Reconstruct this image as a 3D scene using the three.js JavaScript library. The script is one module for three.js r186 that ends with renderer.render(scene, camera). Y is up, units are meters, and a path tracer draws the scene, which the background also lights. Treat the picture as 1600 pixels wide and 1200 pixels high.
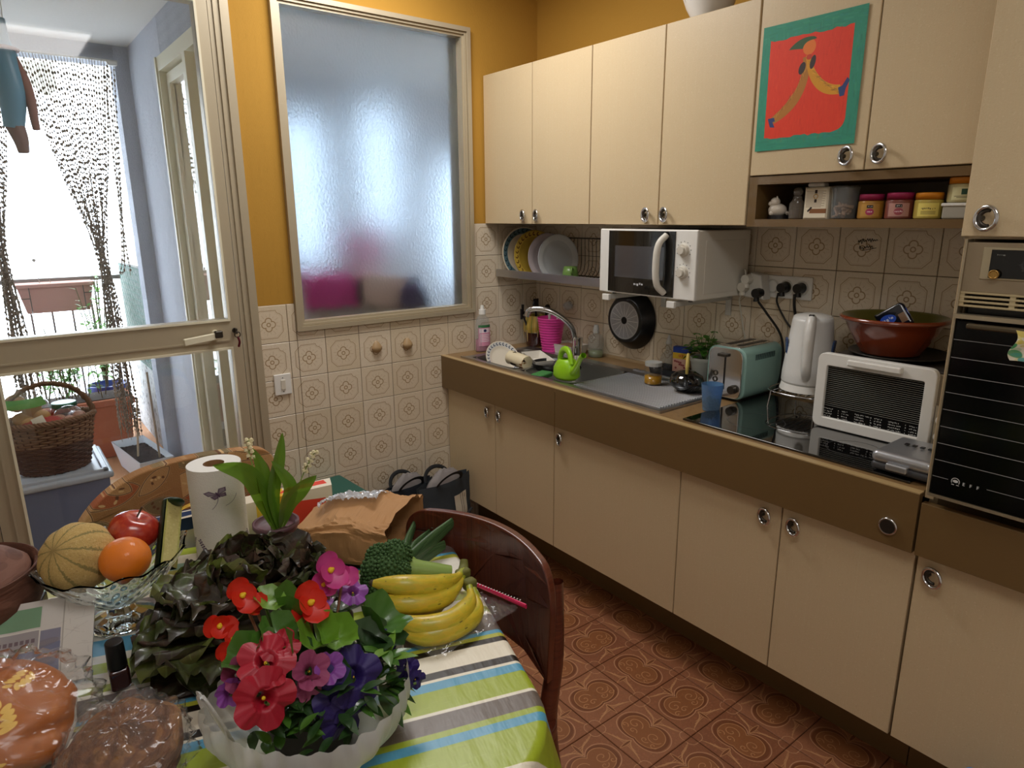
import * as THREE from 'three';
import { mergeGeometries, mergeVertices, toCreasedNormals } from 'three/addons/utils/BufferGeometryUtils.js';
import { RoundedBoxGeometry } from 'three/addons/geometries/RoundedBoxGeometry.js';
import { ImprovedNoise } from 'three/addons/math/ImprovedNoise.js';
import { RectAreaLightUniformsLib } from 'three/addons/lights/RectAreaLightUniformsLib.js';

// ------------------------------------------------------------------ camera, sky, unseen lamps, exposure
const scene = new THREE.Scene();
const camera = new THREE.PerspectiveCamera(59.77, 4 / 3, 0.03, 100);
camera.position.set(-2.2132, 1.5, 2.6249);
camera.rotation.set(-0.2460, -0.6629, -0.0067, 'YXZ');
scene.background = new THREE.Color(0.78, 0.89, 1.0);
scene.backgroundIntensity = 7.8;
const renderer = new THREE.WebGLRenderer({ antialias: true });
renderer.toneMapping = THREE.LinearToneMapping;
renderer.toneMappingExposure = 1.2;
renderer.shadowMap.enabled = true;
RectAreaLightUniformsLib.init();
const UNSEEN_CEILING_LAMPS = [{ at: [-1.0, 2.555, 0.6], size: [0.6, 0.6], intensity: 13.5, color: 0xfbf8f6, label: 'unseen ceiling lamp standing in for window light over the sink side of the kitchen' }, { at: [-1.85, 2.555, 2.6], size: [0.7, 0.7], intensity: 5.2, color: 0xfbf8f6, label: 'unseen ceiling lamp lighting the room from over the near end of the table' }];

// ------------------------------------------------------------------ helpers
const PI = Math.PI;
let seed = 12345;
const rnd = () => { seed = (seed + 0x6D2B79F5) >>> 0; let q = Math.imul(seed ^ (seed >>> 15), 1 | seed); q = (q + Math.imul(q ^ (q >>> 7), 61 | q)) ^ q; return ((q ^ (q >>> 14)) >>> 0) / 4294967296; };
const rr = (a, b) => a + (b - a) * rnd();
const noise = new ImprovedNoise();
const N3 = (x, y, z) => noise.noise(x, y, z);
const taken = {};
function numbered(n) { if (!(n in taken)) { taken[n] = 0; return n; } taken[n]++; return n + '_' + String(taken[n]).padStart(3, '0'); }
function put(o, p, r) { if (p) o.position.set(...p); if (r) o.rotation.set(...r); return o; }
function mesh(name, geo, mat, parent, p, r) {
  const m = new THREE.Mesh(geo, mat); m.name = parent ? name : numbered(name); m.castShadow = m.receiveShadow = true; put(m, p, r); (parent || scene).add(m); return m;
}
function thing(name, label, category, p = [0, 0, 0], turn = 0, group) {
  const o = new THREE.Group(); o.name = numbered(name); scene.add(o); o.position.set(...p); o.rotation.y = turn; o.userData = { label, category }; if (group) o.userData.group = group; return o;
}
function tag(o, label, category, group) { o.userData = { label, category }; if (group) o.userData.group = group; return o; }
function part(name, parent, p, r) { const g = new THREE.Group(); g.name = name; parent.add(g); put(g, p, r); return g; }
function struct(name, geo, mat) { const m = mesh(name, geo, mat); m.name = name; m.userData = { kind: 'structure' }; return m; }
function structGroup(name) { const g = new THREE.Group(); g.name = name; g.userData = { kind: 'structure' }; scene.add(g); return g; }
function clean(g) { g = g.index ? g.toNonIndexed() : g; for (const k of Object.keys(g.attributes)) if (!['position', 'normal', 'uv'].includes(k)) g.deleteAttribute(k); if (!g.attributes.uv) g.setAttribute('uv', new THREE.BufferAttribute(new Float32Array(g.attributes.position.count * 2), 2)); return g; }
const merge = (a) => mergeGeometries(a.map(clean));
const tr = (g, x = 0, y = 0, z = 0) => g.translate(x, y, z);
const B = (w, h, d, x = 0, y = 0, z = 0) => tr(new THREE.BoxGeometry(w, h, d), x, y, z);
const RB = (w, h, d, r = 0.005, x = 0, y = 0, z = 0, s = 3) => tr(new RoundedBoxGeometry(w, h, d, s, r), x, y, z);
// box by its limits
const BX = (x0, x1, y0, y1, z0, z1) => B(x1 - x0, y1 - y0, z1 - z0, (x0 + x1) / 2, (y0 + y1) / 2, (z0 + z1) / 2);
const RX = (x0, x1, y0, y1, z0, z1, r = 0.004) => RB(x1 - x0, y1 - y0, z1 - z0, r, (x0 + x1) / 2, (y0 + y1) / 2, (z0 + z1) / 2, 2);
const C = (r1, r2, h, x = 0, y = 0, z = 0, s = 32, open = false) => tr(new THREE.CylinderGeometry(r1, r2, h, s, 1, open), x, y, z);
const S = (r, x = 0, y = 0, z = 0, s = 20) => tr(new THREE.SphereGeometry(r, s, Math.ceil(s * 0.7)), x, y, z);
const V2 = (a) => a.map(([x, y]) => new THREE.Vector2(x, y));
const V3 = (a) => a.map(([x, y, z]) => new THREE.Vector3(x, y, z));
const L = (pts, s = 40) => new THREE.LatheGeometry(V2(pts), s);
const T = (pts, r, seg = 40, rs = 8, closed = false) => new THREE.TubeGeometry(new THREE.CatmullRomCurve3(V3(pts), closed, 'centripetal'), seg, r, rs, closed);
const TO = (R, r, a = 24, b = 48, arc = PI * 2) => new THREE.TorusGeometry(R, r, a > 12 ? 12 : a, b, arc);
// straight bar between two points
function bar(a, b, r1, r2 = r1, s = 10) {
  const A = new THREE.Vector3(...a), D = new THREE.Vector3(...b).sub(A), g = new THREE.CylinderGeometry(r2, r1, D.length(), s);
  g.translate(0, D.length() / 2, 0); g.applyQuaternion(new THREE.Quaternion().setFromUnitVectors(new THREE.Vector3(0, 1, 0), D.clone().normalize())); g.translate(...a); return g;
}
// tube whose radius changes along the way
function taper(pts, rad, seg = 24, rs = 10, sq = 1) {
  const c = new THREE.CatmullRomCurve3(V3(pts)), f = c.computeFrenetFrames(seg), pos = [], uv = [], idx = [];
  for (let i = 0; i <= seg; i++) {
    const p = c.getPointAt(i / seg), q = i / seg * (rad.length - 1), k = Math.min(rad.length - 2, Math.floor(q)), r = rad[k] + (rad[k + 1] - rad[k]) * (q - k);
    for (let j = 0; j <= rs; j++) { const a = j / rs * PI * 2, n = f.normals[i], b = f.binormals[i], ca = Math.cos(a) * r, sa = Math.sin(a) * r * sq; pos.push(p.x + n.x * ca + b.x * sa, p.y + n.y * ca + b.y * sa, p.z + n.z * ca + b.z * sa); uv.push(j / rs, i / seg); }
  }
  for (let i = 0; i < seg; i++) for (let j = 0; j < rs; j++) { const a = i * (rs + 1) + j, b = a + rs + 1; idx.push(a, a + 1, b, b, a + 1, b + 1); }
  const g = new THREE.BufferGeometry(); g.setAttribute('position', new THREE.Float32BufferAttribute(pos, 3)); g.setAttribute('uv', new THREE.Float32BufferAttribute(uv, 2)); g.setIndex(idx); g.computeVertexNormals(); return g;
}
// surface over a u,v grid: f(u,v) -> [x,y,z]
function grid(f, nu, nv, uvf) {
  const pos = [], uv = [], idx = [];
  for (let i = 0; i <= nu; i++) for (let j = 0; j <= nv; j++) { pos.push(...f(i / nu, j / nv)); uv.push(...(uvf ? uvf(i / nu, j / nv) : [i / nu, j / nv])); }
  for (let i = 0; i < nu; i++) for (let j = 0; j < nv; j++) { const a = i * (nv + 1) + j, b = a + nv + 1; idx.push(a, b, a + 1, b, b + 1, a + 1); }
  const g = new THREE.BufferGeometry(); g.setAttribute('position', new THREE.Float32BufferAttribute(pos, 3)); g.setAttribute('uv', new THREE.Float32BufferAttribute(uv, 2)); g.setIndex(idx); g.computeVertexNormals(); return g;
}
function deform(g, f) { const p = g.attributes.position; for (let i = 0; i < p.count; i++) { const r = f(p.getX(i), p.getY(i), p.getZ(i)); p.setXYZ(i, r[0], r[1], r[2]); } g.computeVertexNormals(); return g; }
// bevelled slab centred on the origin, front towards +z, uv over (u0..u1, v0..v1)
function slab(w, h, d, b, u0 = 0, u1 = 1, v0 = 0, v1 = 1) {
  const X = w / 2, Y = h / 2, x = X - b, y = Y - b, z = d / 2, pos = [], uv = [], nor = [];
  const quad = (a, bb, c, dd) => {
    const e1 = [0, 1, 2].map((k) => bb[k] - a[k]), e2 = [0, 1, 2].map((k) => dd[k] - a[k]);
    const n = [e1[1] * e2[2] - e1[2] * e2[1], e1[2] * e2[0] - e1[0] * e2[2], e1[0] * e2[1] - e1[1] * e2[0]], l = Math.hypot(...n);
    for (const q of [a, bb, c, a, c, dd]) { pos.push(...q); nor.push(n[0] / l, n[1] / l, n[2] / l); uv.push(u0 + (q[0] / w + 0.5) * (u1 - u0), v0 + (q[1] / h + 0.5) * (v1 - v0)); }
  };
  quad([-x, -y, z], [x, -y, z], [x, y, z], [-x, y, z]);
  quad([-X, -Y, z - b], [X, -Y, z - b], [x, -y, z], [-x, -y, z]); quad([x, -y, z], [X, -Y, z - b], [X, Y, z - b], [x, y, z]);
  quad([-x, y, z], [x, y, z], [X, Y, z - b], [-X, Y, z - b]); quad([-X, -Y, z - b], [-x, -y, z], [-x, y, z], [-X, Y, z - b]);
  const k = -z;
  quad([-X, -Y, k], [X, -Y, k], [X, -Y, z - b], [-X, -Y, z - b]); quad([X, -Y, k], [X, Y, k], [X, Y, z - b], [X, -Y, z - b]);
  quad([X, Y, k], [-X, Y, k], [-X, Y, z - b], [X, Y, z - b]); quad([-X, Y, k], [-X, -Y, k], [-X, -Y, z - b], [-X, Y, z - b]);
  quad([-X, Y, k], [X, Y, k], [X, -Y, k], [-X, -Y, k]);
  const g = new THREE.BufferGeometry(); g.setAttribute('position', new THREE.Float32BufferAttribute(pos, 3)); g.setAttribute('normal', new THREE.Float32BufferAttribute(nor, 3)); g.setAttribute('uv', new THREE.Float32BufferAttribute(uv, 2)); return g;
}
function ext(shape, d, bev = 0, seg = 2, cs = 12) { return new THREE.ExtrudeGeometry(shape, { depth: d, bevelEnabled: bev > 0, bevelThickness: bev, bevelSize: bev, bevelSegments: seg, curveSegments: cs }); }
function poly(pts) { const s = new THREE.Shape(); pts.forEach(([x, y], i) => i ? s.lineTo(x, y) : s.moveTo(x, y)); s.closePath(); return s; }
function rrect(w, h, r, x = 0, y = 0) { const s = new THREE.Shape(), a = x - w / 2, b = y - h / 2; s.moveTo(a + r, b); s.lineTo(a + w - r, b); s.quadraticCurveTo(a + w, b, a + w, b + r); s.lineTo(a + w, b + h - r); s.quadraticCurveTo(a + w, b + h, a + w - r, b + h); s.lineTo(a + r, b + h); s.quadraticCurveTo(a, b + h, a, b + h - r); s.lineTo(a, b + r); s.quadraticCurveTo(a, b, a + r, b); return s; }

// illegible small print: a row of short strokes
function smallPrint(x, a, b, w, h, col) { x.fillStyle = col; let q = a; while (q < a + w) { const l = 2 + rnd() * h * 0.9; x.fillRect(q, b - h * (0.6 + 0.4 * rnd()), l * 0.7, h * (0.5 + 0.4 * rnd())); q += l + (rnd() < 0.18 ? h * 0.7 : 1.5); } }
// ------------------------------------------------------------------ textures and materials
function tex(w, h, draw, o = {}) {
  const c = document.createElement('canvas'); c.width = w; c.height = h; const x = c.getContext('2d'); draw(x, w, h);
  const t = new THREE.CanvasTexture(c); t.colorSpace = o.data ? THREE.NoColorSpace : THREE.SRGBColorSpace; t.wrapS = t.wrapT = o.clamp ? THREE.ClampToEdgeWrapping : THREE.RepeatWrapping; t.magFilter = THREE.LinearFilter; if (o.repeat) t.repeat.set(...o.repeat); return t;
}
function speckle(x, w, h, n, cols, r0 = 0.5, r1 = 1.5, al = 0.3) { for (let i = 0; i < n; i++) { x.globalAlpha = al * rnd(); x.fillStyle = cols[Math.floor(rnd() * cols.length)]; const r = rr(r0, r1); x.beginPath(); x.ellipse(rnd() * w, rnd() * h, r, r * rr(0.5, 1.5), rnd() * 3, 0, 7); x.fill(); } x.globalAlpha = 1; }
function noiseTex(n, sc, amp, base = 128, oct = 3) {
  const d = new Uint8Array(n * n * 4);
  for (let j = 0; j < n; j++) for (let i = 0; i < n; i++) {
    let v = 0, a = 1, f = sc; for (let o = 0; o < oct; o++) { const u = i / n * f, w = j / n * f, bl = (p, q) => N3(p, q, o * 7.3); const s = i / n, t = j / n; v += a * ((bl(u, w) * (1 - s) + bl(u - f, w) * s) * (1 - t) + (bl(u, w - f) * (1 - s) + bl(u - f, w - f) * s) * t); a *= 0.55; f *= 2; }
    const q = Math.max(0, Math.min(255, base + v * amp)), k = (j * n + i) * 4; d[k] = d[k + 1] = d[k + 2] = q; d[k + 3] = 255;
  }
  const t = new THREE.DataTexture(d, n, n); t.wrapS = t.wrapT = THREE.RepeatWrapping; t.magFilter = THREE.LinearFilter; t.minFilter = THREE.LinearFilter; t.needsUpdate = true; return t;
}
const fineNoise = noiseTex(256, 48, 150), softNoise = noiseTex(256, 6, 150, 128, 4), pebble = noiseTex(256, 32, 170, 128, 2);
const rep = (t, a, b = a) => { const c = t.clone(); c.repeat.set(a, b); c.needsUpdate = true; return c; };
const mat = (color, roughness = 0.6, o = {}) => new THREE.MeshStandardMaterial({ color, roughness, ...o });
const phys = (color, roughness = 0.5, o = {}) => new THREE.MeshPhysicalMaterial({ color, roughness, ...o });
const dbl = { side: THREE.DoubleSide };
const M = {};
M.yellow = mat(0xb4862f, 0.85, { bumpMap: rep(fineNoise, 6), bumpScale: 0.0006 });
M.white = mat(0xeceae4, 0.9, { bumpMap: rep(fineNoise, 5), bumpScale: 0.001 });
M.ceiling = mat(0xf0eee6, 0.9);
M.rough = mat(0xccd0da, 0.95, { bumpMap: rep(pebble, 4), bumpScale: 0.004 });
M.cream = mat(0xe6dfc4, 0.4);
M.alu = mat(0xb7aa90, 0.38, { metalness: 0.25 });
M.aluDark = mat(0x8d7c5e, 0.45, { metalness: 0.3 });
M.grout = mat(0x6e5a44, 0.95);
M.chrome = mat(0xd9d9d9, 0.14, { metalness: 1 });
M.steel = mat(0xb9babd, 0.3, { metalness: 1 });
M.darkMetal = mat(0x4a453e, 0.35, { metalness: 0.8 });
M.black = mat(0x0c0c0d, 0.35);
M.blackGloss = phys(0x050506, 0.06, { clearcoat: 0.6, clearcoatRoughness: 0.03 });
M.whitePlastic = mat(0xe9e7e0, 0.35);
M.glass = phys(0xffffff, 0.03, { transmission: 1, thickness: 0, ior: 1.45, side: THREE.DoubleSide });
M.frost = phys(0xd6dce2, 0.38, { transmission: 1, thickness: 0.006, ior: 1.3, bumpMap: rep(pebble, 2.5), bumpScale: 0.0009 });
const laminateTex = tex(512, 512, (x, w, h) => { x.fillStyle = '#cfb993'; x.fillRect(0, 0, w, h); speckle(x, w, h, 9000, ['#fff3d8', '#a08a60', '#e8d8b4'], 0.5, 1.6, 0.16); for (let i = 0; i < 260; i++) { x.globalAlpha = 0.015; x.strokeStyle = rnd() < 0.5 ? '#8a7348' : '#fff6e0'; const a = rnd() * w; x.beginPath(); x.moveTo(a, 0); x.lineTo(a + rr(-6, 6), h); x.stroke(); } x.globalAlpha = 1; });
M.laminate = mat(0xffffff, 0.42, { map: laminateTex, bumpMap: rep(fineNoise, 3), bumpScale: 0.0002 });
M.brown = mat(0x6f5632, 0.36, { bumpMap: rep(fineNoise, 3), bumpScale: 0.0002 });
M.worktop = mat(0x8a6c46, 0.3, { map: tex(256, 256, (x, w, h) => { x.fillStyle = '#fff'; x.fillRect(0, 0, w, h); speckle(x, w, h, 2200, ['#8d7a60', '#fff', '#c8b79c'], 0.5, 2, 0.4); }) });
M.carcass = mat(0x8a734c, 0.6);
M.nicheIn = M.brown;
// ------------------------------------------------------------------ the room shell
const CEIL = 2.6, XL = -3.1, ZN = 3.7;
// glazed print of the wall tiles, three tones
function wallTile(k) {
  return tex(256, 256, (x, w) => {
    x.fillStyle = ['#dccdb4', '#d8c8ad', '#dfd1ba'][k]; x.fillRect(0, 0, w, w); speckle(x, w, w, 2600, ['#efe3cb', '#b59d7a', '#e3d2b4'], 0.6, 3, 0.28);
    const oct = (m, c) => { x.beginPath(); x.moveTo(m + c, m); x.lineTo(w - m - c, m); x.quadraticCurveTo(w - m - c + 4, m + c * 0.55, w - m - c * 0.45, m + c * 0.55); x.lineTo(w - m, m + c); x.lineTo(w - m, w - m - c); x.lineTo(w - m - c, w - m); x.lineTo(m + c, w - m); x.lineTo(m, w - m - c); x.lineTo(m, m + c); x.closePath(); };
    x.globalAlpha = 0.5; x.fillStyle = '#dccdb4'; oct(33, 42); x.fill(); x.globalAlpha = 1;
    x.strokeStyle = '#a98f6c'; x.lineWidth = 4.2; oct(33, 42); x.stroke(); x.lineWidth = 1.4; x.strokeStyle = '#bda683'; oct(40, 42); x.stroke();
    x.strokeStyle = '#c4b090'; x.lineWidth = 3;
    for (let i = 0; i < 16; i++) { const a = i / 16 * 6.283 + 0.2; x.beginPath(); x.moveTo(128 + Math.cos(a) * 52, 128 + Math.sin(a) * 52); x.lineTo(128 + Math.cos(a) * (i % 2 ? 66 : 78), 128 + Math.sin(a) * (i % 2 ? 66 : 78)); x.stroke(); }
    x.strokeStyle = '#9c8058'; x.lineWidth = 6; x.beginPath();
    for (let i = 0; i <= 96; i++) { const a = i / 96 * 6.2832, r = 29 + 17 * Math.pow(Math.abs(Math.cos(2 * a)), 0.8); x[i ? 'lineTo' : 'moveTo'](128 + Math.cos(a) * r, 128 + Math.sin(a) * r); }
    x.closePath(); x.stroke(); x.beginPath(); x.arc(128, 128, 12, 0, 7); x.stroke();
  });
}
const wallTileMats = [0, 1, 2].map((k) => phys(0xffffff, 0.34, { map: wallTile(k), clearcoat: 0.25, clearcoatRoughness: 0.2 }));
const TS = 0.15, TW = 0.1478;
const tileGeo = {};
function tileAt(parent, a0, a1, b0, b1, u0, u1, v0, v1) {
  // a: along the wall, b: height; u,v: share of the print that is kept
  const w = a1 - a0 - 0.0022, h = b1 - b0 - 0.0022; if (w < 0.006 || h < 0.006) return;
  const key = [w, h, u0, v0, u1, v1].map((q) => q.toFixed(3)).join();
  const g = tileGeo[key] || (tileGeo[key] = slab(w, h, 0.007, 0.0012, u0, u1, v0, v1));
  mesh('tile', g, wallTileMats[Math.floor(rnd() * 3)], parent, [(a0 + a1) / 2, (b0 + b1) / 2, 0.0035 + rnd() * 0.0006]);
}
function tileField(parent, a0, a1, b0, b1, oa, ob) {
  for (let i = Math.floor((a0 - oa) / TS + 1e-6); oa + i * TS < a1 - 1e-6; i++) for (let j = Math.floor((b0 - ob) / TS + 1e-6); ob + j * TS < b1 - 1e-6; j++) {
    const p0 = oa + i * TS, q0 = ob + j * TS, x0 = Math.max(a0, p0), x1 = Math.min(a1, p0 + TS), y0 = Math.max(b0, q0), y1 = Math.min(b1, q0 + TS);
    tileAt(parent, x0, x1, y0, y1, (x0 - p0) / TS, (x1 - p0) / TS, (y0 - q0) / TS, (y1 - q0) / TS);
  }
}
const WT = 0.12; // wall thickness
const DX0 = -2.335, DX1 = -1.437, DTOP = 2.32; // door hole
const WX0 = -1.262, WX1 = -0.396, WY0 = 1.058, WY1 = 2.29; // window hole
{
  const wb = structGroup('wall_back');
  const core = merge([BX(XL - 0.12, DX0, -0.12, CEIL, -WT, 0), BX(DX0, DX1, DTOP, CEIL, -WT, 0), BX(DX1, WX0, -0.12, CEIL, -WT, 0), BX(WX0, WX1, -0.12, WY0, -WT, 0), BX(WX0, WX1, WY1, CEIL, -WT, 0), BX(WX1, 1.2, -0.12, CEIL, -WT, 0)]);
  mesh('plaster', core, M.yellow, wb);
  // grout bed behind the tiles
  mesh('grout_bed', merge([BX(DX1, WX0, 0, 1.17, 0, 0.004), BX(WX0, WX1, 0, WY0 - 0.001, 0, 0.004), BX(WX1, 0, 0, 1.468, 0, 0.004)]), M.grout, wb);
  const O = -1.295; // first column joint
  tileField(wb, DX1, WX0, 0.0, 1.17, O, 1.17); tileField(wb, WX0, WX1, 0.0, WY0 - 0.002, O, 1.17); tileField(wb, WX1, -0.004, 0.0, 1.17, O, 1.17); tileField(wb, WX1, -0.004, 1.17, 1.468, O, 1.17);
  // two pear-shaped relief tiles
  for (const [px, py] of [[-0.917, 0.95], [-0.765, 0.946]]) {
    const g = deform(S(0.024, 0, 0, 0, 24), (x, y, z) => { const k = y > 0 ? 1 - 0.45 * (y / 0.024) : 1; return [x * k * (1 + 0.05 * Math.sin(x * 700)), y * (y > 0 ? 1.25 : 0.95), z * k * 0.7]; });
    const p = mesh('relief_pear', g, mat(0xa98d66, 0.5), wb, [px, py, 0.011]); p.userData.label = 'brown pear moulded on tile';
  }
}
{
  const wr = structGroup('wall_right'); wr.rotation.y = -PI / 2;
  mesh('plaster', BX(-0.12, ZN, -0.12, CEIL, -WT, 0), M.yellow, wr);
  mesh('grout_bed', BX(0.004, 2.1, 0.87, 1.468, 0, 0.004), M.grout, wr);
  tileField(wr, 0.004, 2.1, 0.872, 1.468, 0.0337, 1.17);
  // felt-pen note on a tile
  const note = tex(256, 160, (x, w, h) => { x.clearRect(0, 0, w, h); x.strokeStyle = '#1b1712'; x.fillStyle = '#1b1712'; x.translate(8, 60); x.rotate(-0.12); x.lineWidth = 5; x.lineJoin = 'round'; const hand = (a, b, n, s) => { x.beginPath(); x.moveTo(a, b); for (let i = 0; i < n; i++) { x.lineTo(a + i * s + s * 0.3, b - rr(10, 34)); x.lineTo(a + i * s + s * 0.7, b + rr(-4, i % 4 === 1 ? 18 : 2)); } x.stroke(); }; hand(0, 0, 9, 21); hand(12, 60, 6, 22); x.lineWidth = 5; x.beginPath(); x.moveTo(40, 80); x.lineTo(170, 66); x.stroke(); }, { clamp: true });
  const pm = mat(0xffffff, 0.8, { map: note, transparent: true, alphaTest: 0.3 });
  mesh('pen_note', tr(new THREE.PlaneGeometry(0.085, 0.053), 1.634, 1.405, 0.0085), pm, wr).userData.label = 'black handwriting on tile';
}
struct('wall_left', BX(XL - 0.12, XL, -0.12, CEIL, 0, ZN), M.white);  // out of view; this and the front wall are white for neutral bounce
struct('wall_front', BX(XL - 0.12, 0.12, -0.12, CEIL, ZN, ZN + 0.12), M.white);
struct('ceiling', BX(XL - 0.12, 0.12, CEIL, CEIL + 0.15, 0.0, ZN + 0.12), M.ceiling);
// patterned floor tiles, one mesh each
function floorTile(k) {
  return tex(256, 256, (x, w) => {
    x.fillStyle = ['#8f5a3c', '#885438', '#956042'][k % 3]; x.fillRect(0, 0, w, w); speckle(x, w, w, 2500, ['#8a4f30', '#c08058', '#b3714a'], 0.6, 3, 0.3);
    x.save(); x.translate(128, 128); if (k > 2) x.rotate(PI / 2);
    const heart = (s) => { x.beginPath(); x.moveTo(0, -46 * s); x.bezierCurveTo(30 * s, -92 * s, 112 * s, -66 * s, 104 * s, 4 * s); x.bezierCurveTo(98 * s, 62 * s, 26 * s, 64 * s, 0, 50 * s); x.bezierCurveTo(-26 * s, 64 * s, -98 * s, 62 * s, -104 * s, 4 * s); x.bezierCurveTo(-112 * s, -66 * s, -30 * s, -92 * s, 0, -46 * s); };
    x.fillStyle = '#784629'; heart(1.04); x.fill(); x.strokeStyle = '#c2916c'; x.lineWidth = 3; heart(1.1); x.stroke();
    x.fillStyle = '#8f5934'; heart(0.88); x.fill(); x.lineWidth = 2.6; x.strokeStyle = '#bd8a5e'; heart(0.88); x.stroke();
    for (const s of [-1, 1]) {
      for (const [cx, cy, R, t] of [[s * 48, -12, 34, 2.6], [s * 30, 22, 18, 2.2], [s * 72, 22, 16, 2.0]]) { x.beginPath(); for (let i = 0; i < 60; i++) { const a = i / 60 * t * PI * s, r = R * (1 - i / 66); x[i ? 'lineTo' : 'moveTo'](cx + Math.cos(a) * r, cy + Math.sin(a) * r * 0.85); } x.stroke(); }
      x.lineWidth = 2.4; for (let i = 0; i < 4; i++) { x.beginPath(); x.moveTo(s * 2, -60 - i * 12); x.quadraticCurveTo(s * (22 + i * 10), -100 + i * 4, s * (52 + i * 15), -104 - i * 5); x.stroke(); x.beginPath(); x.moveTo(s * 2, 66 + i * 10); x.quadraticCurveTo(s * (18 + i * 10), 96, s * (50 + i * 15), 92 + i * 8); x.stroke(); }
    }
    x.beginPath(); x.moveTo(0, -60); x.quadraticCurveTo(14, -90, 0, -126); x.quadraticCurveTo(-14, -90, 0, -60); x.fillStyle = '#784629'; x.fill(); x.stroke();
    x.beginPath(); x.moveTo(0, 64); x.quadraticCurveTo(12, 90, 0, 126); x.quadraticCurveTo(-12, 90, 0, 64); x.fill(); x.stroke();
    x.strokeStyle = '#c2916c'; for (const sx of [-1, 1]) for (const sy of [-1, 1]) { x.beginPath(); x.arc(sx * 118, sy * 118, 26, 0, 7); x.stroke(); }
    x.restore();
  });
}
{
  const fl = structGroup('floor');
  mesh('screed', BX(XL, 0, -0.12, -0.006, -0.0, ZN), mat(0x4a2f20, 0.95), fl);
  const fm = [0, 1, 2, 3, 4, 5].map((k) => phys(0xffffff, 0.42, { map: floorTile(k), clearcoat: 0.15, clearcoatRoughness: 0.3 }));
  const g = slab(0.1975, 0.1975, 0.01, 0.0015);
  for (let i = -13; i <= 3; i++) for (let j = -6; j < 14; j++) {
    const x = -0.674 + i * 0.2, z = 1.133 + j * 0.2; if (x < XL + 0.1 || x > -0.1 || z < 0.02) continue;
    mesh('floor_tile', g, fm[((i + j) % 2 + 2) % 2 * 3 + Math.floor(rnd() * 3)], fl, [x, -0.005, z], [-PI / 2, 0, 0]);
  }
}
// ------------------------------------------------------------------ balcony door and frosted window
{
  const f = structGroup('trim_1'); // door frame with its grooves
  const fr = (x0, x1, y0, y1, z0, z1) => BX(x0, x1, y0, y1, z0, z1);
  mesh('frame', merge([fr(-1.475, -1.437, 0, DTOP, -WT, 0.012), fr(-1.437, -1.408, 0, DTOP + 0.03, 0.0, 0.02), fr(-1.459, -1.453, 0, DTOP, 0.012, 0.018), fr(DX0, -2.3, 0, DTOP, -WT, 0.012), fr(DX0 - 0.03, DX0, 0, DTOP + 0.03, 0, 0.02), fr(DX0, DX1, 2.285, DTOP, -WT, 0.012), fr(DX0 - 0.03, DX1 + 0.029, DTOP, DTOP + 0.03, 0, 0.02), fr(-2.3, -1.475, 0, 0.02, -WT, 0.01)]), M.alu, f);
}
{
  const d = structGroup('door_1');
  const z0 = -0.03, z1 = 0.016;
  const bead = (x0, x1, y0, y1) => merge([BX(x0 - 0.008, x0, y0, y1, z1 - 0.006, z1 + 0.006), BX(x1, x1 + 0.008, y0, y1, z1 - 0.006, z1 + 0.006), BX(x0 - 0.008, x1 + 0.008, y1, y1 + 0.008, z1 - 0.006, z1 + 0.006), BX(x0 - 0.008, x1 + 0.008, y0 - 0.008, y0, z1 - 0.006, z1 + 0.006)]);
  mesh('stile', BX(-1.522, -1.478, 0.02, 2.283, z0, z1), M.alu, d); mesh('stile', merge([BX(-2.298, -2.222, 0.02, 2.283, z0, z1), BX(-2.262, -2.256, 0.02, 2.283, z1, z1 + 0.006)]), M.alu, d);
  mesh('mid_rail', merge([BX(-2.222, -1.522, 1.02, 1.135, z0, z1), BX(-2.222, -1.522, 1.052, 1.058, z1, z1 + 0.004)]), M.alu, d);
  mesh('top_rail', BX(-2.222, -1.522, 2.205, 2.283, z0, z1), M.alu, d); mesh('bottom_rail', BX(-2.222, -1.522, 0.02, 0.14, z0, z1), M.alu, d);
  mesh('glazing_bead', merge([bead(-2.222, -1.522, 1.135, 2.205), bead(-2.222, -1.522, 0.14, 1.02)]), M.cream, d);
  mesh('pane', BX(-2.222, -1.522, 1.135, 2.205, -0.009, -0.006), M.glass, d); mesh('pane', BX(-2.222, -1.522, 0.14, 1.02, -0.009, -0.006), M.glass, d);
  const h = part('handle', d, [-1.572, 1.086, z1]);
  mesh('lever', merge([RX(-0.118, 0.01, -0.018, 0.008, 0.03, 0.045, 0.004), C(0.011, 0.013, 0.04, 0, 0, 0).rotateX(PI / 2).translate(0, 0, 0.02)]), M.cream, h, [0, 0, 0], [0, 0, 0.1]);
  mesh('lever_cap', RX(-0.012, 0.016, -0.012, 0.014, 0.028, 0.05, 0.005), M.darkMetal, h);
  const k = part('lock', d, [-1.502, 1.09, z1]);
  mesh('key', merge([C(0.009, 0.009, 0.012, 0, 0, 0).rotateX(PI / 2), B(0.004, 0.02, 0.03, 0, 0, 0.018), TO(0.01, 0.002).translate(0, -0.012, 0.034)]), M.darkMetal, k);
  mesh('key_cord', T([[0, -0.02, 0.034], [0.006, -0.04, 0.03], [0.004, -0.06, 0.02]], 0.004, 12, 6), mat(0x6a1026, 0.9), k);
}
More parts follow.
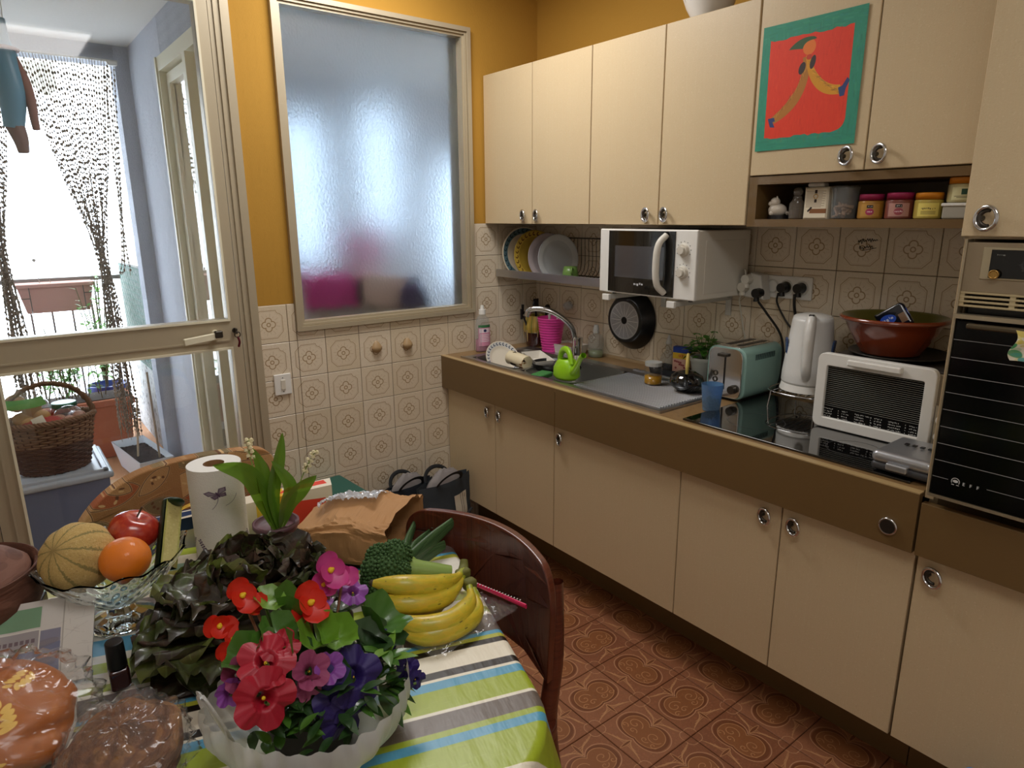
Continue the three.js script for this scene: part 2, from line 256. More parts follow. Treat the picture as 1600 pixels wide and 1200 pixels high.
{
  const w = structGroup('window_1');
  const F = (x0, x1, y0, y1, a, z0, z1) => merge([BX(x0, x0 + a, y0, y1, z0, z1), BX(x1 - a, x1, y0, y1, z0, z1), BX(x0 + a, x1 - a, y0, y0 + a, z0, z1), BX(x0 + a, x1 - a, y1 - a, y1, z0, z1)]);
  mesh('frame', merge([F(WX0, WX1, WY0, WY1, 0.018, -WT, 0.022), F(WX0 + 0.014, WX1 - 0.014, WY0 + 0.014, WY1 - 0.014, 0.014, -WT, 0.013), F(WX0 + 0.026, WX1 - 0.026, WY0 + 0.026, WY1 - 0.026, 0.012, -0.06, 0.004)]), M.alu, w);
  mesh('gasket', F(WX0 + 0.017, WX1 - 0.017, WY0 + 0.017, WY1 - 0.017, 0.003, 0.01, 0.0142), M.aluDark, w);
  mesh('pane', BX(WX0 + 0.034, WX1 - 0.034, WY0 + 0.034, WY1 - 0.034, -0.042, -0.036), M.frost, w).userData.label = 'frosted textured glass pane';
}
// ------------------------------------------------------------------ gallery behind the wall: lobby, laundry, balcony
const GZ = -1.62, GC = 2.37; // far wall plane and ceiling of the gallery
struct('wall_gallery_side', merge([BX(-1.44, -1.36, 0, GC, GZ, -0.91), BX(-1.44, -1.36, 2.2, GC, -0.91, -WT)]), M.rough);
struct('wall_gallery_far', merge([
  BX(-1.51, -1.3, 0, GC, GZ - 0.14, GZ), BX(-3.0, -1.51, 2.29, GC, GZ - 0.14, GZ), BX(-3.0, -2.36, 0, 2.29, GZ - 0.14, GZ),  // last block: jamb out of view, set inward to cut lobby daylight
  BX(-1.3, -0.66, 0, GC, GZ - 0.14, GZ), BX(-0.66, -0.4, 0, 1.2, GZ - 0.14, GZ), BX(-0.66, -0.4, 2.15, GC, GZ - 0.14, GZ), BX(-0.4, -0.12, 0, GC, GZ - 0.14, GZ),
  BX(-0.12, 0.13, 0, 1.4, GZ - 0.14, GZ), BX(-0.12, 0.13, 2.25, GC, GZ - 0.14, GZ), BX(0.13, 0.5, 0, GC, GZ - 0.14, GZ), BX(0.5, 0.95, 0, 1.0, GZ - 0.14, GZ), BX(0.5, 0.95, 1.95, GC, GZ - 0.14, GZ), BX(0.95, 1.2, 0, GC, GZ - 0.14, GZ)]), M.rough);
struct('unseen_wall_gallery_end', merge([BX(1.1, 1.2, 0, 0.9, GZ, -WT), BX(1.1, 1.2, 1.7, GC, GZ, -WT), BX(1.1, 1.2, 0.9, 1.7, GZ, -1.25), BX(1.1, 1.2, 0.9, 1.7, -0.5, -WT), BX(-3.0, -2.42, 0, GC, GZ, -WT)]), M.white);  // out of view: added end opening brightens the laundry, left block dims the lobby
struct('ceiling_gallery', BX(-3.0, 1.2, GC, GC + 0.14, GZ - 0.14, -WT), M.white);
struct('floor_gallery', BX(-3.0, 1.2, -0.12, 0, GZ - 0.14, -WT), mat(0xb08a66, 0.7, { bumpMap: rep(fineNoise, 3), bumpScale: 0.001 }));
struct('floor_balcony', BX(-3.2, -1.2, -0.14, -0.005, -3.1, GZ - 0.14), mat(0xb28058, 0.8, { bumpMap: rep(fineNoise, 3), bumpScale: 0.001 }));
struct('added_ceiling_balcony', BX(-3.4, -1.2, 2.5, 2.65, -3.05, GZ - 0.14), M.white);  // added roof out of view, keeps sky light off the lobby
struct('added_wall_balcony_end', BX(-2.75, -2.62, -0.1, 2.5, -3.05, GZ - 0.14), M.rough);  // added wall out of view, shuts side sky light out of the balcony
struct('wall_balcony', BX(-1.44, -1.3, 0, 1.22, -3.0, GZ - 0.14), mat(0xb9b8b4, 0.95, { map: tex(256, 256, (x, w, h) => { x.fillStyle = '#fff'; x.fillRect(0, 0, w, h); speckle(x, w, h, 1600, ['#4a4a46', '#8d8a80', '#cfc8b8'], 0.6, 3, 0.6); }), bumpMap: rep(pebble, 3), bumpScale: 0.006 }));
{ // aluminium opening between lobby and laundry
  const w = structGroup('window_2');
  mesh('post', merge([BX(-1.455, -1.35, 0, 2.2, -0.955, -0.9), BX(-1.462, -1.455, 0, 2.2, -0.94, -0.92)]), M.cream, w);
  mesh('head', BX(-1.455, -1.35, 2.14, 2.2, -0.9, -WT), M.cream, w);
  mesh('sash_frame', merge([BX(-1.43, -1.39, 0.02, 2.13, -0.885, -0.84), BX(-1.43, -1.39, 0.02, 2.13, -0.5, -0.455), BX(-1.43, -1.39, 2.085, 2.13, -0.84, -0.5), BX(-1.43, -1.39, 0.02, 0.1, -0.84, -0.5)]), M.cream, w);
  mesh('pane', BX(-1.412, -1.408, 0.1, 2.085, -0.84, -0.5), M.glass, w);
  mesh('sash_frame', merge([BX(-1.47, -1.425, 0.02, 2.13, -0.42, -0.375), BX(-1.47, -1.425, 0.02, 2.13, -0.17, -0.125)]), M.cream, w);
}
{ // roller shutter of the next flat, beside the balcony
  const w = structGroup('window_3');
  mesh('shutter_frame', merge([BX(-1.47, -1.3, 1.22, 1.29, -2.95, GZ - 0.16), BX(-1.47, -1.41, 1.29, 2.6, GZ - 0.2, GZ - 0.15)]), M.cream, w);
  for (let k = 0; k < 26; k++) mesh('shutter_slat', RX(-1.42, -1.405, 1.295 + k * 0.05, 1.341 + k * 0.05, -2.95, GZ - 0.2, 0.003), M.whitePlastic, w);
}
// ceiling lamps out of view, placed to stand in for daylight in the room
for (const c of UNSEEN_CEILING_LAMPS) {
  const [x, y, z] = c.at, [w, d] = c.size;
  const t = thing('unseen_ceiling_lamp', c.label, 'lamp', [x, y, z]);
  mesh('housing', B(w + 0.06, 0.04, d + 0.06, 0, 0.024, 0), M.whitePlastic, t);
  mesh('diffuser', B(w, 0.01, d, 0, 0, 0), new THREE.MeshStandardMaterial({ color: 0xffffff, emissive: c.color, emissiveIntensity: 1.0 }), t);
  const l = new THREE.RectAreaLight(c.color, c.intensity, w, d); l.position.set(x, y - 0.012, z); l.lookAt(x, 0, z); scene.add(l);
}
{ // added translucent blinds that dim daylight in the three laundry windows
  const bm = phys(0xe8eef2, 0.95, { transmission: 0.7, thickness: 0, ...dbl });
  [[-0.66, -0.4, 1.2, 2.15, 'added blind dimming daylight far behind the frosted glass, by the lobby wall'], [-0.12, 0.13, 1.4, 2.25, 'narrow added blind dimming daylight far behind the frosted glass, between two others'], [0.5, 0.95, 1.0, 1.95, 'wide added blind dimming daylight far behind the frosted glass']].forEach(([x0, x1, y0, y1, l]) => { const t = thing('added_blind', l, 'blind', [(x0 + x1) / 2, y0, GZ - 0.07]); mesh('fabric', B(x1 - x0, y1 - y0, 0.002, 0, (y1 - y0) / 2, 0), bm, t); mesh('roller', C(0.018, 0.018, x1 - x0, 0, 0, 0, 16).rotateZ(PI / 2).translate(0, y1 - y0 - 0.02, 0.02), M.whitePlastic, t); });
}
// ------------------------------------------------------------------ fitted kitchen along the right wall
// group whose local x runs along the wall (world z), local z away from the wall
const RT = (name, label, cat, z, y, group) => thing(name, label, cat, [0, y, z], -PI / 2, group);
function ringHandle(parent, x, y, z, s = 1) {
  const h = part('handle', parent, [x, y, z]);
  mesh('ring', merge([TO(0.0225 * s, 0.0042 * s).rotateY(-0.35).translate(0, 0, 0.016)]), M.chrome, h);
  mesh('bracket', merge([TO(0.0155 * s, 0.004 * s, 10, 24, PI * 1.1).rotateZ(PI * 0.45).translate(0.002, 0, 0.01), C(0.005, 0.006, 0.014, 0, 0, 0, 14).rotateX(PI / 2).translate(-0.012 * s, 0, 0.006)]), M.darkMetal, h);
  return h;
}
const doorGeo = {};
function cabDoor(parent, a0, a1, b0, b1, front, hx, hy, th = 0.018) {
  const w = a1 - a0 - 0.004, h = b1 - b0 - 0.003, k = w.toFixed(3) + h.toFixed(3);
  const g = doorGeo[k] || (doorGeo[k] = slab(w, h, th, 0.0015, 0, w / 0.5, 0, h / 0.5));
  const d = part('door', parent, [(a0 + a1) / 2, (b0 + b1) / 2, front - th / 2]);
  mesh('panel', g, M.laminate, d); if (hx !== undefined) ringHandle(d, hx - (a0 + a1) / 2, hy - (b0 + b1) / 2, th / 2); return d;
}
const frameBox = (a0, a1, b0, b1, z0, z1, t = 0.016) => merge([BX(a0, a0 + t, b0, b1, z0, z1), BX(a1 - t, a1, b0, b1, z0, z1), BX(a0, a1, b0, b0 + t, z0, z1), BX(a0, a1, b1 - t, b1, z0, z1), BX(a0, a1, b0, b1, z0, z0 + 0.006)]);
const DF = 0.56; // front of the lower doors
function lowUnit(name, label, a0, a1, doors) {
  const c = (a0 + a1) / 2, t = RT(name, label, 'cabinet', c, 0, 'base cabinets under the brown worktop');
  mesh('body', frameBox(a0 - c, a1 - c, 0.195, 0.72, 0.02, DF - 0.02), M.carcass, t);
  mesh('plinth', BX(a0 - c, a1 - c, 0, 0.195, DF - 0.18, DF - 0.165), M.brown, t);
  for (const [p, q, hx] of doors) cabDoor(t, p - c, q - c, 0.195, 0.719, DF, hx - c, 0.668);
}
lowUnit('sink_cabinet', 'beige two-door base cabinet below the sink and next to the black bags', 0.01, 0.772, [[0.01, 0.385, 0.342], [0.385, 0.772, 0.428]]);
lowUnit('wide_cabinet', 'wide single-door beige base cabinet below the draining board', 0.772, 1.38, [[0.772, 1.38, 0.817]]);
lowUnit('hob_cabinet', 'beige two-door base cabinet below the black glass hob', 1.38, 2.075, [[1.38, 1.73, 1.686], [1.73, 2.075, 1.773]]);
// upper cabinets
const UF = 0.322;
function upUnit(name, label, a0, a1, b0, doors, hy) {
  const c = (a0 + a1) / 2, t = RT(name, label, 'cabinet', c, b0, 'wall cabinets');
  mesh('body', frameBox(a0 - c, a1 - c, 0, 2.11 - b0, 0.002, UF - 0.02), M.carcass, t);
  for (const [p, q, hx] of doors) cabDoor(t, p - c, q - c, 0, 2.11 - b0, UF, hx - c, hy - b0);
}
upUnit('wall_cabinet', 'beige two-door wall cabinet in the corner above the dish rack', 0.006, 0.697, 1.466, [[0.006, 0.35, 0.302], [0.35, 0.697, 0.391]], 1.503);
upUnit('wall_cabinet', 'beige two-door wall cabinet right above the microwave oven', 0.697, 1.388, 1.466, [[0.697, 1.04, 0.994], [1.04, 1.388, 1.076]], 1.502);
upUnit('wall_cabinet', 'shorter beige wall cabinet with the painting, above the spice shelf', 1.39, 2.078, 1.613, [[1.39, 1.733, 1.688], [1.733, 2.078, 1.774]], 1.652);
{ // open spice shelf
  const t = RT('spice_shelf', 'dark brown open shelf holding jars, under the painted cabinet door', 'shelf', 1.73, 1.464);
  mesh('side_panel', BX(-0.34, -0.312, 0, 0.147, 0.005, UF - 0.004), M.brown, t); mesh('side_panel', BX(0.32, 0.342, 0, 0.147, 0.005, UF - 0.004), M.brown, t);
  mesh('top_panel', BX(-0.312, 0.32, 0.124, 0.147, 0.005, UF - 0.004), M.brown, t); mesh('bottom_board', BX(-0.312, 0.32, 0, 0.022, 0.005, UF - 0.004), M.brown, t);
  mesh('back_panel', BX(-0.312, 0.32, 0.022, 0.124, 0.005, 0.012), M.nicheIn, t);
}
{ // worktop with fascia
  const t = RT('worktop', 'long brown worktop with a deep fascia running along the tiled wall', 'worktop', 1.04, 0.72);
  const z0 = 0.004, o = -1.04; // hole for sink
  mesh('top', merge([BX(0.006 + o, 0.13 + o, 0.137, 0.152, z0, 0.589), BX(1.25 + o, 2.072 + o, 0.137, 0.152, z0, 0.589), BX(0.13 + o, 1.25 + o, 0.137, 0.152, 0.53, 0.589), BX(0.13 + o, 1.25 + o, 0.137, 0.152, z0, 0.15)]), M.worktop, t);
  mesh('fascia', RX(0.006 + o, 0.8055 + o, 0, 0.1495, 0.569, 0.5895, 0.0015), M.brown, t); mesh('fascia', RX(0.8075 + o, 2.074 + o, 0, 0.1495, 0.569, 0.5895, 0.0015), M.brown, t);
  mesh('edge_strip', BX(0.006 + o, 2.074 + o, 0.1495, 0.1525, 0.566, 0.59), mat(0xb59a6c, 0.28), t);
  mesh('wall_strip', BX(0.01 + o, 2.07 + o, 0.152, 0.163, 0.009, 0.02), mat(0xb39a76, 0.5), t);
  const k = part('push_knob', t, [2.017 + o, 0.05, 0.59]);
  mesh('rim', TO(0.0185, 0.0035).translate(0, 0, 0.004), M.chrome, k); mesh('button', C(0.017, 0.018, 0.01, 0, 0, 0, 28).rotateX(PI / 2).translate(0, 0, 0.003), M.darkMetal, k);
}
{ // stainless sink: two bowls and a ridged drainer
  const t = RT('sink', 'stainless steel double sink with ridged draining board', 'sink', 0.69, 0.872);
  const y = 0.003; const W = (a) => a - 0.69;
  const bowl = (a0, a1, b0, b1, d) => { // open rounded pan
    const ca = (a0 + a1) / 2, cb = (b0 + b1) / 2, ha = (a1 - a0) / 2, hb = (b1 - b0) / 2;
    return grid((u, v) => { const a = v * 2 * PI, e = 0.32, c = Math.cos(a), s = Math.sin(a), sx = Math.sign(c) * Math.pow(Math.abs(c), e), sy = Math.sign(s) * Math.pow(Math.abs(s), e); const k = u < 0.15 ? 1 + (0.15 - u) * 0.2 : u < 0.6 ? 1 - (u - 0.15) * 0.12 : (1 - u) / 0.4 * 0.946, h = u < 0.15 ? 0 : u < 0.6 ? -(u - 0.15) / 0.45 * d : -d - (u - 0.6) * 0.01; return [W(ca + ha * sx * k), y + h, cb + hb * sy * k]; }, 20, 60);
  };
  mesh('bowl', bowl(0.15, 0.47, 0.185, 0.51, 0.13), mat(0xa8a6a0, 0.38, { metalness: 1, side: THREE.DoubleSide }), t);
  mesh('bowl', bowl(0.50, 0.81, 0.185, 0.51, 0.13), mat(0xc4c3be, 0.36, { metalness: 1, side: THREE.DoubleSide }), t);  // same steel as the other bowl, its brighter look put into the colour
  const rim = [BX(W(0.11), W(1.275), -0.004, y, 0.51, 0.548), BX(W(0.11), W(1.275), -0.004, y, 0.13, 0.185), BX(W(0.11), W(0.15), -0.004, y, 0.185, 0.51), BX(W(0.47), W(0.5), -0.004, y, 0.185, 0.51), BX(W(0.81), W(1.275), -0.004, y - 0.001, 0.185, 0.51), BX(W(0.11), W(1.275), y, y + 0.005, 0.54, 0.548), BX(W(0.8), W(1.275), y, y + 0.006, 0.13, 0.15), BX(W(1.267), W(1.275), y, y + 0.005, 0.15, 0.54)];
  mesh('rim', merge(rim), M.steel, t);
  const rid = []; for (let k = 0; k < 22; k++) rid.push(C(0.0035, 0.0035, 0.42, 0, 0, 0, 8).rotateZ(PI / 2).translate(W(1.03), y, 0.205 + k * 0.0142)); const rg = merge(rid); mesh('drainer_ridges', rg, mat(0xb4b6ba, 0.33, { metalness: 1 }), t);
  mesh('drain', C(0.03, 0.03, 0.004, W(0.655), -0.128, 0.35), M.chrome, t);
}
{ // tap
  const t = RT('kitchen_tap', 'tall curved chrome mixer tap behind the sink', 'tap', 0.475, 0.872);
  mesh('body', merge([C(0.026, 0.03, 0.02, 0, 0.01, 0.16), C(0.022, 0.024, 0.07, 0, 0.05, 0.16)]), M.chrome, t);
  mesh('spout', T([[-0.005, 0.07, 0.165], [-0.012, 0.15, 0.19], [-0.05, 0.21, 0.25], [-0.1, 0.23, 0.3], [-0.135, 0.222, 0.33], [-0.145, 0.195, 0.335]], 0.0125, 50, 14), M.chrome, t);
  mesh('lever', merge([C(0.023, 0.023, 0.03, 0.0, 0.085, 0.16), bar([0.0, 0.092, 0.165], [0.07, 0.075, 0.235], 0.012, 0.006)]), M.chrome, t);
}
{ // glass hob
  const t = RT('hob', 'black glass hob with faint cooking rings on the brown worktop', 'hob', 1.70, 0.872);
  mesh('glass', RX(-0.335, 0.335, 0.0005, 0.007, 0.075, 0.548, 0.0025), phys(0x050506, 0.05, { clearcoat: 1, clearcoatRoughness: 0.02 }), t);
  for (const [a, b, r] of [[-0.17, 0.4, 0.085], [-0.17, 0.2, 0.07], [0.14, 0.42, 0.07], [0.16, 0.2, 0.09]]) mesh('cooking_ring', new THREE.RingGeometry(r - 0.0012, r, 64).rotateX(-PI / 2).translate(a, 0.0073, b), mat(0x3b3b3e, 0.4), t);
}
// ------------------------------------------------------------------ tall unit with the built-in oven
{
  const t = RT('tall_cabinet', 'tall beige cabinet housing the black built-in oven', 'cabinet', 2.4, 0), a0 = -0.322, a1 = 0.28, F = 0.6;
  mesh('body', merge([BX(a0, a0 + 0.018, 0.86, 2.3, 0.01, F - 0.03), BX(a1 - 0.018, a1, 0.86, 2.3, 0.01, F - 0.03), BX(a0, a0 + 0.018, 0.195, 0.86, 0.01, DF - 0.02), BX(a1 - 0.018, a1, 0.195, 0.86, 0.01, DF - 0.02), BX(a0, a1, 0.87, 0.885, 0.01, F - 0.04), BX(a0, a1, 1.448, 1.462, 0.01, F - 0.03), BX(a0, a1, 2.28, 2.3, 0.01, F - 0.03), BX(a0, a1, 0.195, 0.21, 0.01, DF - 0.02), BX(a0, a1, 0.195, 2.3, 0.01, 0.02)]), M.laminate, t);
  cabDoor(t, a0, a1, 1.452, 2.29, F, 2.125 - 2.4, 1.49, 0.02);
  cabDoor(t, a0, a1, 0.195, 0.719, DF, 2.12 - 2.4, 0.671);
  mesh('drawer_front', RX(a0 + 0.002, a1, 0.72, 0.852, 0.57, 0.59, 0.0015), M.brown, t);
  mesh('rail', BX(a0 + 0.004, a1, 0.856, 0.872, 0.4, 0.5), M.laminate, t);
  mesh('plinth', BX(a0, a1, 0, 0.195, DF - 0.18, DF - 0.165), M.brown, t);
}
{
  const t = RT('built_in_oven', 'black glass built-in oven with a clock panel in the tall cabinet', 'oven', 2.4, 0.886), F = 0.604, a0 = -0.304, a1 = 0.27;
  mesh('housing', BX(a0 + 0.01, a1 - 0.01, 0.01, 0.55, 0.1, F - 0.03), M.black, t);
  mesh('control_panel', RX(a0, a1, 0.455, 0.556, F - 0.03, F, 0.002), mat(0x9d8d74, 0.35, { metalness: 0.5, map: null }), t);
  const clock = tex(512, 300, (x, w, h) => {
    x.fillStyle = '#0b0c0c'; x.fillRect(0, 0, w, h); x.strokeStyle = '#5b5c5a'; x.lineWidth = 3; x.translate(260, 150);
    for (let i = 0; i < 48; i++) { const a = i / 48 * 6.283; x.beginPath(); x.moveTo(Math.cos(a) * 108, Math.sin(a) * 108); x.lineTo(Math.cos(a) * (i % 4 ? 118 : 128), Math.sin(a) * (i % 4 ? 118 : 128)); x.stroke(); }
    x.strokeStyle = '#a8a9a4'; x.lineWidth = 9; x.beginPath(); x.moveTo(0, 0); x.lineTo(-92, 62); x.moveTo(0, 0); x.lineTo(38, 66); x.stroke(); x.fillStyle = '#77766f'; x.beginPath(); x.arc(0, 0, 14, 0, 7); x.fill(); smallPrint(x, -232, -90, 44, 18, '#6b6c68');
  }, { clamp: true });
  const pz = F + 0.002;
  mesh('clock_frame', RX(-0.274, -0.05, 0.482, 0.547, F - 0.01, pz, 0.002), mat(0xb7aa8d, 0.3, { metalness: 0.6 }), t);
  mesh('clock', slab(0.19, 0.056, 0.003, 0.0006), phys(0xffffff, 0.12, { map: clock }), t, [-0.163, 0.5145, pz + 0.001]);
  mesh('set_knob', merge([C(0.008, 0.008, 0.012, 0, 0, 0, 24).rotateX(PI / 2), TO(0.008, 0.0016).translate(0, 0, 0.006)]).translate(-0.246, 0.494, pz + 0.005), mat(0xb08a4a, 0.3, { metalness: 0.8 }), t);
  for (let k = 0; k < 4; k++) mesh('vent_slat', RX(a0, a1, 0.424 + k * 0.009, 0.4285 + k * 0.009, F - 0.02, F + 0.001, 0.001), mat(0xc4b38c, 0.35, { metalness: 0.4 }), t);
  for (const a of [a0 + 0.004, -0.21, -0.06, 0.1, a1 - 0.004]) mesh('vent_post', BX(a - 0.005, a + 0.005, 0.424, 0.456, F - 0.022, F), mat(0xc4b38c, 0.35, { metalness: 0.4 }), t);
  mesh('door_trim', merge([BX(a0 - 0.002, a1, 0.4, 0.409, F - 0.01, F + 0.014), BX(a0 - 0.003, a0 + 0.001, -0.002, 0.562, F - 0.03, F + 0.005), BX(a0 - 0.002, a1, -0.004, 0.003, F - 0.03, F + 0.006)]), mat(0xb3a58b, 0.3, { metalness: 0.7 }), t);
  const line = tex(1024, 700, (x, w, h) => {
    x.fillStyle = '#070707'; x.fillRect(0, 0, w, h); x.strokeStyle = '#9a9a98'; x.lineWidth = 2.6; for (let k = 1; k < 10; k++) { const y = h * (k / 10) * 0.985 + 6; x.beginPath(); if (k === 9) { x.moveTo(0, y); x.lineTo(58, y); x.moveTo(190, y); x.lineTo(w, y); } else { x.moveTo(0, y); x.lineTo(w, y); } x.stroke(); }
    const y = h * 0.9; x.strokeStyle = x.fillStyle = '#c9c9c6'; x.lineWidth = 3; x.beginPath(); x.arc(84, y - 2, 14, 0.6, 2.54, true); x.stroke(); x.beginPath(); x.ellipse(84, y - 3, 10, 6, 0, 0, 7); x.fill(); x.fillRect(71, y + 10, 10, 3); x.fillRect(88, y + 10, 10, 3);
    x.font = 'bold 18px sans-serif'; ['E', 'F', 'F'].forEach((c, k) => x.fillText(c, 108 + k * 24, y + 7));
  }, { clamp: true });
  mesh('door_glass', slab(a1 - a0 - 0.006, 0.392, 0.012, 0.002), phys(0xffffff, 0.12, { map: line, specularIntensity: 0.35 }), t, [(a0 + a1) / 2, 0.2, F]);
  mesh('door_handle', merge([RX(a0 + 0.03, a1 - 0.03, 0.383, 0.394, F + 0.02, F + 0.034, 0.004), BX(a0 + 0.1, a0 + 0.115, 0.384, 0.392, F, F + 0.024)]), mat(0x5d5340, 0.4, { metalness: 0.6 }), t);
}
{ // oven cloth
  const g = grid((u, v) => { const x = (u - 0.5) * 0.09, y = -v * 0.06; return [x + 0.006 * Math.sin(v * 6), y, 0.006 * Math.sin(u * 9 + v * 3)]; }, 10, 14);
  const ct = tex(128, 128, (x, w) => { x.fillStyle = '#e8e2cc'; x.fillRect(0, 0, w, w); speckle(x, w, w, 60, ['#2f8a4c', '#3fa0b0', '#d8c458'], 5, 14, 1); });
  const t = RT('tea_towel', 'green patterned cloth hanging over the built-in oven handle', 'cloth', 2.262, 1.273);
  mesh('cloth', g, mat(0xffffff, 0.9, { map: ct, ...dbl }), t, [0, 0.006, 0.652]);
}
{ // painting on the cabinet door
  const pt = tex(768, 880, (x, w, h) => {
    x.fillStyle = '#2f8f74'; x.fillRect(0, 0, w, h);
    for (let i = 0; i < 900; i++) { x.globalAlpha = 0.16; x.strokeStyle = ['#1f6f5c', '#58b48e', '#1d5f4c', '#3a9f6a', '#2a8fa0'][i % 5]; x.lineWidth = rr(4, 14); const a = rnd() * w, b = rnd() * h, e = (b < 90 || b > h - 90); x.beginPath(); x.moveTo(a, b); x.lineTo(a + (e ? rr(-90, 90) : rr(-8, 8)), b + (e ? rr(-8, 8) : rr(-90, 90))); x.stroke(); }
    x.globalAlpha = 1; x.fillStyle = '#e33a1c'; x.beginPath(); x.moveTo(64, 112); for (let i = 0; i <= 20; i++) x.lineTo(64 + i * 31, 108 + rr(-8, 8)); x.lineTo(686, 700); x.quadraticCurveTo(680, 770, 620, 782); for (let i = 20; i >= 0; i--) x.lineTo(70 + i * 27, 790 + rr(-7, 7)); x.closePath(); x.fill();
    for (let i = 0; i < 700; i++) { x.globalAlpha = 0.13; x.strokeStyle = ['#c22a12', '#f05a2c', '#f4482a'][i % 3]; x.lineWidth = rr(3, 12); const a = rr(80, 670), b = rr(120, 770); x.beginPath(); x.moveTo(a, b); x.lineTo(a + rr(-10, 10), b + rr(-70, 70)); x.stroke(); }
    x.globalAlpha = 1;
    // two bananas as legs
    const leg = (p, c) => { x.fillStyle = c; x.beginPath(); x.moveTo(...p[0]); x.bezierCurveTo(...p[1], ...p[2], ...p[3]); x.lineTo(...p[4]); x.bezierCurveTo(...p[5], ...p[6], ...p[7]); x.closePath(); x.fill(); };
    leg([[330, 260], [352, 400], [300, 520], [110, 650], [140, 690], [330, 610], [400, 480], [390, 250]], '#b5762a'); leg([[352, 250], [370, 420], [470, 560], [640, 540], [625, 480], [520, 480], [420, 380], [386, 250]], '#d8961f');
    for (let i = 0; i < 120; i++) { x.globalAlpha = 0.3; x.strokeStyle = ['#7a4a18', '#f0c050', '#96601f'][i % 3]; x.lineWidth = rr(2, 5); const u = rnd(); if (i % 2) { const a = 360 - 230 * u * u - 20 * u, b = 270 + 390 * u; x.beginPath(); x.moveTo(a + rr(-16, 16), b); x.lineTo(a - 20 * u + rr(-16, 16), b + 34); x.stroke(); } else { const a = 370 + 250 * u, b = 280 + 250 * Math.pow(u, 0.6); x.beginPath(); x.moveTo(a, b + rr(-14, 18)); x.lineTo(a + 34, b + 10 + rr(-10, 20)); x.stroke(); } }
    x.globalAlpha = 1; x.fillStyle = '#e87a2c'; x.beginPath(); x.ellipse(372, 195, 48, 52, 0, 0, 7); x.fill(); x.fillStyle = '#3c5c3a'; x.beginPath(); x.moveTo(215, 190); x.quadraticCurveTo(290, 110, 400, 130); x.quadraticCurveTo(440, 150, 400, 150); x.quadraticCurveTo(330, 150, 322, 200); x.quadraticCurveTo(260, 190, 215, 190); x.fill();
    x.fillStyle = '#3a2f2c'; x.beginPath(); x.ellipse(330, 330, 24, 42, 0.3, 0, 7); x.fill(); x.beginPath(); x.ellipse(408, 300, 20, 46, 0.2, 0, 7); x.fill();
    x.fillStyle = '#c83a20'; x.beginPath(); x.ellipse(378, 262, 22, 18, 0, 0, 7); x.fill();
    x.fillStyle = '#2f4378'; x.beginPath(); x.moveTo(90, 650); x.lineTo(140, 645); x.lineTo(150, 672); x.lineTo(130, 676); x.lineTo(150, 716); x.lineTo(112, 712); x.lineTo(100, 680); x.closePath(); x.fill(); x.beginPath(); x.moveTo(612, 500); x.lineTo(640, 490); x.lineTo(672, 440); x.lineTo(690, 460); x.lineTo(668, 510); x.lineTo(660, 556); x.lineTo(630, 560); x.closePath(); x.fill();
  }, { clamp: true });
  const t = RT('painting', 'unframed painting of banana legs on red with a green border, on the cabinet door', 'painting', 1.553, 1.683);
  const pm = mat(0xffffff, 0.6, { map: pt, bumpMap: rep(fineNoise, 2), bumpScale: 0.0006 });
  mesh('canvas', deform(new THREE.PlaneGeometry(0.297, 0.339, 8, 8), (x, y, z) => [x, y, 0.002 + 0.0015 * (x / 0.15) ** 2]), mat(0xffffff, 0.6, { map: pt, ...dbl }), t, [0, 0.17, UF + 0.0006]);
}
{ // decorated bowl on top of the wall cabinets
  const bt = tex(512, 128, (x, w, h) => { x.fillStyle = '#ece8e0'; x.fillRect(0, 0, w, h); for (let i = 0; i < 16; i++) { const a = i * 32 + 16; x.fillStyle = i % 2 ? '#2c3a78' : '#16203f'; x.beginPath(); x.moveTo(a, 20); x.lineTo(a + 10, 58); x.lineTo(a, 82); x.lineTo(a - 10, 58); x.fill(); x.beginPath(); x.arc(a - 9, 62, 6, 0, 7); x.arc(a + 9, 62, 6, 0, 7); x.fill(); } x.fillStyle = '#2c3a78'; x.fillRect(0, 0, w, 10); });
  bt.flipY = true;
  const t = thing('painted_bowl', 'white bowl with blue flowers standing on top of the wall cabinets', 'bowl', [-0.2, 2.11, 1.115]);
  mesh('bowl', L([[0.0, 0.002], [0.045, 0.0], [0.05, 0.008], [0.075, 0.05], [0.095, 0.1], [0.1, 0.12], [0.096, 0.12], [0.088, 0.098], [0.07, 0.052], [0.0, 0.012]], 48), phys(0xffffff, 0.2, { map: bt, ...dbl }), t);
}
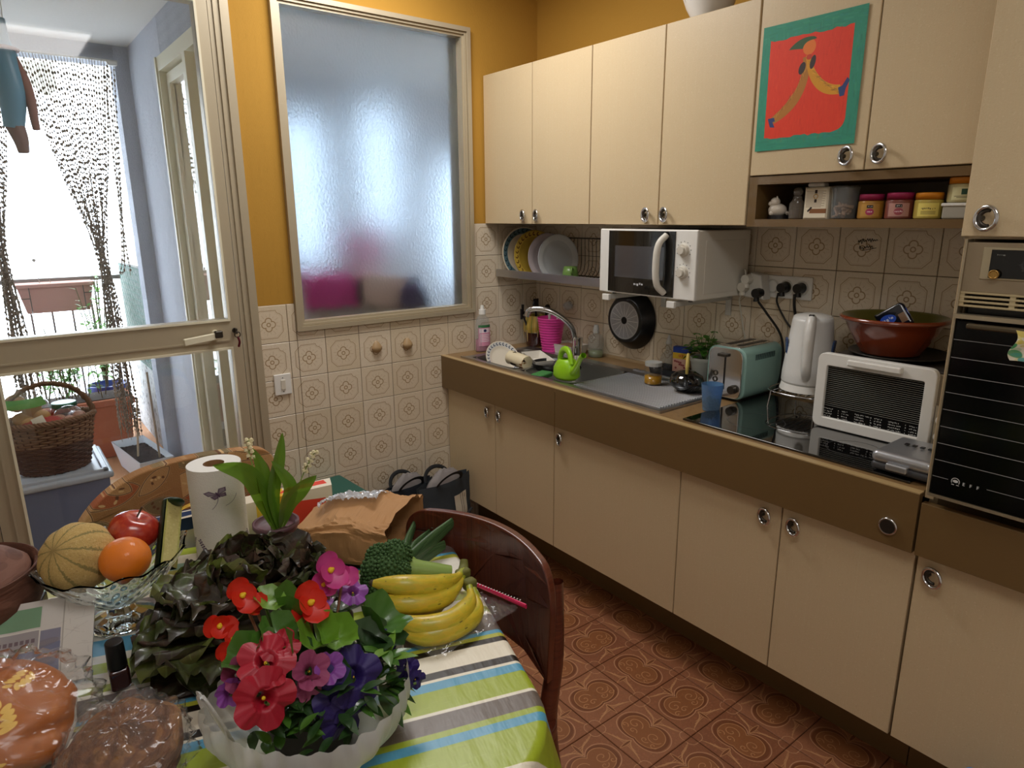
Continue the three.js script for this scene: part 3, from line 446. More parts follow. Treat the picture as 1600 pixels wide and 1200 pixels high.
// ------------------------------------------------------------------ things on the worktop, on the wall and on the shelf
const CT = 0.872; // worktop
const clearPlastic = phys(0xf4f7f8, 0.08, { transmission: 0.9, thickness: 0, ior: 1.4, ...dbl });
const label = (w, h, bg, f) => tex(w, h, (x) => { x.fillStyle = bg; x.fillRect(0, 0, w, h); f(x, w, h); }, { clamp: true });
{ // washing-up liquid
  const t = thing('soap_bottle', 'clear bottle of pink washing-up liquid with white cap, by the window', 'bottle', [-0.383, CT, 0.055]);
  mesh('bottle', L([[0, 0], [0.036, 0], [0.04, 0.006], [0.04, 0.12], [0.034, 0.155], [0.016, 0.178], [0.015, 0.182]], 32).scale(1, 1, 0.62), clearPlastic, t);
  mesh('liquid', L([[0, 0.003], [0.035, 0.003], [0.038, 0.01], [0.038, 0.06], [0, 0.061]], 28).scale(1, 1, 0.6), phys(0xd98aa4, 0.1, { transmission: 0.5, thickness: 0 }), t);
  mesh('cap', merge([C(0.016, 0.017, 0.022, 0, 0.19, 0), C(0.007, 0.01, 0.022, 0, 0.21, 0)]), M.whitePlastic, t);
  const lt = label(128, 200, '#e39ab4', (x) => { x.fillStyle = '#3b7a4a'; x.fillRect(0, 0, 128, 26); x.fillStyle = '#f3dfe6'; x.fillRect(10, 34, 108, 40); x.fillStyle = '#283060'; x.beginPath(); x.arc(64, 54, 14, 0, 7); x.fill(); x.fillStyle = '#fff'; for (let i = 0; i < 5; i++) x.fillRect(18, 90 + i * 16, 92, 5); });
  mesh('label', grid((u, v) => { const a = -0.9 + u * 1.8; return [Math.sin(a) * 0.0408, 0.03 + v * 0.1, Math.cos(a) * 0.0258]; }, 12, 2), mat(0xffffff, 0.5, { map: lt, ...dbl }), t, [0, 0, 0], [0, -0.1, 0]);
}
{ // utensil crock
  const t = thing('utensil_crock', 'brown glazed crock with yellow striped collar holding dark utensils, in the corner', 'crock', [-0.085, CT, 0.1]);
  mesh('base', L([[0, 0], [0.05, 0], [0.053, 0.01], [0.06, 0.075], [0.063, 0.085]], 40), phys(0x3a1712, 0.2, { clearcoat: 0.8 }), t);
  const st = tex(512, 64, (x, w, h) => { x.fillStyle = '#a58a3a'; x.fillRect(0, 0, w, h); for (let i = 0; i < 26; i++) { x.fillStyle = i % 2 ? '#5f6a24' : '#c8a84a'; x.globalAlpha = 0.7; x.fillRect(i * 20, 0, rr(4, 10), h); } x.globalAlpha = 1; x.fillStyle = '#2c4a34'; x.fillRect(0, 0, w, 10); });
  mesh('collar', L([[0.062, 0.07], [0.068, 0.085], [0.066, 0.115], [0.055, 0.14], [0.056, 0.152], [0.052, 0.152], [0.05, 0.135], [0.055, 0.1]], 48), phys(0xffffff, 0.25, { map: st, clearcoat: 0.6, ...dbl }), t);
  const dr = []; for (let k = 0; k < 7; k++) { const a = k * 0.9 + 0.3; dr.push(taper([[Math.sin(a) * 0.066, 0.085, Math.cos(a) * 0.066], [Math.sin(a) * 0.063, 0.07, Math.cos(a) * 0.063], [Math.sin(a) * 0.061, 0.05 - (k % 3) * 0.012, Math.cos(a) * 0.061]], [0.004, 0.003, 0.0015], 10, 6)); }
  mesh('glaze_drip', merge(dr), phys(0xb9a06a, 0.2), t);
  for (const [dx, dz, h, kind] of [[-0.02, 0.02, 0.215, 0], [0.015, -0.02, 0.21, 1], [-0.03, -0.02, 0.2, 2], [0.02, 0.02, 0.19, 0], [-0.05, 0.0, 0.185, 2]]) {
    const g = [bar([dx * 0.4, 0.02, dz * 0.4], [dx * 1.7, h - 0.03, dz * 1.7], 0.005, 0.005)];
    g.push(kind === 0 ? S(0.02, 0, 0, 0, 14).scale(1, 1.3, 0.35).translate(dx * 1.9, h - 0.01, dz * 1.9) : kind === 1 ? RB(0.034, 0.055, 0.004, 0.002, dx * 1.9, h - 0.01, dz * 1.9) : C(0.007, 0.006, 0.05, dx * 1.9, h - 0.02, dz * 1.9, 10));
    mesh('utensil', merge(g), M.black, t);
  }
}
{ // pink ribbed beaker
  const t = thing('ribbed_beaker', 'bright pink ribbed plastic beaker holding brushes behind the sink', 'beaker', [-0.13, CT, 0.262]);
  const p = [[0, 0.002], [0.042, 0.002]]; for (let k = 0; k <= 44; k++) { const h = k / 44 * 0.16; p.push([0.043 + h * 0.14 + 0.0012 * Math.sin(k * 1.8), 0.003 + h]); } p.push([0.0635, 0.163], [0.041, 0.008], [0, 0.008]);
  mesh('cup', L(p, 44), mat(0xe0409a, 0.45, dbl), t);
  mesh('brush_handle', bar([0.0, 0.01, 0.01], [0.02, 0.185, 0.03], 0.005, 0.006), M.whitePlastic, t); mesh('brush_handle', bar([0.0, 0.01, -0.01], [-0.02, 0.18, 0.01], 0.004, 0.006), M.whitePlastic, t);
}
{ // soap dish
  const t = thing('soap_dish', 'small white rectangular dish with brown scouring sponge behind the tap', 'dish', [-0.095, CT, 0.352]);
  mesh('dish', merge([BX(-0.045, 0.045, 0, 0.005, -0.06, 0.06), slabWall(0.09, 0.12, 0.045, 0.012)]), phys(0xe8e2d8, 0.25), t);
  mesh('sponge', deform(RB(0.07, 0.025, 0.09, 0.006, 0, 0.03, 0, 4), (x, y, z) => [x, y + 0.004 * N3(x * 60, y * 60, z * 60), z]), mat(0x8a6a4c, 0.95), t);
}
function slabWall(w, d, h, flare, t = 0.004) { // four flared walls of a small tray
  const q = (a, b) => grid((u, v) => { const k = 1 + v * flare / Math.min(w, d) * 2; return [(a[0] + (b[0] - a[0]) * u) * k, v * h, (a[1] + (b[1] - a[1]) * u) * k]; }, 1, 1);
  const X = w / 2, Z = d / 2, o = [q([-X, -Z], [X, -Z]), q([X, -Z], [X, Z]), q([X, Z], [-X, Z]), q([-X, Z], [-X, -Z])];
  const i = o.map((g) => { const c = g.clone(); c.scale(1 - t / X, 1, 1 - t / Z); return c; }); return merge([...o, ...i]);
}
{ // clear pump bottle, net scourer
  const t = thing('pump_bottle', 'clear plastic soap bottle standing behind the chrome tap', 'bottle', [-0.06, CT, 0.492]);
  mesh('bottle', L([[0, 0], [0.032, 0], [0.036, 0.006], [0.036, 0.085], [0.03, 0.1], [0.013, 0.107], [0.013, 0.112]], 28), clearPlastic, t);
  mesh('cap', merge([C(0.014, 0.015, 0.022, 0, 0.122, 0), C(0.01, 0.012, 0.014, 0, 0.14, 0)]), phys(0xe2e2de, 0.3, { transmission: 0.3 }), t);
  mesh('liquid', L([[0, 0.002], [0.033, 0.002], [0.034, 0.03], [0, 0.03]], 24), phys(0xb9c48c, 0.2, { transmission: 0.6, thickness: 0 }), t);
}
{
  const g = []; for (let k = 0; k < 26; k++) { const a = rr(0, 6.28), b = rr(0, 3.1), p = TO(rr(0.012, 0.024), 0.0008, 6, 18); p.rotateX(a); p.rotateY(b); g.push(p); }
  tag(mesh('net_scourer', merge(g), phys(0xe8e8e4, 0.4, { transmission: 0.3, thickness: 0 }), null, [-0.034, 1.082, 0.272]), 'round pale net scourer hung on the corner tiles above the pink beaker', 'scourer');
}
// ---- sink contents
{
  const pt = (base, ring, deco) => tex(256, 256, (x, w) => { x.fillStyle = base; x.fillRect(0, 0, w, w); x.strokeStyle = ring; x.lineWidth = 26; x.beginPath(); x.arc(128, 128, 108, 0, 7); x.stroke(); if (deco) for (let i = 0; i < 28; i++) { const a = i / 28 * 6.283; x.strokeStyle = deco; x.lineWidth = 5; x.beginPath(); x.arc(128 + Math.cos(a) * 110, 128 + Math.sin(a) * 110, 7, a, a + 4); x.stroke(); } }, { clamp: true });
  const plateGeo = (R) => { const g = L([[0, 0.002], [R * 0.55, 0.002], [R * 0.66, 0.006], [R * 0.97, 0.018], [R, 0.02], [R * 0.98, 0.0215], [R * 0.66, 0.0105], [R * 0.55, 0.0055], [0, 0.0055]], 56); const p = g.attributes.position, uv = g.attributes.uv; for (let i = 0; i < p.count; i++) uv.setXY(i, 0.5 + p.getX(i) / R / 2, 0.5 + p.getZ(i) / R / 2); return g; };
  const plate = (name, lab, R, m, p, r, grp) => { const o = mesh(name, plateGeo(R), m, null, p); o.rotation.set(...r); tag(o, lab, 'plate', grp); return o; };
  const deco = phys(0xffffff, 0.2, { map: pt('#e6dcc8', '#d9d8d2', '#2a3550'), clearcoat: 0.5 });
  plate('dinner_plate', 'patterned dinner plate with a dark scalloped rim leaning in the sink', 0.085, deco, [-0.405, 0.862, 0.232], [0.95, 0, 0.12]);
  const R4 = [['large plate with a blue-green patterned rim, first in the dish rack by the window', 0.125, '#d8cbb2', '#557078', '#2d4248', 0.085], ['yellow decorated plate standing between plates in the dish rack', 0.118, '#b79a3c', '#cfae48', '#5a3a20', 0.165], ['pinkish plate with a dark rim standing behind the white plate in the rack', 0.112, '#b9aeb0', '#c9bcbc', null, 0.258], ['plain pale grey plate standing last in the dish rack, by the green cup', 0.11, '#c3c6c8', '#d4d6d6', null, 0.325]];
  R4.forEach(([lab, R, a, b, c, z]) => plate('rack_plate', lab, R, phys(0xffffff, 0.22, { map: pt(a, b, c), clearcoat: 0.5 }), [-0.15, 1.2 + R, z - 0.01], [PI / 2 - 0.1, 0, 0.14], 'plates in the dish rack'));
  const mug = thing('jug', 'cream ceramic jug with brown flowers lying on its side in the sink', 'jug', [-0.455, 0.895, 0.42]);
  const mt = tex(256, 128, (x, w, h) => { x.fillStyle = '#ded0ae'; x.fillRect(0, 0, w, h); for (let i = 0; i < 16; i++) { x.fillStyle = ['#3a2a20', '#8a5a30'][i % 2]; x.beginPath(); x.ellipse(rnd() * w, rr(70, 125), rr(4, 12), rr(4, 9), rnd() * 3, 0, 7); x.fill(); } });
  mesh('body', L([[0, 0], [0.028, 0], [0.03, 0.004], [0.031, 0.08], [0.029, 0.1], [0.031, 0.115], [0.028, 0.115], [0.027, 0.01], [0, 0.006]], 36), phys(0xffffff, 0.22, { map: mt, ...dbl }), mug, [0, 0, 0.06], [-PI / 2 + 0.06, 0.3, 0]);
  const bowl = mesh('oven_dish', merge([B(0.1, 0.004, 0.075, 0, 0.002, 0), slabWall(0.1, 0.075, 0.035, 0.012)]), phys(0xe6e0d4, 0.25, dbl), null, [-0.35, 0.868, 0.42], [0.1, 1.4, 0.08]); tag(bowl, 'small white rectangular dish drying in the sink behind the jug', 'dish');
  const pan = thing('black_pan', 'black frying pan lying in the sink beside the watering can', 'pan', [-0.35, 0.862, 0.51]);
  mesh('pan', L([[0, 0], [0.07, 0], [0.085, 0.028], [0.082, 0.028], [0.068, 0.004], [0, 0.004]], 36), mat(0x141414, 0.4, dbl), pan); mesh('pan_handle', bar([0.0, 0.025, 0.08], [-0.02, 0.04, 0.2], 0.008, 0.009), M.black, pan);
  const gr = mesh('green_sponge', deform(RB(0.09, 0.02, 0.055, 0.006, 0, 0, 0, 4), (x, y, z) => [x, y + 0.003 * N3(x * 50, 1, z * 50), z]), mat(0x3d7a3c, 0.9), null, [-0.478, 0.868, 0.6], [0, 0.3, 0]); tag(gr, 'green sponge on the sink edge next to the watering can', 'sponge');
  const gc = thing('green_cup', 'small green cup upside down at the end of the dish rack', 'cup', [-0.2, 1.242, 0.465]);
  mesh('cup', L([[0.036, 0], [0.034, 0.02], [0.028, 0.045], [0, 0.046]], 32), phys(0x6a8a44, 0.3, dbl), gc); mesh('cup_handle', TO(0.014, 0.004, 8, 20).rotateY(0.6).translate(-0.02, 0.026, 0.032), phys(0x6a8a44, 0.3), gc);
}
{ // watering can
  const t = thing('watering_can', 'lime green plastic watering can with loop handle on the sink edge', 'watering can', [-0.455, 0.876, 0.725], -PI / 2 - 0.35);
  const m = mat(0x8fc414, 0.35, dbl);
  mesh('body', deform(L([[0, 0], [0.05, 0], [0.06, 0.012], [0.058, 0.045], [0.044, 0.07], [0.032, 0.078], [0.03, 0.076], [0.04, 0.066], [0.054, 0.045], [0.055, 0.012], [0, 0.006]], 40), (x, y, z) => [x * 1.12, y + x * 0.12 * (y / 0.08), z * 0.85]), m, t);
  mesh('loop_handle', taper([[-0.062, 0.02, 0], [-0.07, 0.06, 0], [-0.045, 0.1, 0], [0.0, 0.113, 0], [0.03, 0.1, 0], [0.048, 0.062, 0]], [0.009, 0.01, 0.011, 0.011, 0.01, 0.011], 34, 12, 1.3), m, t);
  mesh('spout', taper([[0.05, 0.03, 0], [0.085, 0.055, 0], [0.14, 0.11, 0], [0.16, 0.122, 0]], [0.017, 0.012, 0.009, 0.011], 20, 12), m, t);
}
{ // dish rack
  const t = RT('dish_rack', 'wall-hung chrome dish rack with a steel front bar', 'dish rack', 0.39, 1.2);
  mesh('front_bar', RX(-0.37, 0.35, 0.02, 0.055, 0.262, 0.272, 0.002), M.steel, t); mesh('side_bar', RX(-0.375, -0.365, 0.02, 0.05, 0.02, 0.27, 0.002), M.steel, t); mesh('side_bar', RX(0.345, 0.355, 0.02, 0.05, 0.02, 0.27, 0.002), M.steel, t);
  mesh('frame_wire', merge([bar([-0.37, 0.2, 0.03], [0.35, 0.2, 0.03], 0.003), bar([-0.37, 0.03, 0.03], [0.35, 0.03, 0.03], 0.003), bar([-0.37, 0.025, 0.15], [0.35, 0.025, 0.15], 0.003), bar([-0.37, 0.03, 0.03], [-0.37, 0.2, 0.03], 0.003), bar([0.35, 0.03, 0.03], [0.35, 0.2, 0.03], 0.003)]), M.darkMetal, t);
  const wg = T([[0, 0.2, 0.03], [0, 0.06, 0.032], [0, 0.03, 0.06], [0, 0.022, 0.15], [0, 0.03, 0.262]], 0.0016, 16, 5);
  for (let k = 0; k < 30; k++) mesh('wire', wg, M.darkMetal, t, [-0.352 + k * 0.0242, 0, 0]);
}
{ // microwave
  const t = RT('microwave_oven', 'white microwave oven with black glass door on wall brackets', 'microwave', 1.003, 1.216), F = 0.34;
  mesh('body', RX(-0.222, 0.222, 0, 0.234, 0.03, F - 0.012, 0.006), mat(0xe2ddd0, 0.4), t);
  mesh('front_frame', RX(-0.224, 0.224, 0, 0.236, F - 0.014, F, 0.005), M.whitePlastic, t);
  const gl = tex(512, 384, (x, w, h) => { x.fillStyle = '#0b0b0d'; x.fillRect(0, 0, w, h); x.fillStyle = '#4a4b50'; x.fillRect(56, 92, 380, 196); for (let i = 0; i < 90; i++) for (let j = 0; j < 46; j++) { x.fillStyle = '#2a2a2e'; x.fillRect(58 + i * 4.2, 94 + j * 4.2, 2, 2); } smallPrint(x, 216, 332, 66, 18, '#d9d9dc'); }, { clamp: true });
  mesh('door_glass', slab(0.31, 0.224, 0.006, 0.0015), phys(0xffffff, 0.09, { map: gl, clearcoat: 0.6 }), t, [-0.02, 0.118, F + 0.001]);
  mesh('door_handle', taper([[0.098, 0.218, F + 0.004], [0.088, 0.19, F + 0.03], [0.084, 0.118, F + 0.038], [0.088, 0.045, F + 0.03], [0.098, 0.018, F + 0.004]], [0.011, 0.012, 0.0125, 0.012, 0.011], 30, 12), mat(0xdcd8cc, 0.35), t);
  for (const y of [0.169, 0.094]) { const k = part('knob', t, [0.171, y, F]); mesh('dial', merge([C(0.019, 0.022, 0.012, 0, 0, 0).rotateX(PI / 2).translate(0, 0, 0.006), C(0.013, 0.015, 0.016, 0, 0, 0).rotateX(PI / 2).translate(0, 0, 0.014)]), mat(0xd6d0c2, 0.4), k); const dots = []; for (let i = 0; i < 9; i++) { const a = -0.4 + i / 8 * 4.0; dots.push(C(0.0014, 0.0014, 0.001, 0, 0, 0, 8).rotateX(PI / 2).translate(-Math.cos(a) * 0.029, Math.sin(a) * 0.029, 0.0008)); } mesh('scale', merge(dots), M.black, k); }
  mesh('side_panel', RX(0.221, 0.2235, 0.02, 0.2, 0.06, 0.29, 0.001), mat(0xdcd7ca, 0.45), t);
  mesh('foot', merge([C(0.008, 0.008, 0.008, -0.18, -0.004, 0.3), C(0.008, 0.008, 0.008, 0.18, -0.004, 0.3), C(0.008, 0.008, 0.008, -0.18, -0.004, 0.08), C(0.008, 0.008, 0.008, 0.18, -0.004, 0.08)]), M.black, t);
}
for (const [z, l] of [[0.83, 'white wall bracket under the microwave beside the frying pan'], [1.14, 'white wall bracket under the microwave beside the wall sockets']]) {
  const t = RT('wall_bracket', l, 'bracket', z, 1.19);
  mesh('arm', merge([RX(-0.012, 0.012, 0, 0.018, 0.01, 0.352, 0.002), RX(-0.012, 0.012, -0.06, 0.018, 0.008, 0.014, 0.001)]), mat(0xc9c7bf, 0.4), t); mesh('end_cap', RX(-0.017, 0.017, -0.003, 0.02, 0.345, 0.357, 0.002), M.whitePlastic, t);
}
{ // frying pan on the wall, its ringed base to the room
  const t = RT('frying_pan', 'black frying pan hung on the tiles with a silver ringed base', 'frying pan', 0.665, 1.06);
  mesh('pan', L([[0, 0.052], [0.088, 0.052], [0.1, 0.047], [0.131, 0.0], [0.128, 0.0], [0.097, 0.044], [0, 0.048]], 64).rotateX(PI / 2), mat(0x0d0d0e, 0.33, dbl), t, [0, 0, 0.014]);
  const dt = tex(512, 512, (x, w) => { x.fillStyle = '#9fa1a5'; x.fillRect(0, 0, w, w); x.translate(256, 256); x.fillStyle = '#3c3d40'; for (let r = 60; r < 232; r += 14) for (let i = 0; i < r * 0.42; i++) { const a = i / Math.floor(r * 0.42) * 6.283; x.beginPath(); x.arc(Math.cos(a) * r, Math.sin(a) * r, 3.6, 0, 7); x.fill(); } x.strokeStyle = '#c9cace'; x.lineWidth = 5; for (let i = 0; i < 16; i++) { const a = i / 16 * 6.283; x.beginPath(); x.moveTo(Math.cos(a) * 52, Math.sin(a) * 52); x.lineTo(Math.cos(a) * 236, Math.sin(a) * 236); x.stroke(); } x.fillStyle = '#1c1c1e'; x.beginPath(); x.arc(0, 0, 50, 0, 7); x.fill(); }, { clamp: true });
  mesh('base_disc', new THREE.CircleGeometry(0.082, 56), mat(0xffffff, 0.3, { map: dt, metalness: 0.75 }), t, [0, 0, 0.0668]);
  mesh('pan_handle', bar([0, 0.12, 0.02], [0, 0.2, 0.03], 0.009, 0.008), M.black, t);
}
{ // honey jar, spray bottle, packet, tray, basil
  const t = thing('honey_jar', 'small glass jar half full of amber honey on the draining board', 'jar', [-0.275, 0.879, 1.012]);
  mesh('jar', L([[0, 0], [0.031, 0], [0.034, 0.005], [0.034, 0.062], [0.029, 0.07]], 32), M.glass, t); mesh('honey', L([[0, 0.003], [0.031, 0.003], [0.032, 0.006], [0.032, 0.032], [0, 0.032]], 32), phys(0xb5851f, 0.15, { transmission: 0.25, thickness: 0 }), t); mesh('lid', C(0.032, 0.032, 0.014, 0, 0.078, 0), mat(0xc9c9c4, 0.3, { metalness: 0.4 }), t);
  const s = thing('spray_bottle', 'clear bottle with a narrow neck behind the black tray', 'bottle', [-0.05, CT, 0.9]);
  mesh('bottle', L([[0, 0], [0.032, 0], [0.034, 0.05], [0.026, 0.075], [0.012, 0.09], [0.012, 0.12]], 28), clearPlastic, s); mesh('nozzle', merge([C(0.008, 0.014, 0.022, 0, 0.13, 0), C(0.004, 0.007, 0.014, 0, 0.147, 0)]), phys(0xeef0f0, 0.3, { transmission: 0.4 }), s);
  const pk = label(128, 192, '#e9b8a4', (x) => { x.fillStyle = '#1f3f9a'; x.fillRect(0, 0, 128, 44); x.fillStyle = '#eac02a'; x.fillRect(0, 44, 128, 46); x.fillStyle = '#c8281e'; x.font = 'bold 30px sans-serif'; x.fillText('U3', 46, 78); x.fillStyle = '#a84a4a'; for (let i = 0; i < 10; i++) { x.beginPath(); x.arc(20 + (i * 37) % 96, 110 + (i * 23) % 66, 8, 0, 7); x.fill(); } });
  const bx = mesh('cleaning_packet', slab(0.068, 0.1, 0.03, 0.001), mat(0xffffff, 0.5, { map: pk }), null, [-0.07, 0.942, 0.985], [0, -PI / 2 + 0.25, 0]); tag(bx, 'small blue and yellow cardboard packet between the clear bottle and the basil', 'packet');
  const tr2 = thing('sponge_tray', 'black plastic tray under the yellow packet behind the draining board', 'tray', [-0.1, CT, 0.97], PI / 2); mesh('tray', merge([B(0.16, 0.02, 0.09, 0, 0.01, 0), slabWall(0.16, 0.09, 0.035, 0.004)]), mat(0x1a1d22, 0.5, dbl), tr2);
}
{ // basil in a white pot
  const t = thing('potted_basil', 'green basil plant in a pale pot behind the toaster', 'potted plant', [-0.085, CT, 1.1]);
  mesh('pot', L([[0, 0], [0.04, 0], [0.05, 0.085], [0.053, 0.085], [0.053, 0.1], [0.048, 0.1], [0.045, 0.08], [0, 0.08]], 32), mat(0xb9bdb4, 0.5, dbl), t);
  const g = [], lf = (s) => grid((u, v) => { const w = Math.sin(v * PI) * 0.42 * (1 - 0.25 * v); return [(u - 0.5) * w * 2 * s, 0.12 * s * Math.abs(u - 0.5) * 2 * Math.sin(v * 3) - 0.18 * v * v * s, v * s]; }, 4, 7);
  for (let k = 0; k < 90; k++) { const a = rr(0, 6.28), r = rr(0.0, 0.06), q = lf(rr(0.02, 0.036)); q.rotateX(rr(-0.6, 0.5)); q.rotateY(a + rr(-0.5, 0.5)); q.translate(Math.sin(a) * r, 0.1 + rr(0, 0.08) * (1 - r * 6), Math.cos(a) * r); g.push(q); }
  for (const [x, y, z] of [[-0.02, 0.205, 0.05], [-0.03, 0.19, -0.02]]) for (let k = 0; k < 4; k++) { const q = lf(0.018); q.rotateY(k * 1.6); q.translate(x, y, z); g.push(q); }
  const f = mesh('foliage', merge(g), phys(0x4f8a2c, 0.5, { ...dbl, transmission: 0.25, thickness: 0 }), t); f.userData.kind = 'stuff';
  const st = []; for (let k = 0; k < 7; k++) { const a = k * 0.9; st.push(T([[0, 0.08, 0], [Math.sin(a) * 0.02, 0.13, Math.cos(a) * 0.02], [Math.sin(a) * 0.035, 0.18, Math.cos(a) * 0.035]], 0.0014, 8, 5)); } st.push(T([[0, 0.1, 0], [-0.015, 0.16, 0.03], [-0.02, 0.205, 0.05]], 0.0012, 10, 5)); mesh('stem', merge(st), mat(0x5f7d34, 0.7), t);
}
{ // black teapot
  const t = thing('teapot', 'round black glazed teapot with a cream cane handle on the draining board', 'teapot', [-0.262, 0.88, 1.158], 0.6);
  const m = phys(0x0a0a0b, 0.08, { clearcoat: 1 });
  mesh('body', L([[0, 0], [0.035, 0], [0.04, 0.004], [0.058, 0.022], [0.062, 0.038], [0.055, 0.056], [0.036, 0.068], [0.028, 0.071], [0.026, 0.068], [0, 0.066]], 44), m, t);
  mesh('lid', L([[0, 0.085], [0.006, 0.088], [0.008, 0.082], [0.004, 0.077], [0.026, 0.071], [0.027, 0.068]], 30), m, t);
  mesh('spout', taper([[-0.045, 0.03, 0], [-0.07, 0.05, 0], [-0.075, 0.072, 0]], [0.014, 0.009, 0.006], 14, 12), m, t);
  mesh('cane_handle', taper([[-0.03, 0.066, 0], [-0.034, 0.1, 0], [-0.01, 0.133, 0], [0.015, 0.125, 0], [0.038, 0.085, 0], [0.042, 0.06, 0]], [0.005, 0.006, 0.006, 0.006, 0.006, 0.005], 30, 8), mat(0xc8b25e, 0.6), t);
}
{ // retro toaster
  const t = RT('toaster', 'pale turquoise and chrome two-slot toaster beside the teapot', 'toaster', 1.303, CT);
  const s = rrect(0.145, 0.172, 0.035, 0, 0.098), g = ext(s, 0.214, 0.004, 3); g.translate(0, 0, 0.022);
  mesh('body', g, phys(0x8fb5ab, 0.3, { clearcoat: 0.4 }), t);
  mesh('chrome_front', ext(rrect(0.128, 0.168, 0.03, 0, 0.098), 0.006, 0.002).translate(0, 0, 0.24), M.chrome, t);
  mesh('chrome_top', merge([RX(-0.046, 0.046, 0.184, 0.1905, 0.03, 0.236, 0.003)]), M.chrome, t);
  for (const a of [-0.022, 0.022]) mesh('slot', BX(a - 0.011, a + 0.011, 0.186, 0.1912, 0.05, 0.205), M.black, t);
  mesh('lever_groove', BX(-0.003, 0.003, 0.04, 0.165, 0.245, 0.2492), M.black, t); mesh('lever', RX(-0.025, 0.012, 0.155, 0.166, 0.248, 0.262, 0.003), M.darkMetal, t);
  mesh('dial', merge([C(0.014, 0.016, 0.014, 0, 0, 0).rotateX(PI / 2).translate(0.038, 0.045, 0.256)]), M.darkMetal, t); for (const y of [0.07, 0.092]) mesh('button', TO(0.008, 0.0018, 8, 24).translate(-0.036, y, 0.2505), M.darkMetal, t);
  for (let k = 0; k < 22; k++) mesh('vent', B(0.001, 0.02, 0.0022, 0.0769, 0.155, 0.07 + k * 0.0055), mat(0x2b3b38, 0.6), t);
  mesh('foot', B(0.12, 0.01, 0.2, 0, 0.006, 0.13), M.black, t);
}
{ // blue glass
  const t = thing('blue_tumbler', 'pale blue tumbler holding brown seeds on the corner of the hob', 'glass', [-0.388, CT + 0.001, 1.356]);
  mesh('tumbler', L([[0, 0], [0.026, 0], [0.028, 0.003], [0.036, 0.09], [0.034, 0.09], [0.0265, 0.006], [0, 0.006]], 36), phys(0x9fc8ea, 0.1, { transmission: 0.75, thickness: 0, ...dbl }), t);
  const g = []; for (let k = 0; k < 90; k++) { const a = rnd() * 6.28, r = Math.sqrt(rnd()) * 0.024; g.push(tr(new THREE.IcosahedronGeometry(0.0042, 0), Math.cos(a) * r, rr(0.01, 0.04), Math.sin(a) * r)); } mesh('seeds', merge(g), mat(0x5b4233, 0.8), t).userData.kind = 'stuff';
}
{ // wire stand and kettle
  const t = thing('wire_stand', 'chrome wire stand carrying the white kettle', 'stand', [-0.135, CT, 1.54]);
  const w = [T([[-0.09, 0.066, -0.08], [0.09, 0.066, -0.08], [0.09, 0.066, 0.08], [-0.09, 0.066, 0.08]], 0.0025, 60, 6, true)]; for (const [a, b] of [[-0.09, -0.08], [0.09, -0.08], [0.09, 0.08], [-0.09, 0.08]]) w.push(bar([a * 0.93, 0.066, b * 0.93], [a, 0.002, b], 0.0025)); for (let k = -3; k <= 3; k++) w.push(bar([-0.086, 0.066, k * 0.022], [0.086, 0.066, k * 0.022], 0.0018));
  mesh('wire', merge(w), M.chrome, t);
  const k = thing('kettle', 'white plastic electric kettle with blue water windows on a wire stand', 'kettle', [-0.135, CT + 0.07, 1.54], 0.42);
  mesh('base', C(0.078, 0.083, 0.022, 0, 0.011, 0, 44), M.whitePlastic, k);
  mesh('body', deform(L([[0, 0.022], [0.076, 0.022], [0.08, 0.03], [0.079, 0.06], [0.07, 0.15], [0.062, 0.225], [0.058, 0.24], [0, 0.243]], 48), (x, y, z) => [x * (1 + (y > 0.2 && x > 0.02 ? (y - 0.2) * 2 : 0)), y, z]), phys(0xe4e3de, 0.32), k);
  mesh('handle', taper([[-0.052, 0.236, 0], [-0.082, 0.235, 0], [-0.1, 0.2, 0], [-0.105, 0.14, 0], [-0.1, 0.085, 0], [-0.075, 0.055, 0]], [0.014, 0.017, 0.017, 0.016, 0.016, 0.014], 34, 14, 1.3), phys(0xdedcd6, 0.34), k);
  for (const s of [-1, 1]) mesh('water_window', ext(rrect(0.018, 0.1, 0.008), 0.003, 0.001).rotateX(0.1).translate(0, 0.12, 0.069).rotateY(s * 1.25 + (s > 0 ? 0 : 0)).rotateY(PI * 0), phys(0x39507e, 0.1), k, [0, 0, 0], [0, -PI / 2, 0]);
  mesh('lid', merge([L([[0, 0.25], [0.03, 0.249], [0.054, 0.243], [0.056, 0.238]], 36)]), M.whitePlastic, k); mesh('switch', RX(-0.09, -0.074, 0.243, 0.256, -0.008, 0.008, 0.003), M.black, k);
}
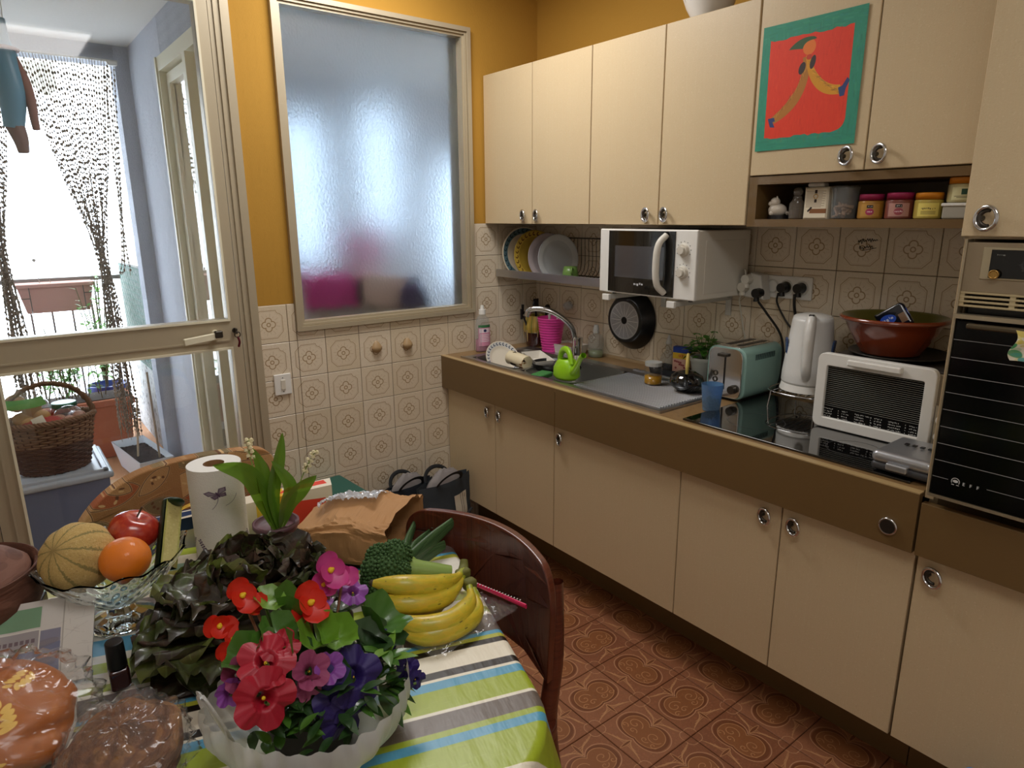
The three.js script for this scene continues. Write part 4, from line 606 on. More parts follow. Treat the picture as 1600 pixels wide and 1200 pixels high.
{ // tabletop oven
  const t = RT('toaster_oven', 'small white tabletop oven with a ribbed black glass door on the hob', 'oven', 1.835, CT + 0.006), F = 0.3;
  mesh('body', RX(-0.165, 0.18, 0.012, 0.215, 0.03, F - 0.02, 0.006), mat(0x8d7f6a, 0.45), t);
  mesh('top_plate', RX(-0.16, 0.17, 0.213, 0.219, 0.03, F - 0.02, 0.002), mat(0x2e2822, 0.5), t);
  const hole = rrect(0.27, 0.162, 0.008, -0.02, 0.112), fs = rrect(0.315, 0.218, 0.022, -0.02, 0.115); fs.holes.push(hole);
  mesh('door_frame', ext(fs, 0.016, 0.003, 3).translate(0, 0, F - 0.018), M.whitePlastic, t);
  const dt = tex(1024, 640, (x, w, h) => {
    x.fillStyle = '#0b0c0d'; x.fillRect(0, 0, w, h); x.strokeStyle = '#a5a59c'; x.lineWidth = 4; for (let k = 0; k < 22; k++) { x.beginPath(); x.moveTo(0, 20 + k * 22); x.lineTo(w, 20 + k * 22); x.stroke(); }
    x.fillStyle = '#c9c9c4'; x.font = 'bold 21px sans-serif'; const c = [['roast', 'pork', 'lamb', 'beef'], ['petit pain', 'tarte', 'pizza', 'quiche'], ['cake', 'biscuit', 'gratin', 'souffle']];
    c.forEach((col, i) => col.forEach((s, j) => { smallPrint(x, 16 + i * 345, 526 + j * 29, 60 + s.length * 9, 15, '#c9c9c4'); smallPrint(x, 180 + i * 345, 526 + j * 29, 8, 15, '#c9c9c4'); smallPrint(x, 220 + i * 345, 526 + j * 29, 70, 15, '#c9c9c4'); }));
  }, { clamp: true });
  mesh('door_glass', slab(0.275, 0.168, 0.006, 0.001), phys(0xffffff, 0.16, { map: dt, specularIntensity: 0.5 }), t, [-0.02, 0.112, F - 0.012]);
  mesh('door_handle', merge([RX(-0.085, 0.06, 0.203, 0.222, F + 0.004, F + 0.026, 0.005)]), M.whitePlastic, t);
  mesh('control_panel', RX(0.142, 0.182, 0.012, 0.13, F - 0.03, F - 0.012, 0.002), mat(0xb9ad96, 0.45), t);
  for (const y of [0.095, 0.05]) mesh('knob', merge([C(0.012, 0.014, 0.016, 0, 0, 0).rotateX(PI / 2).translate(0.163, y, F - 0.004)]), M.whitePlastic, t); mesh('lamp_lens', C(0.004, 0.004, 0.004, 0, 0, 0).rotateX(PI / 2).translate(0.163, 0.117, F - 0.011), mat(0x5a1c14, 0.3), t);
  mesh('foot', merge([B(0.02, 0.06, 0.02, -0.172, 0.03, F - 0.03), B(0.02, 0.014, 0.02, 0.15, 0.006, F - 0.05), B(0.02, 0.014, 0.02, -0.13, 0.006, 0.08), B(0.02, 0.014, 0.02, 0.15, 0.006, 0.08)]), M.whitePlastic, t);
}
{ // tray, clay bowl and sachet on the oven
  const y = CT + 0.226;
  const tr3 = thing('baking_tray', 'round dark metal tray under the clay bowl', 'tray', [-0.152, y, 1.815]); mesh('tray', L([[0, 0], [0.115, 0], [0.13, 0.01], [0.133, 0.012], [0.13, 0.014], [0.113, 0.004], [0, 0.004]], 48), mat(0x3a3833, 0.4, { metalness: 0.6, ...dbl }), tr3);
  const b = thing('clay_bowl', 'wide brown glazed clay bowl with green inside, on top of the small oven', 'bowl', [-0.152, y + 0.005, 1.79]);
  mesh('outside', L([[0, 0], [0.075, 0], [0.08, 0.004], [0.118, 0.07], [0.128, 0.092], [0.143, 0.099], [0.144, 0.106], [0.138, 0.11]], 56), phys(0x7a3418, 0.2, { clearcoat: 0.9, clearcoatRoughness: 0.1, ...dbl }), b);
  mesh('inside', L([[0.138, 0.11], [0.125, 0.104], [0.112, 0.072], [0.075, 0.012], [0, 0.008]], 56), phys(0x5f5a22, 0.3, { clearcoat: 0.6, ...dbl }), b);
  const sg = deform(RB(0.085, 0.07, 0.02, 0.009, 0, 0, 0, 5), (x, yy, z) => [x, yy + 0.006 * Math.sin(x * 90), z + 0.006 * N3(x * 40, yy * 40, 2)]);
  const st = label(128, 96, '#0b1024', (x) => { x.fillStyle = '#3a5fd0'; x.beginPath(); x.ellipse(46, 40, 34, 20, 0.2, 0, 7); x.fill(); smallPrint(x, 22, 46, 48, 15, '#dfe6ff'); x.fillStyle = '#8a6a52'; x.fillRect(90, 40, 30, 40); });
  tag(mesh('foil_sachet', sg, phys(0xffffff, 0.2, { map: st, clearcoat: 0.8 }), null, [-0.152, y + 0.105, 1.79], [-0.5, -PI / 2 + 0.1, 0.12]), 'shiny dark blue foil sachet inside the clay bowl', 'sachet');
}
{ // sandwich press
  const t = RT('sandwich_press', 'silver sandwich press lying closed at the end of the hob', 'sandwich press', 2.005, CT + 0.008);
  mesh('lower_shell', deform(RB(0.14, 0.022, 0.17, 0.01, 0, 0.013, 0.455, 4), (x, y, z) => [x, y, z]), mat(0x3a3a3d, 0.4), t);
  mesh('upper_shell', deform(RB(0.142, 0.03, 0.172, 0.014, 0, 0.036, 0.455, 5), (x, y, z) => [x, y + (y > 0.036 ? 0.008 * (1 - (x / 0.07) ** 2) * (1 - ((z - 0.455) / 0.09) ** 2) : 0), z]), mat(0xb4b6ba, 0.32, { metalness: 0.75 }), t);
  mesh('latch', RX(-0.03, 0.02, 0.012, 0.03, 0.535, 0.552, 0.005), mat(0xa9abae, 0.35, { metalness: 0.7 }), t); for (let k = 0; k < 4; k++) mesh('vent', RX(-0.03 + k * 0.018, -0.02 + k * 0.018, 0.0545, 0.0575, 0.44, 0.452, 0.001), M.black, t);
}
{ // wall sockets, adapter, plugs and leads
  const t = RT('socket_plate', 'white triple wall socket plate on the tiles above the kettle', 'socket', 1.372, 1.214);
  mesh('plate', RX(-0.088, 0.09, 0, 0.078, 0.007, 0.017, 0.003), M.whitePlastic, t);
  for (const a of [-0.055, -0.002, 0.055]) mesh('socket_ring', TO(0.022, 0.003, 10, 36).translate(a, 0.04, 0.017), mat(0xd2cfc6, 0.4), t);
  mesh('socket_hole', C(0.02, 0.02, 0.002, 0, 0, 0).rotateX(PI / 2).translate(-0.002, 0.04, 0.0165), mat(0x55503f, 0.7), t);
  const ad = RT('plug_adapter', 'white three-way plug adapter in the wall socket', 'adapter', 1.27, 1.214); mesh('adapter', ext(poly([[-0.03, 0.005], [0.035, 0.0], [0.02, 0.075], [-0.012, 0.08]]), 0.04, 0.006, 3).translate(0.006, 0, 0.026), mat(0xcfccc2, 0.4), ad);
  const lead = (name, l, m, plugAt, path, r = 0.003) => { const g = RT(name, l, 'cable', plugAt[0], plugAt[1]); mesh('plug', merge([C(0.016, 0.018, 0.03, 0, 0, 0, 20).rotateX(PI / 2).translate(0, 0, plugAt[2] + 0.01), C(0.007, 0.011, 0.03, 0, -0.014, plugAt[2] + 0.014)]), m, g); mesh('lead', T(path, r, 60, 7), m, g); };
  lead('white_cable', 'white plug and lead looping down from the adapter', mat(0xcfc9ba, 0.5), [1.245, 1.25, 0.075], [[0, -0.02, 0.08], [-0.02, -0.04, 0.07], [-0.035, -0.11, 0.03], [-0.01, -0.22, 0.02], [0.03, -0.3, 0.02], [0.05, -0.375, 0.03]]);
  lead('white_cable', 'upper white plug of the adapter with its lead going behind the microwave', mat(0xd9d5c8, 0.5), [1.258, 1.278, 0.075], [[0, 0.0, 0.09], [-0.02, 0.03, 0.07], [-0.045, 0.02, 0.04], [-0.075, -0.01, 0.02]]);
  lead('black_cable', 'thick black plug and lead from the adapter down behind the kettle', M.black, [1.3, 1.232, 0.07], [[0.006, -0.03, 0.08], [0.03, -0.07, 0.06], [0.075, -0.15, 0.03], [0.09, -0.25, 0.03], [0.08, -0.355, 0.04]], 0.0042);
  lead('black_cable', 'thin black lead from the middle socket down behind the kettle', M.black, [1.367, 1.253, 0.024], [[-0.012, -0.02, 0.04], [-0.02, -0.05, 0.03], [0.01, -0.11, 0.02], [0.07, -0.18, 0.02], [0.09, -0.3, 0.02]], 0.0034);
  lead('black_cable', 'short black lead from the end socket straight down behind the kettle', M.black, [1.427, 1.255, 0.024], [[-0.01, -0.02, 0.042], [-0.008, -0.06, 0.04], [0.0, -0.12, 0.03], [0.01, -0.25, 0.02]], 0.005);
}
{ // light switch on the back wall
  const t = thing('light_switch', 'white light switch on the tiles beside the door frame', 'switch', [-1.338, 0.81, 0.008]);
  mesh('plate', RX(-0.034, 0.034, 0, 0.085, 0, 0.008, 0.003), M.whitePlastic, t); mesh('rocker', RX(-0.009, 0.009, 0.022, 0.062, 0.007, 0.012, 0.002), mat(0xd9d2c2, 0.4), t); mesh('screw', merge([C(0.002, 0.002, 0.002, 0, 0, 0, 8).rotateX(PI / 2).translate(0, 0.07, 0.008), C(0.002, 0.002, 0.002, 0, 0, 0, 8).rotateX(PI / 2).translate(0, 0.014, 0.008)]), M.black, t);
}
// ---- jars on the open shelf
{
  const y = 1.486, X = -0.262;
  const cat = thing('cat_figurine', 'small white porcelain cat figurine on a dark base on the open shelf', 'figurine', [X, y, 1.462], -0.9);
  const w = phys(0xdcd2c2, 0.25, { clearcoat: 0.5 });
  mesh('base', C(0.03, 0.031, 0.012, 0, 0.006, 0, 28), M.black, cat);
  mesh('cat', merge([S(0.022, 0, 0, 0, 20).scale(1.25, 0.9, 0.9).translate(-0.004, 0.027, 0), S(0.015, -0.012, 0.05, 0, 18), S(0.008, -0.024, 0.046, 0), new THREE.ConeGeometry(0.005, 0.011, 10).translate(-0.008, 0.064, 0.007), new THREE.ConeGeometry(0.005, 0.011, 10).translate(-0.008, 0.064, -0.007), taper([[0.02, 0.02, 0], [0.03, 0.016, 0.01], [0.022, 0.015, 0.02]], [0.006, 0.005, 0.003], 10, 8), S(0.008, -0.022, 0.018, 0.008)]), w, cat);
  const sb = thing('stoppered_bottle', 'clear glass bottle with a ball stopper between the cat and the packet', 'bottle', [X, y, 1.52]);
  mesh('bottle', L([[0, 0], [0.02, 0], [0.022, 0.004], [0.022, 0.045], [0.013, 0.058], [0.013, 0.066]], 28), phys(0xcfc4b4, 0.05, { transmission: 0.85, thickness: 0, ...dbl }), sb); mesh('stopper', S(0.014, 0, 0.078, 0, 18), phys(0xd8d2c8, 0.05, { transmission: 0.8, thickness: 0 }), sb); mesh('contents', C(0.019, 0.019, 0.026, 0, 0.015, 0), mat(0x4a3428, 0.8), sb);
  const pt = label(256, 320, '#e8ddc4', (x) => { x.fillStyle = '#9a8468'; for (let i = 0; i < 14; i++) x.fillRect(24, 40 + i * 12, 208 - (i * 31) % 60, 4); x.fillStyle = '#2a1a12'; x.fillRect(112, 28, 26, 34); x.fillRect(112, 120, 26, 34); x.strokeStyle = '#b0812a'; x.lineWidth = 7; x.beginPath(); x.arc(125, 92, 22, 0, 7); x.stroke(); x.fillStyle = '#8a5a34'; x.fillRect(70, 216, 176, 46); x.fillStyle = '#2a1a12'; x.save(); x.translate(70, 222); x.rotate(-0.8); x.fillRect(-30, -9, 60, 18); x.restore(); });
  const pk = RT('paper_packet', 'white and brown paper packet with a folded top on the open shelf', 'packet', 1.585, y); mesh('packet', slab(0.072, 0.09, 0.045, 0.004), mat(0xffffff, 0.7, { map: pt }), pk, [0, 0.045, 0.255]); mesh('folded_top', deform(RB(0.05, 0.012, 0.03, 0.005, -0.008, 0.093, 0.255, 4), (x, yy, z) => [x, yy + 0.004 * Math.sin(x * 160), z]), mat(0xe2ddd2, 0.7), pk);
  const gj = thing('glass_canister', 'clear round canister of beige pasta in the middle of the open shelf', 'canister', [X, y, 1.662]);
  mesh('canister', L([[0, 0], [0.03, 0], [0.032, 0.004], [0.036, 0.08], [0.038, 0.081], [0.038, 0.09], [0.0, 0.091]], 36), phys(0xe4e8e8, 0.06, { transmission: 0.88, thickness: 0, ...dbl }), gj);
  const g = []; for (let k = 0; k < 28; k++) g.push(RB(0.026, 0.006, 0.009, 0.003, 0, 0, 0, 2).rotateZ(rr(-1, 1)).rotateY(rr(0, 6)).translate(rr(-0.016, 0.016), rr(0.008, 0.038), rr(-0.016, 0.016))); mesh('pasta', merge(g), mat(0xa9846a, 0.8), gj).userData.kind = 'stuff';
  const spice = (name, lab, z, yy, R, h, lidC, bodyC, tx) => { const t = thing(name, lab, 'jar', [X, yy, z]); mesh('jar', L([[0, 0], [R * 0.92, 0], [R, 0.004], [R, h * 0.68], [R * 0.93, h * 0.74], [0, h * 0.74]], 32), phys(bodyC, 0.3, { clearcoat: 0.4 }), t); mesh('lid', L([[0, h], [R * 0.92, h], [R * 0.97, h - 0.003], [R * 0.97, h * 0.74], [0, h * 0.74]], 32), mat(lidC, 0.4), t); mesh('label', grid((u, v) => { const a = -PI / 2 - 0.75 + u * 1.5; return [Math.sin(a) * (R + 0.0006), h * (0.1 + v * 0.5), Math.cos(a) * (R + 0.0006)]; }, 14, 1, (u, v) => [1 - u, v]), mat(0xffffff, 0.5, { map: tx, ...dbl }), t, [0, 0, 0], [0, 0.35, 0]); };
  const rl = (bg, blob, txt) => label(160, 96, bg, (x) => { x.fillStyle = '#181210'; x.fillRect(56, 8, 50, 22); x.fillStyle = blob; x.beginPath(); x.ellipse(80, 60, 34, 26, 0, 0, 7); x.fill(); smallPrint(x, 80 - txt.length * 4, 65, txt.length * 8, 12, '#f0dede'); smallPrint(x, 62, 24, 38, 10, '#e8e0d8'); });
  spice('spice_jar', 'round jar with crimson lid and golden spice next to the canister', 1.737, y, 0.0325, 0.066, 0x9c2450, 0xa8782e, rl('#b98a3e', '#a8305a', 'xxxxx'));
  spice('spice_jar', 'round jar with crimson lid and reddish spice between two other jars', 1.811, y, 0.034, 0.068, 0x9c2450, 0x7a3f34, rl('#b48478', '#96404a', 'xxxxxxx'));
  spice('spice_jar', 'round jar with orange lid and yellow label on the open shelf', 1.882, y, 0.033, 0.066, 0xd8871c, 0xb8a24a, label(160, 96, '#e3d06a', (x) => { smallPrint(x, 28, 46, 100, 14, '#4a3a1c'); x.fillStyle = '#4a3a1c'; for (let i = 0; i < 3; i++) x.fillRect(24, 58 + i * 9, 108, 3); }));
  const tb = RT('plastic_tub', 'small white lidded tub under the orange-lidded jar at the shelf end', 'tub', 1.958, y); mesh('tub', RX(-0.034, 0.034, 0, 0.032, 0.23, 0.29, 0.005), phys(0xbab4a6, 0.35, { transmission: 0.2, thickness: 0 }), tb); mesh('lid', RX(-0.037, 0.037, 0.031, 0.039, 0.227, 0.293, 0.003), M.whitePlastic, tb);
  spice('spice_jar', 'round jar with orange lid standing on the small white tub', 1.955, y + 0.0395, 0.032, 0.062, 0xd8871c, 0xb9ae7c, label(160, 96, '#d6cf9e', (x) => { x.fillStyle = '#1f4a36'; x.fillRect(50, 14, 40, 42); x.fillStyle = '#6a6248'; x.fillRect(20, 66, 120, 4); x.fillRect(20, 76, 100, 4); }));
}
// ------------------------------------------------------------------ lobby, balcony and laundry contents
const leafGeo = (w, l, droop = 0.15, cup = 0.1, nu = 4, nv = 7) => grid((u, v) => { const k = Math.pow(Math.sin(Math.min(1, v * 1.02) * PI), 0.8) * (1 - 0.3 * v), x = (u - 0.5) * w * k; return [x, cup * Math.abs(u - 0.5) * 2 * w * k - droop * l * v * v, v * l]; }, nu, nv);
{ // storage box with lid
  const t = thing('storage_box', 'grey-blue plastic storage box with white lid behind the door glass', 'storage box', [-2.13, 0, -0.43]);
  mesh('box', deform(B(0.36, 0.53, 0.36, 0, 0.265, 0), (x, y, z) => [x * (0.88 + 0.12 * y / 0.53), y, z * (0.88 + 0.12 * y / 0.53)]), phys(0x8794b4, 0.4, { transmission: 0.15, thickness: 0 }), t);
  mesh('lid', merge([RX(-0.195, 0.195, 0.53, 0.556, -0.195, 0.195, 0.01), RX(-0.18, 0.18, 0.55, 0.568, -0.18, -0.16, 0.004), RX(-0.18, 0.18, 0.55, 0.568, 0.16, 0.18, 0.004), RX(-0.18, -0.16, 0.55, 0.568, -0.18, 0.18, 0.004), RX(0.16, 0.18, 0.55, 0.568, -0.18, 0.18, 0.004)]), mat(0xc4cfdc, 0.4), t);
}
{ // wicker basket: stakes and woven rows as real strands
  const t = thing('wicker_basket', 'brown wicker basket with arched handle on the storage box', 'basket', [-2.105, 0.557, -0.42], 0.1);
  const wk = mat(0x8a6a50, 0.75, { bumpMap: rep(fineNoise, 4), bumpScale: 0.001 }), wd = mat(0x5a3f34, 0.8), rx = (h) => 0.112 + h * 0.2, rz = (h) => 0.095 + h * 0.17;
  const low = [], up = []; for (let k = 0; k < 22; k++) { const h = 0.006 + k * 0.0086, p = []; for (let i = 0; i < 64; i++) { const a = i / 64 * 6.2832, w = 0.0035 * Math.cos(a * 16 + k * PI); p.push([Math.cos(a) * (rx(h) + w), h + (k > 13 ? 0.008 * (k - 13) / 8 * Math.sin(a) : 0), Math.sin(a) * (rz(h) + w)]); } (k < 13 ? low : up).push(T(p, 0.0048, 128, 5, true)); }
  mesh('lower_weave', merge(low), wd, t); mesh('upper_weave', merge(up), wk, t);
  const st = []; for (let i = 0; i < 32; i++) { const a = i / 32 * 6.2832; st.push(bar([Math.cos(a) * rx(0), 0, Math.sin(a) * rz(0)], [Math.cos(a) * rx(0.19), 0.195, Math.sin(a) * rz(0.19)], 0.0032, 0.0032, 5)); } mesh('stakes', merge(st), wd, t);
  const rimP = (off) => { const p = []; for (let i = 0; i < 90; i++) { const a = i / 90 * 6.2832; p.push([Math.cos(a) * (rx(0.2) + 0.007 * Math.cos(a * 22 + off)), 0.2 + 0.008 * Math.sin(a) + 0.007 * Math.sin(a * 22 + off), Math.sin(a) * (rz(0.2) + 0.007 * Math.cos(a * 22 + off))]); } return T(p, 0.005, 180, 6, true); };
  mesh('rim', merge([rimP(0), rimP(2.1), rimP(4.2)]), wk, t);
  const hd = []; for (const o of [0, 2.1, 4.2]) { const p = []; for (let i = 0; i <= 40; i++) { const s = i / 40 * PI, q = i * 0.8 + o; p.push([-Math.cos(s) * 0.15 + 0.005 * Math.cos(q), 0.19 + Math.sin(s) * 0.15 + 0.005 * Math.sin(q), 0.02 + 0.006 * Math.sin(q)]); } hd.push(T(p, 0.0065, 80, 6)); } mesh('handle', merge(hd), wk, t);
  mesh('bottom', C(0.11, 0.11, 0.006, 0, 0.004, 0).scale(1, 1, 0.85), wd, t);
}
{ // basket contents
  const pot = [[-0.075, 0.215, 0.055, 0.03], [-0.045, 0.25, 0.045, 0.03], [-0.09, 0.275, 0.02, 0.033], [-0.02, 0.22, 0.07, 0.026], [-0.06, 0.2, 0.085, 0.026]];
  pot.forEach(([x, y, z, r], i) => tag(mesh('potato', deform(S(r, 0, 0, 0, 18), (a, b, c) => { const k = 1 + 0.12 * N3(a * 30 + i, b * 30, c * 30); return [a * k * 1.2, b * k, c * k]; }), mat(0xb98f55, 0.85), null, [-2.105 + x, 0.557 + y + 0.0, -0.43 + z * 0.7], [0, i, 0]), 'yellow potato in the clear bag in the wicker basket', 'potato', 'potatoes in the basket'));
  const b = thing('potato_bag', 'clear potato bag with a green printed band in the basket', 'bag', [-2.175, 0.76, -0.41]);
  mesh('film', deform(S(0.085, 0, 0, 0, 30), (x, y, z) => { const k = 1 + 0.08 * N3(x * 40, y * 40, z * 40); return [x * k, y * 1.15 * k, z * 0.9 * k]; }), phys(0xffffff, 0.12, { transmission: 0.93, thickness: 0, ...dbl }), b, [0, 0.03, 0]);
  mesh('printed_band', grid((u, v) => { const a = -1.3 + u * 2.4, e = 0.35 + v * 0.38; return [Math.sin(a) * 0.088 * Math.cos(e), 0.03 + 0.1 * Math.sin(e), Math.cos(a) * 0.08 * Math.cos(e)]; }, 14, 4), mat(0x5f9a48, 0.5, dbl), b);
  const j = thing('preserve_jar', 'glass preserve jar with dark red contents and green lid in the basket', 'jar', [-2.045, 0.69, -0.44], 0);
  mesh('jar', L([[0, 0], [0.04, 0], [0.045, 0.006], [0.045, 0.085], [0.038, 0.098]], 32), M.glass, j); mesh('contents', L([[0, 0.003], [0.041, 0.004], [0.043, 0.01], [0.043, 0.07], [0, 0.07]], 30), mat(0x5a2028, 0.5), j); mesh('lid', L([[0, 0.118], [0.04, 0.118], [0.043, 0.115], [0.043, 0.1], [0, 0.1]], 32), mat(0x2f7a5a, 0.35), j); mesh('label', grid((u, v) => { const a = -1 + u * 1.0; return [Math.sin(a) * 0.0456, 0.02 + v * 0.05, Math.cos(a) * 0.0456]; }, 8, 1), mat(0xdfe2e4, 0.6, dbl), j);
  tag(mesh('red_packet', deform(RB(0.07, 0.09, 0.03, 0.01, 0, 0, 0, 4), (x, y, z) => [x, y, z + 0.006 * N3(x * 30, y * 30, 1)]), mat(0xc4452c, 0.5), null, [-2.06, 0.75, -0.47], [0.2, 0.3, 0.5]), 'red paper packet behind the green-lidded jar in the basket', 'packet');
  const nt = thing('net_bag', 'red net bag of bulbs with a paper tag in the front of the basket', 'net bag', [-2.125, 0.748, -0.36]); mesh('net', deform(S(0.04, 0, 0, 0, 20), (x, y, z) => { const k = 1 + 0.15 * N3(x * 60, y * 60, z * 60); return [x * 1.8 * k, y * 0.8 * k, z * k]; }), mat(0xa83a34, 0.8), nt); mesh('tag', slab(0.04, 0.05, 0.002, 0.0005), mat(0xd6d2c0, 0.7), nt, [-0.01, 0.02, 0.045], [-0.3, 0, 0.3]);
  const gb = thing('onion_bag', 'clear bag of onions beside the jar in the basket', 'bag', [-2.04, 0.745, -0.375]); for (const [x, y, z] of [[0, 0, 0], [0.035, 0.01, -0.02], [-0.03, 0.005, -0.02]]) mesh('onion', S(0.024, x, y, z, 16).scale(1, 0.9, 1), mat(0xb9826a, 0.5), gb); mesh('film', deform(S(0.052, 0, 0.01, 0, 22), (x, y, z) => [x * (1 + 0.1 * N3(x * 60, y * 60, z * 60)), y, z * 0.8]), phys(0xffffff, 0.1, { transmission: 0.93, thickness: 0, ...dbl }), gb);
}
{ // terracotta trough with shrubs
  const t = thing('terracotta_trough', 'large rectangular terracotta trough with leafy shrub on the balcony', 'planter', [-1.83, 0, -2.32]);
  mesh('trough', merge([deform(B(0.5, 0.36, 0.26, 0, 0.18, 0), (x, y, z) => [x * (0.85 + 0.15 * y / 0.36), y, z * (0.85 + 0.15 * y / 0.36)]), RX(-0.265, 0.265, 0.34, 0.385, -0.145, 0.145, 0.008)]), mat(0xb46a4c, 0.85, { bumpMap: rep(fineNoise, 3), bumpScale: 0.001 }), t);
  mesh('soil', B(0.48, 0.02, 0.24, 0, 0.38, 0), mat(0x3a2c22, 1), t);
  const g = [], s = []; for (let k = 0; k < 26; k++) { const x = rr(-0.23, 0.2), z = rr(-0.08, 0.08), h = rr(0.18, 0.46), dx = rr(-0.08, 0.08); s.push(T([[x, 0.38, z], [x + dx * 0.5, 0.38 + h * 0.5, z], [x + dx, 0.38 + h, z + rr(-0.05, 0.05)]], 0.003, 8, 5)); for (let q = 0; q < 12; q++) { const f = rr(0.25, 1), l = leafGeo(rr(0.022, 0.034), rr(0.035, 0.06)); l.rotateX(rr(-0.8, 0.4)); l.rotateY(rr(0, 6.28)); l.translate(x + dx * f, 0.38 + h * f, z); g.push(l); } }
  mesh('foliage', merge(g), phys(0x6f9a52, 0.55, { ...dbl, transmission: 0.35, thickness: 0 }), t).userData.kind = 'stuff'; mesh('stem', merge(s), mat(0x6a5a3c, 0.8), t);
}
{ // white planter with soil and canes
  const t = thing('white_planter', 'white rectangular planter with dark soil and two canes by the far doorway', 'planter', [-1.625, 0, -1.78], 0.12);
  mesh('planter', merge([B(0.14, 0.006, 0.42, 0, 0.003, 0), slabWall(0.14, 0.42, 0.15, 0.022)]), mat(0xe6e9ec, 0.5, dbl), t);
  mesh('soil', deform(new THREE.PlaneGeometry(0.165, 0.44, 16, 40).rotateX(-PI / 2).translate(0, 0.115, 0), (x, y, z) => [x, y + 0.012 * N3(x * 60, 1, z * 60), z]), mat(0x2b211b, 1), t);
  mesh('cane', bar([-0.03, 0.1, 0.02], [0.02, 0.46, -0.02], 0.006), mat(0xc2a888, 0.8), t); mesh('cane', bar([0.055, 0.1, 0.14], [0.075, 0.62, 0.05], 0.006), mat(0xa8937a, 0.8), t);
}
{ // balcony railing and hanging trough
  const t = thing('balcony_railing', 'dark metal balcony railing with thin upright bars', 'railing', [-2.1, 0, -2.98]);
  mesh('top_rail', RX(-1.0, 0.66, 1.08, 1.11, -0.02, 0.02, 0.004), mat(0x5a5650, 0.6), t); for (let k = 0; k < 14; k++) mesh('upright', bar([-0.98 + k * 0.12, 0, 0], [-0.98 + k * 0.12, 1.08, 0], 0.007), mat(0x5a5650, 0.6), t); mesh('bottom_rail', RX(-1.0, 0.66, 0.08, 0.1, -0.012, 0.012, 0.003), mat(0x5a5650, 0.6), t);
  const p = thing('hanging_trough', 'weathered terracotta trough hanging on the balcony railing', 'planter', [-1.85, 0.9, -2.82]);
  mesh('trough', merge([deform(B(0.42, 0.17, 0.17, 0, 0.085, 0), (x, y, z) => [x * (0.84 + 0.16 * y / 0.17), y, z * (0.84 + 0.16 * y / 0.17)]), RX(-0.222, 0.222, 0.165, 0.19, -0.095, 0.095, 0.005)]), mat(0xa5796c, 0.9, { bumpMap: rep(fineNoise, 3), bumpScale: 0.001 }), p);
  mesh('bracket', merge([T([[-0.15, 0.17, 0.1], [-0.15, 0.02, 0.1], [-0.15, -0.01, 0], [-0.15, 0.0, -0.12], [-0.15, 0.2, -0.15]], 0.003, 20, 5), T([[0.15, 0.17, 0.1], [0.15, 0.02, 0.1], [0.15, -0.01, 0], [0.15, 0.0, -0.12], [0.15, 0.2, -0.15]], 0.003, 20, 5), bar([-0.24, 0.1, 0.1], [-0.15, 0.1, 0.1], 0.003), bar([0.15, 0.12, 0.1], [0.25, 0.12, 0.1], 0.003)]), M.darkMetal, p);
  mesh('dry_twig', merge([bar([-0.08, 0.18, 0], [-0.09, 0.34, 0], 0.0025), S(0.012, -0.09, 0.34, 0, 8), bar([-0.02, 0.18, 0], [-0.03, 0.3, 0.02], 0.002)]), mat(0x8a8278, 0.9), p);
}
{ // shrubs on the balcony: blue pot and tall one at the wall
  const t = thing('balcony_shrub', 'leafy shrub in a dark blue pot beside the terracotta trough', 'potted plant', [-1.66, 0, -2.62]);
  mesh('pot', L([[0, 0], [0.09, 0], [0.12, 0.36], [0.125, 0.36], [0.125, 0.4], [0.115, 0.4], [0.11, 0.36], [0, 0.36]], 32), phys(0x2a3f8c, 0.3, dbl), t);
  const g = [], s = []; for (let k = 0; k < 22; k++) { const a = rr(0, 6.28), r = rr(0.02, 0.16), h = rr(0.25, 0.8); s.push(T([[0, 0.36, 0], [Math.cos(a) * r * 0.5, 0.36 + h * 0.6, Math.sin(a) * r * 0.5], [Math.cos(a) * r, 0.36 + h, Math.sin(a) * r]], 0.003, 8, 5)); for (let q = 0; q < 14; q++) { const f = rr(0.3, 1), l = leafGeo(0.024, rr(0.04, 0.07)); l.rotateX(rr(-0.8, 0.4)); l.rotateY(rr(0, 6.28)); l.translate(Math.cos(a) * r * f, 0.36 + h * f, Math.sin(a) * r * f); g.push(l); } }
  mesh('foliage', merge(g), phys(0x6fa04e, 0.55, { ...dbl, transmission: 0.4, thickness: 0 }), t).userData.kind = 'stuff'; mesh('stem', merge(s), mat(0x6a5a3c, 0.8), t);
}
{ // green wire mesh on the balcony side wall
  const g = []; for (let k = 0; k <= 26; k++) g.push(bar([0, 0.55, k * 0.04], [0, 1.2, k * 0.04], 0.0018, 0.0018, 4)); for (let k = 0; k <= 16; k++) g.push(bar([0, 0.55 + k * 0.04, 0], [0, 0.55 + k * 0.04, 1.04], 0.0018, 0.0018, 4));
  const o = mesh('wire_mesh', merge(g), mat(0x3f7a68, 0.6), null, [-1.452, 0, -2.85]); tag(o, 'green wire mesh fixed to the speckled balcony side wall', 'mesh');
}
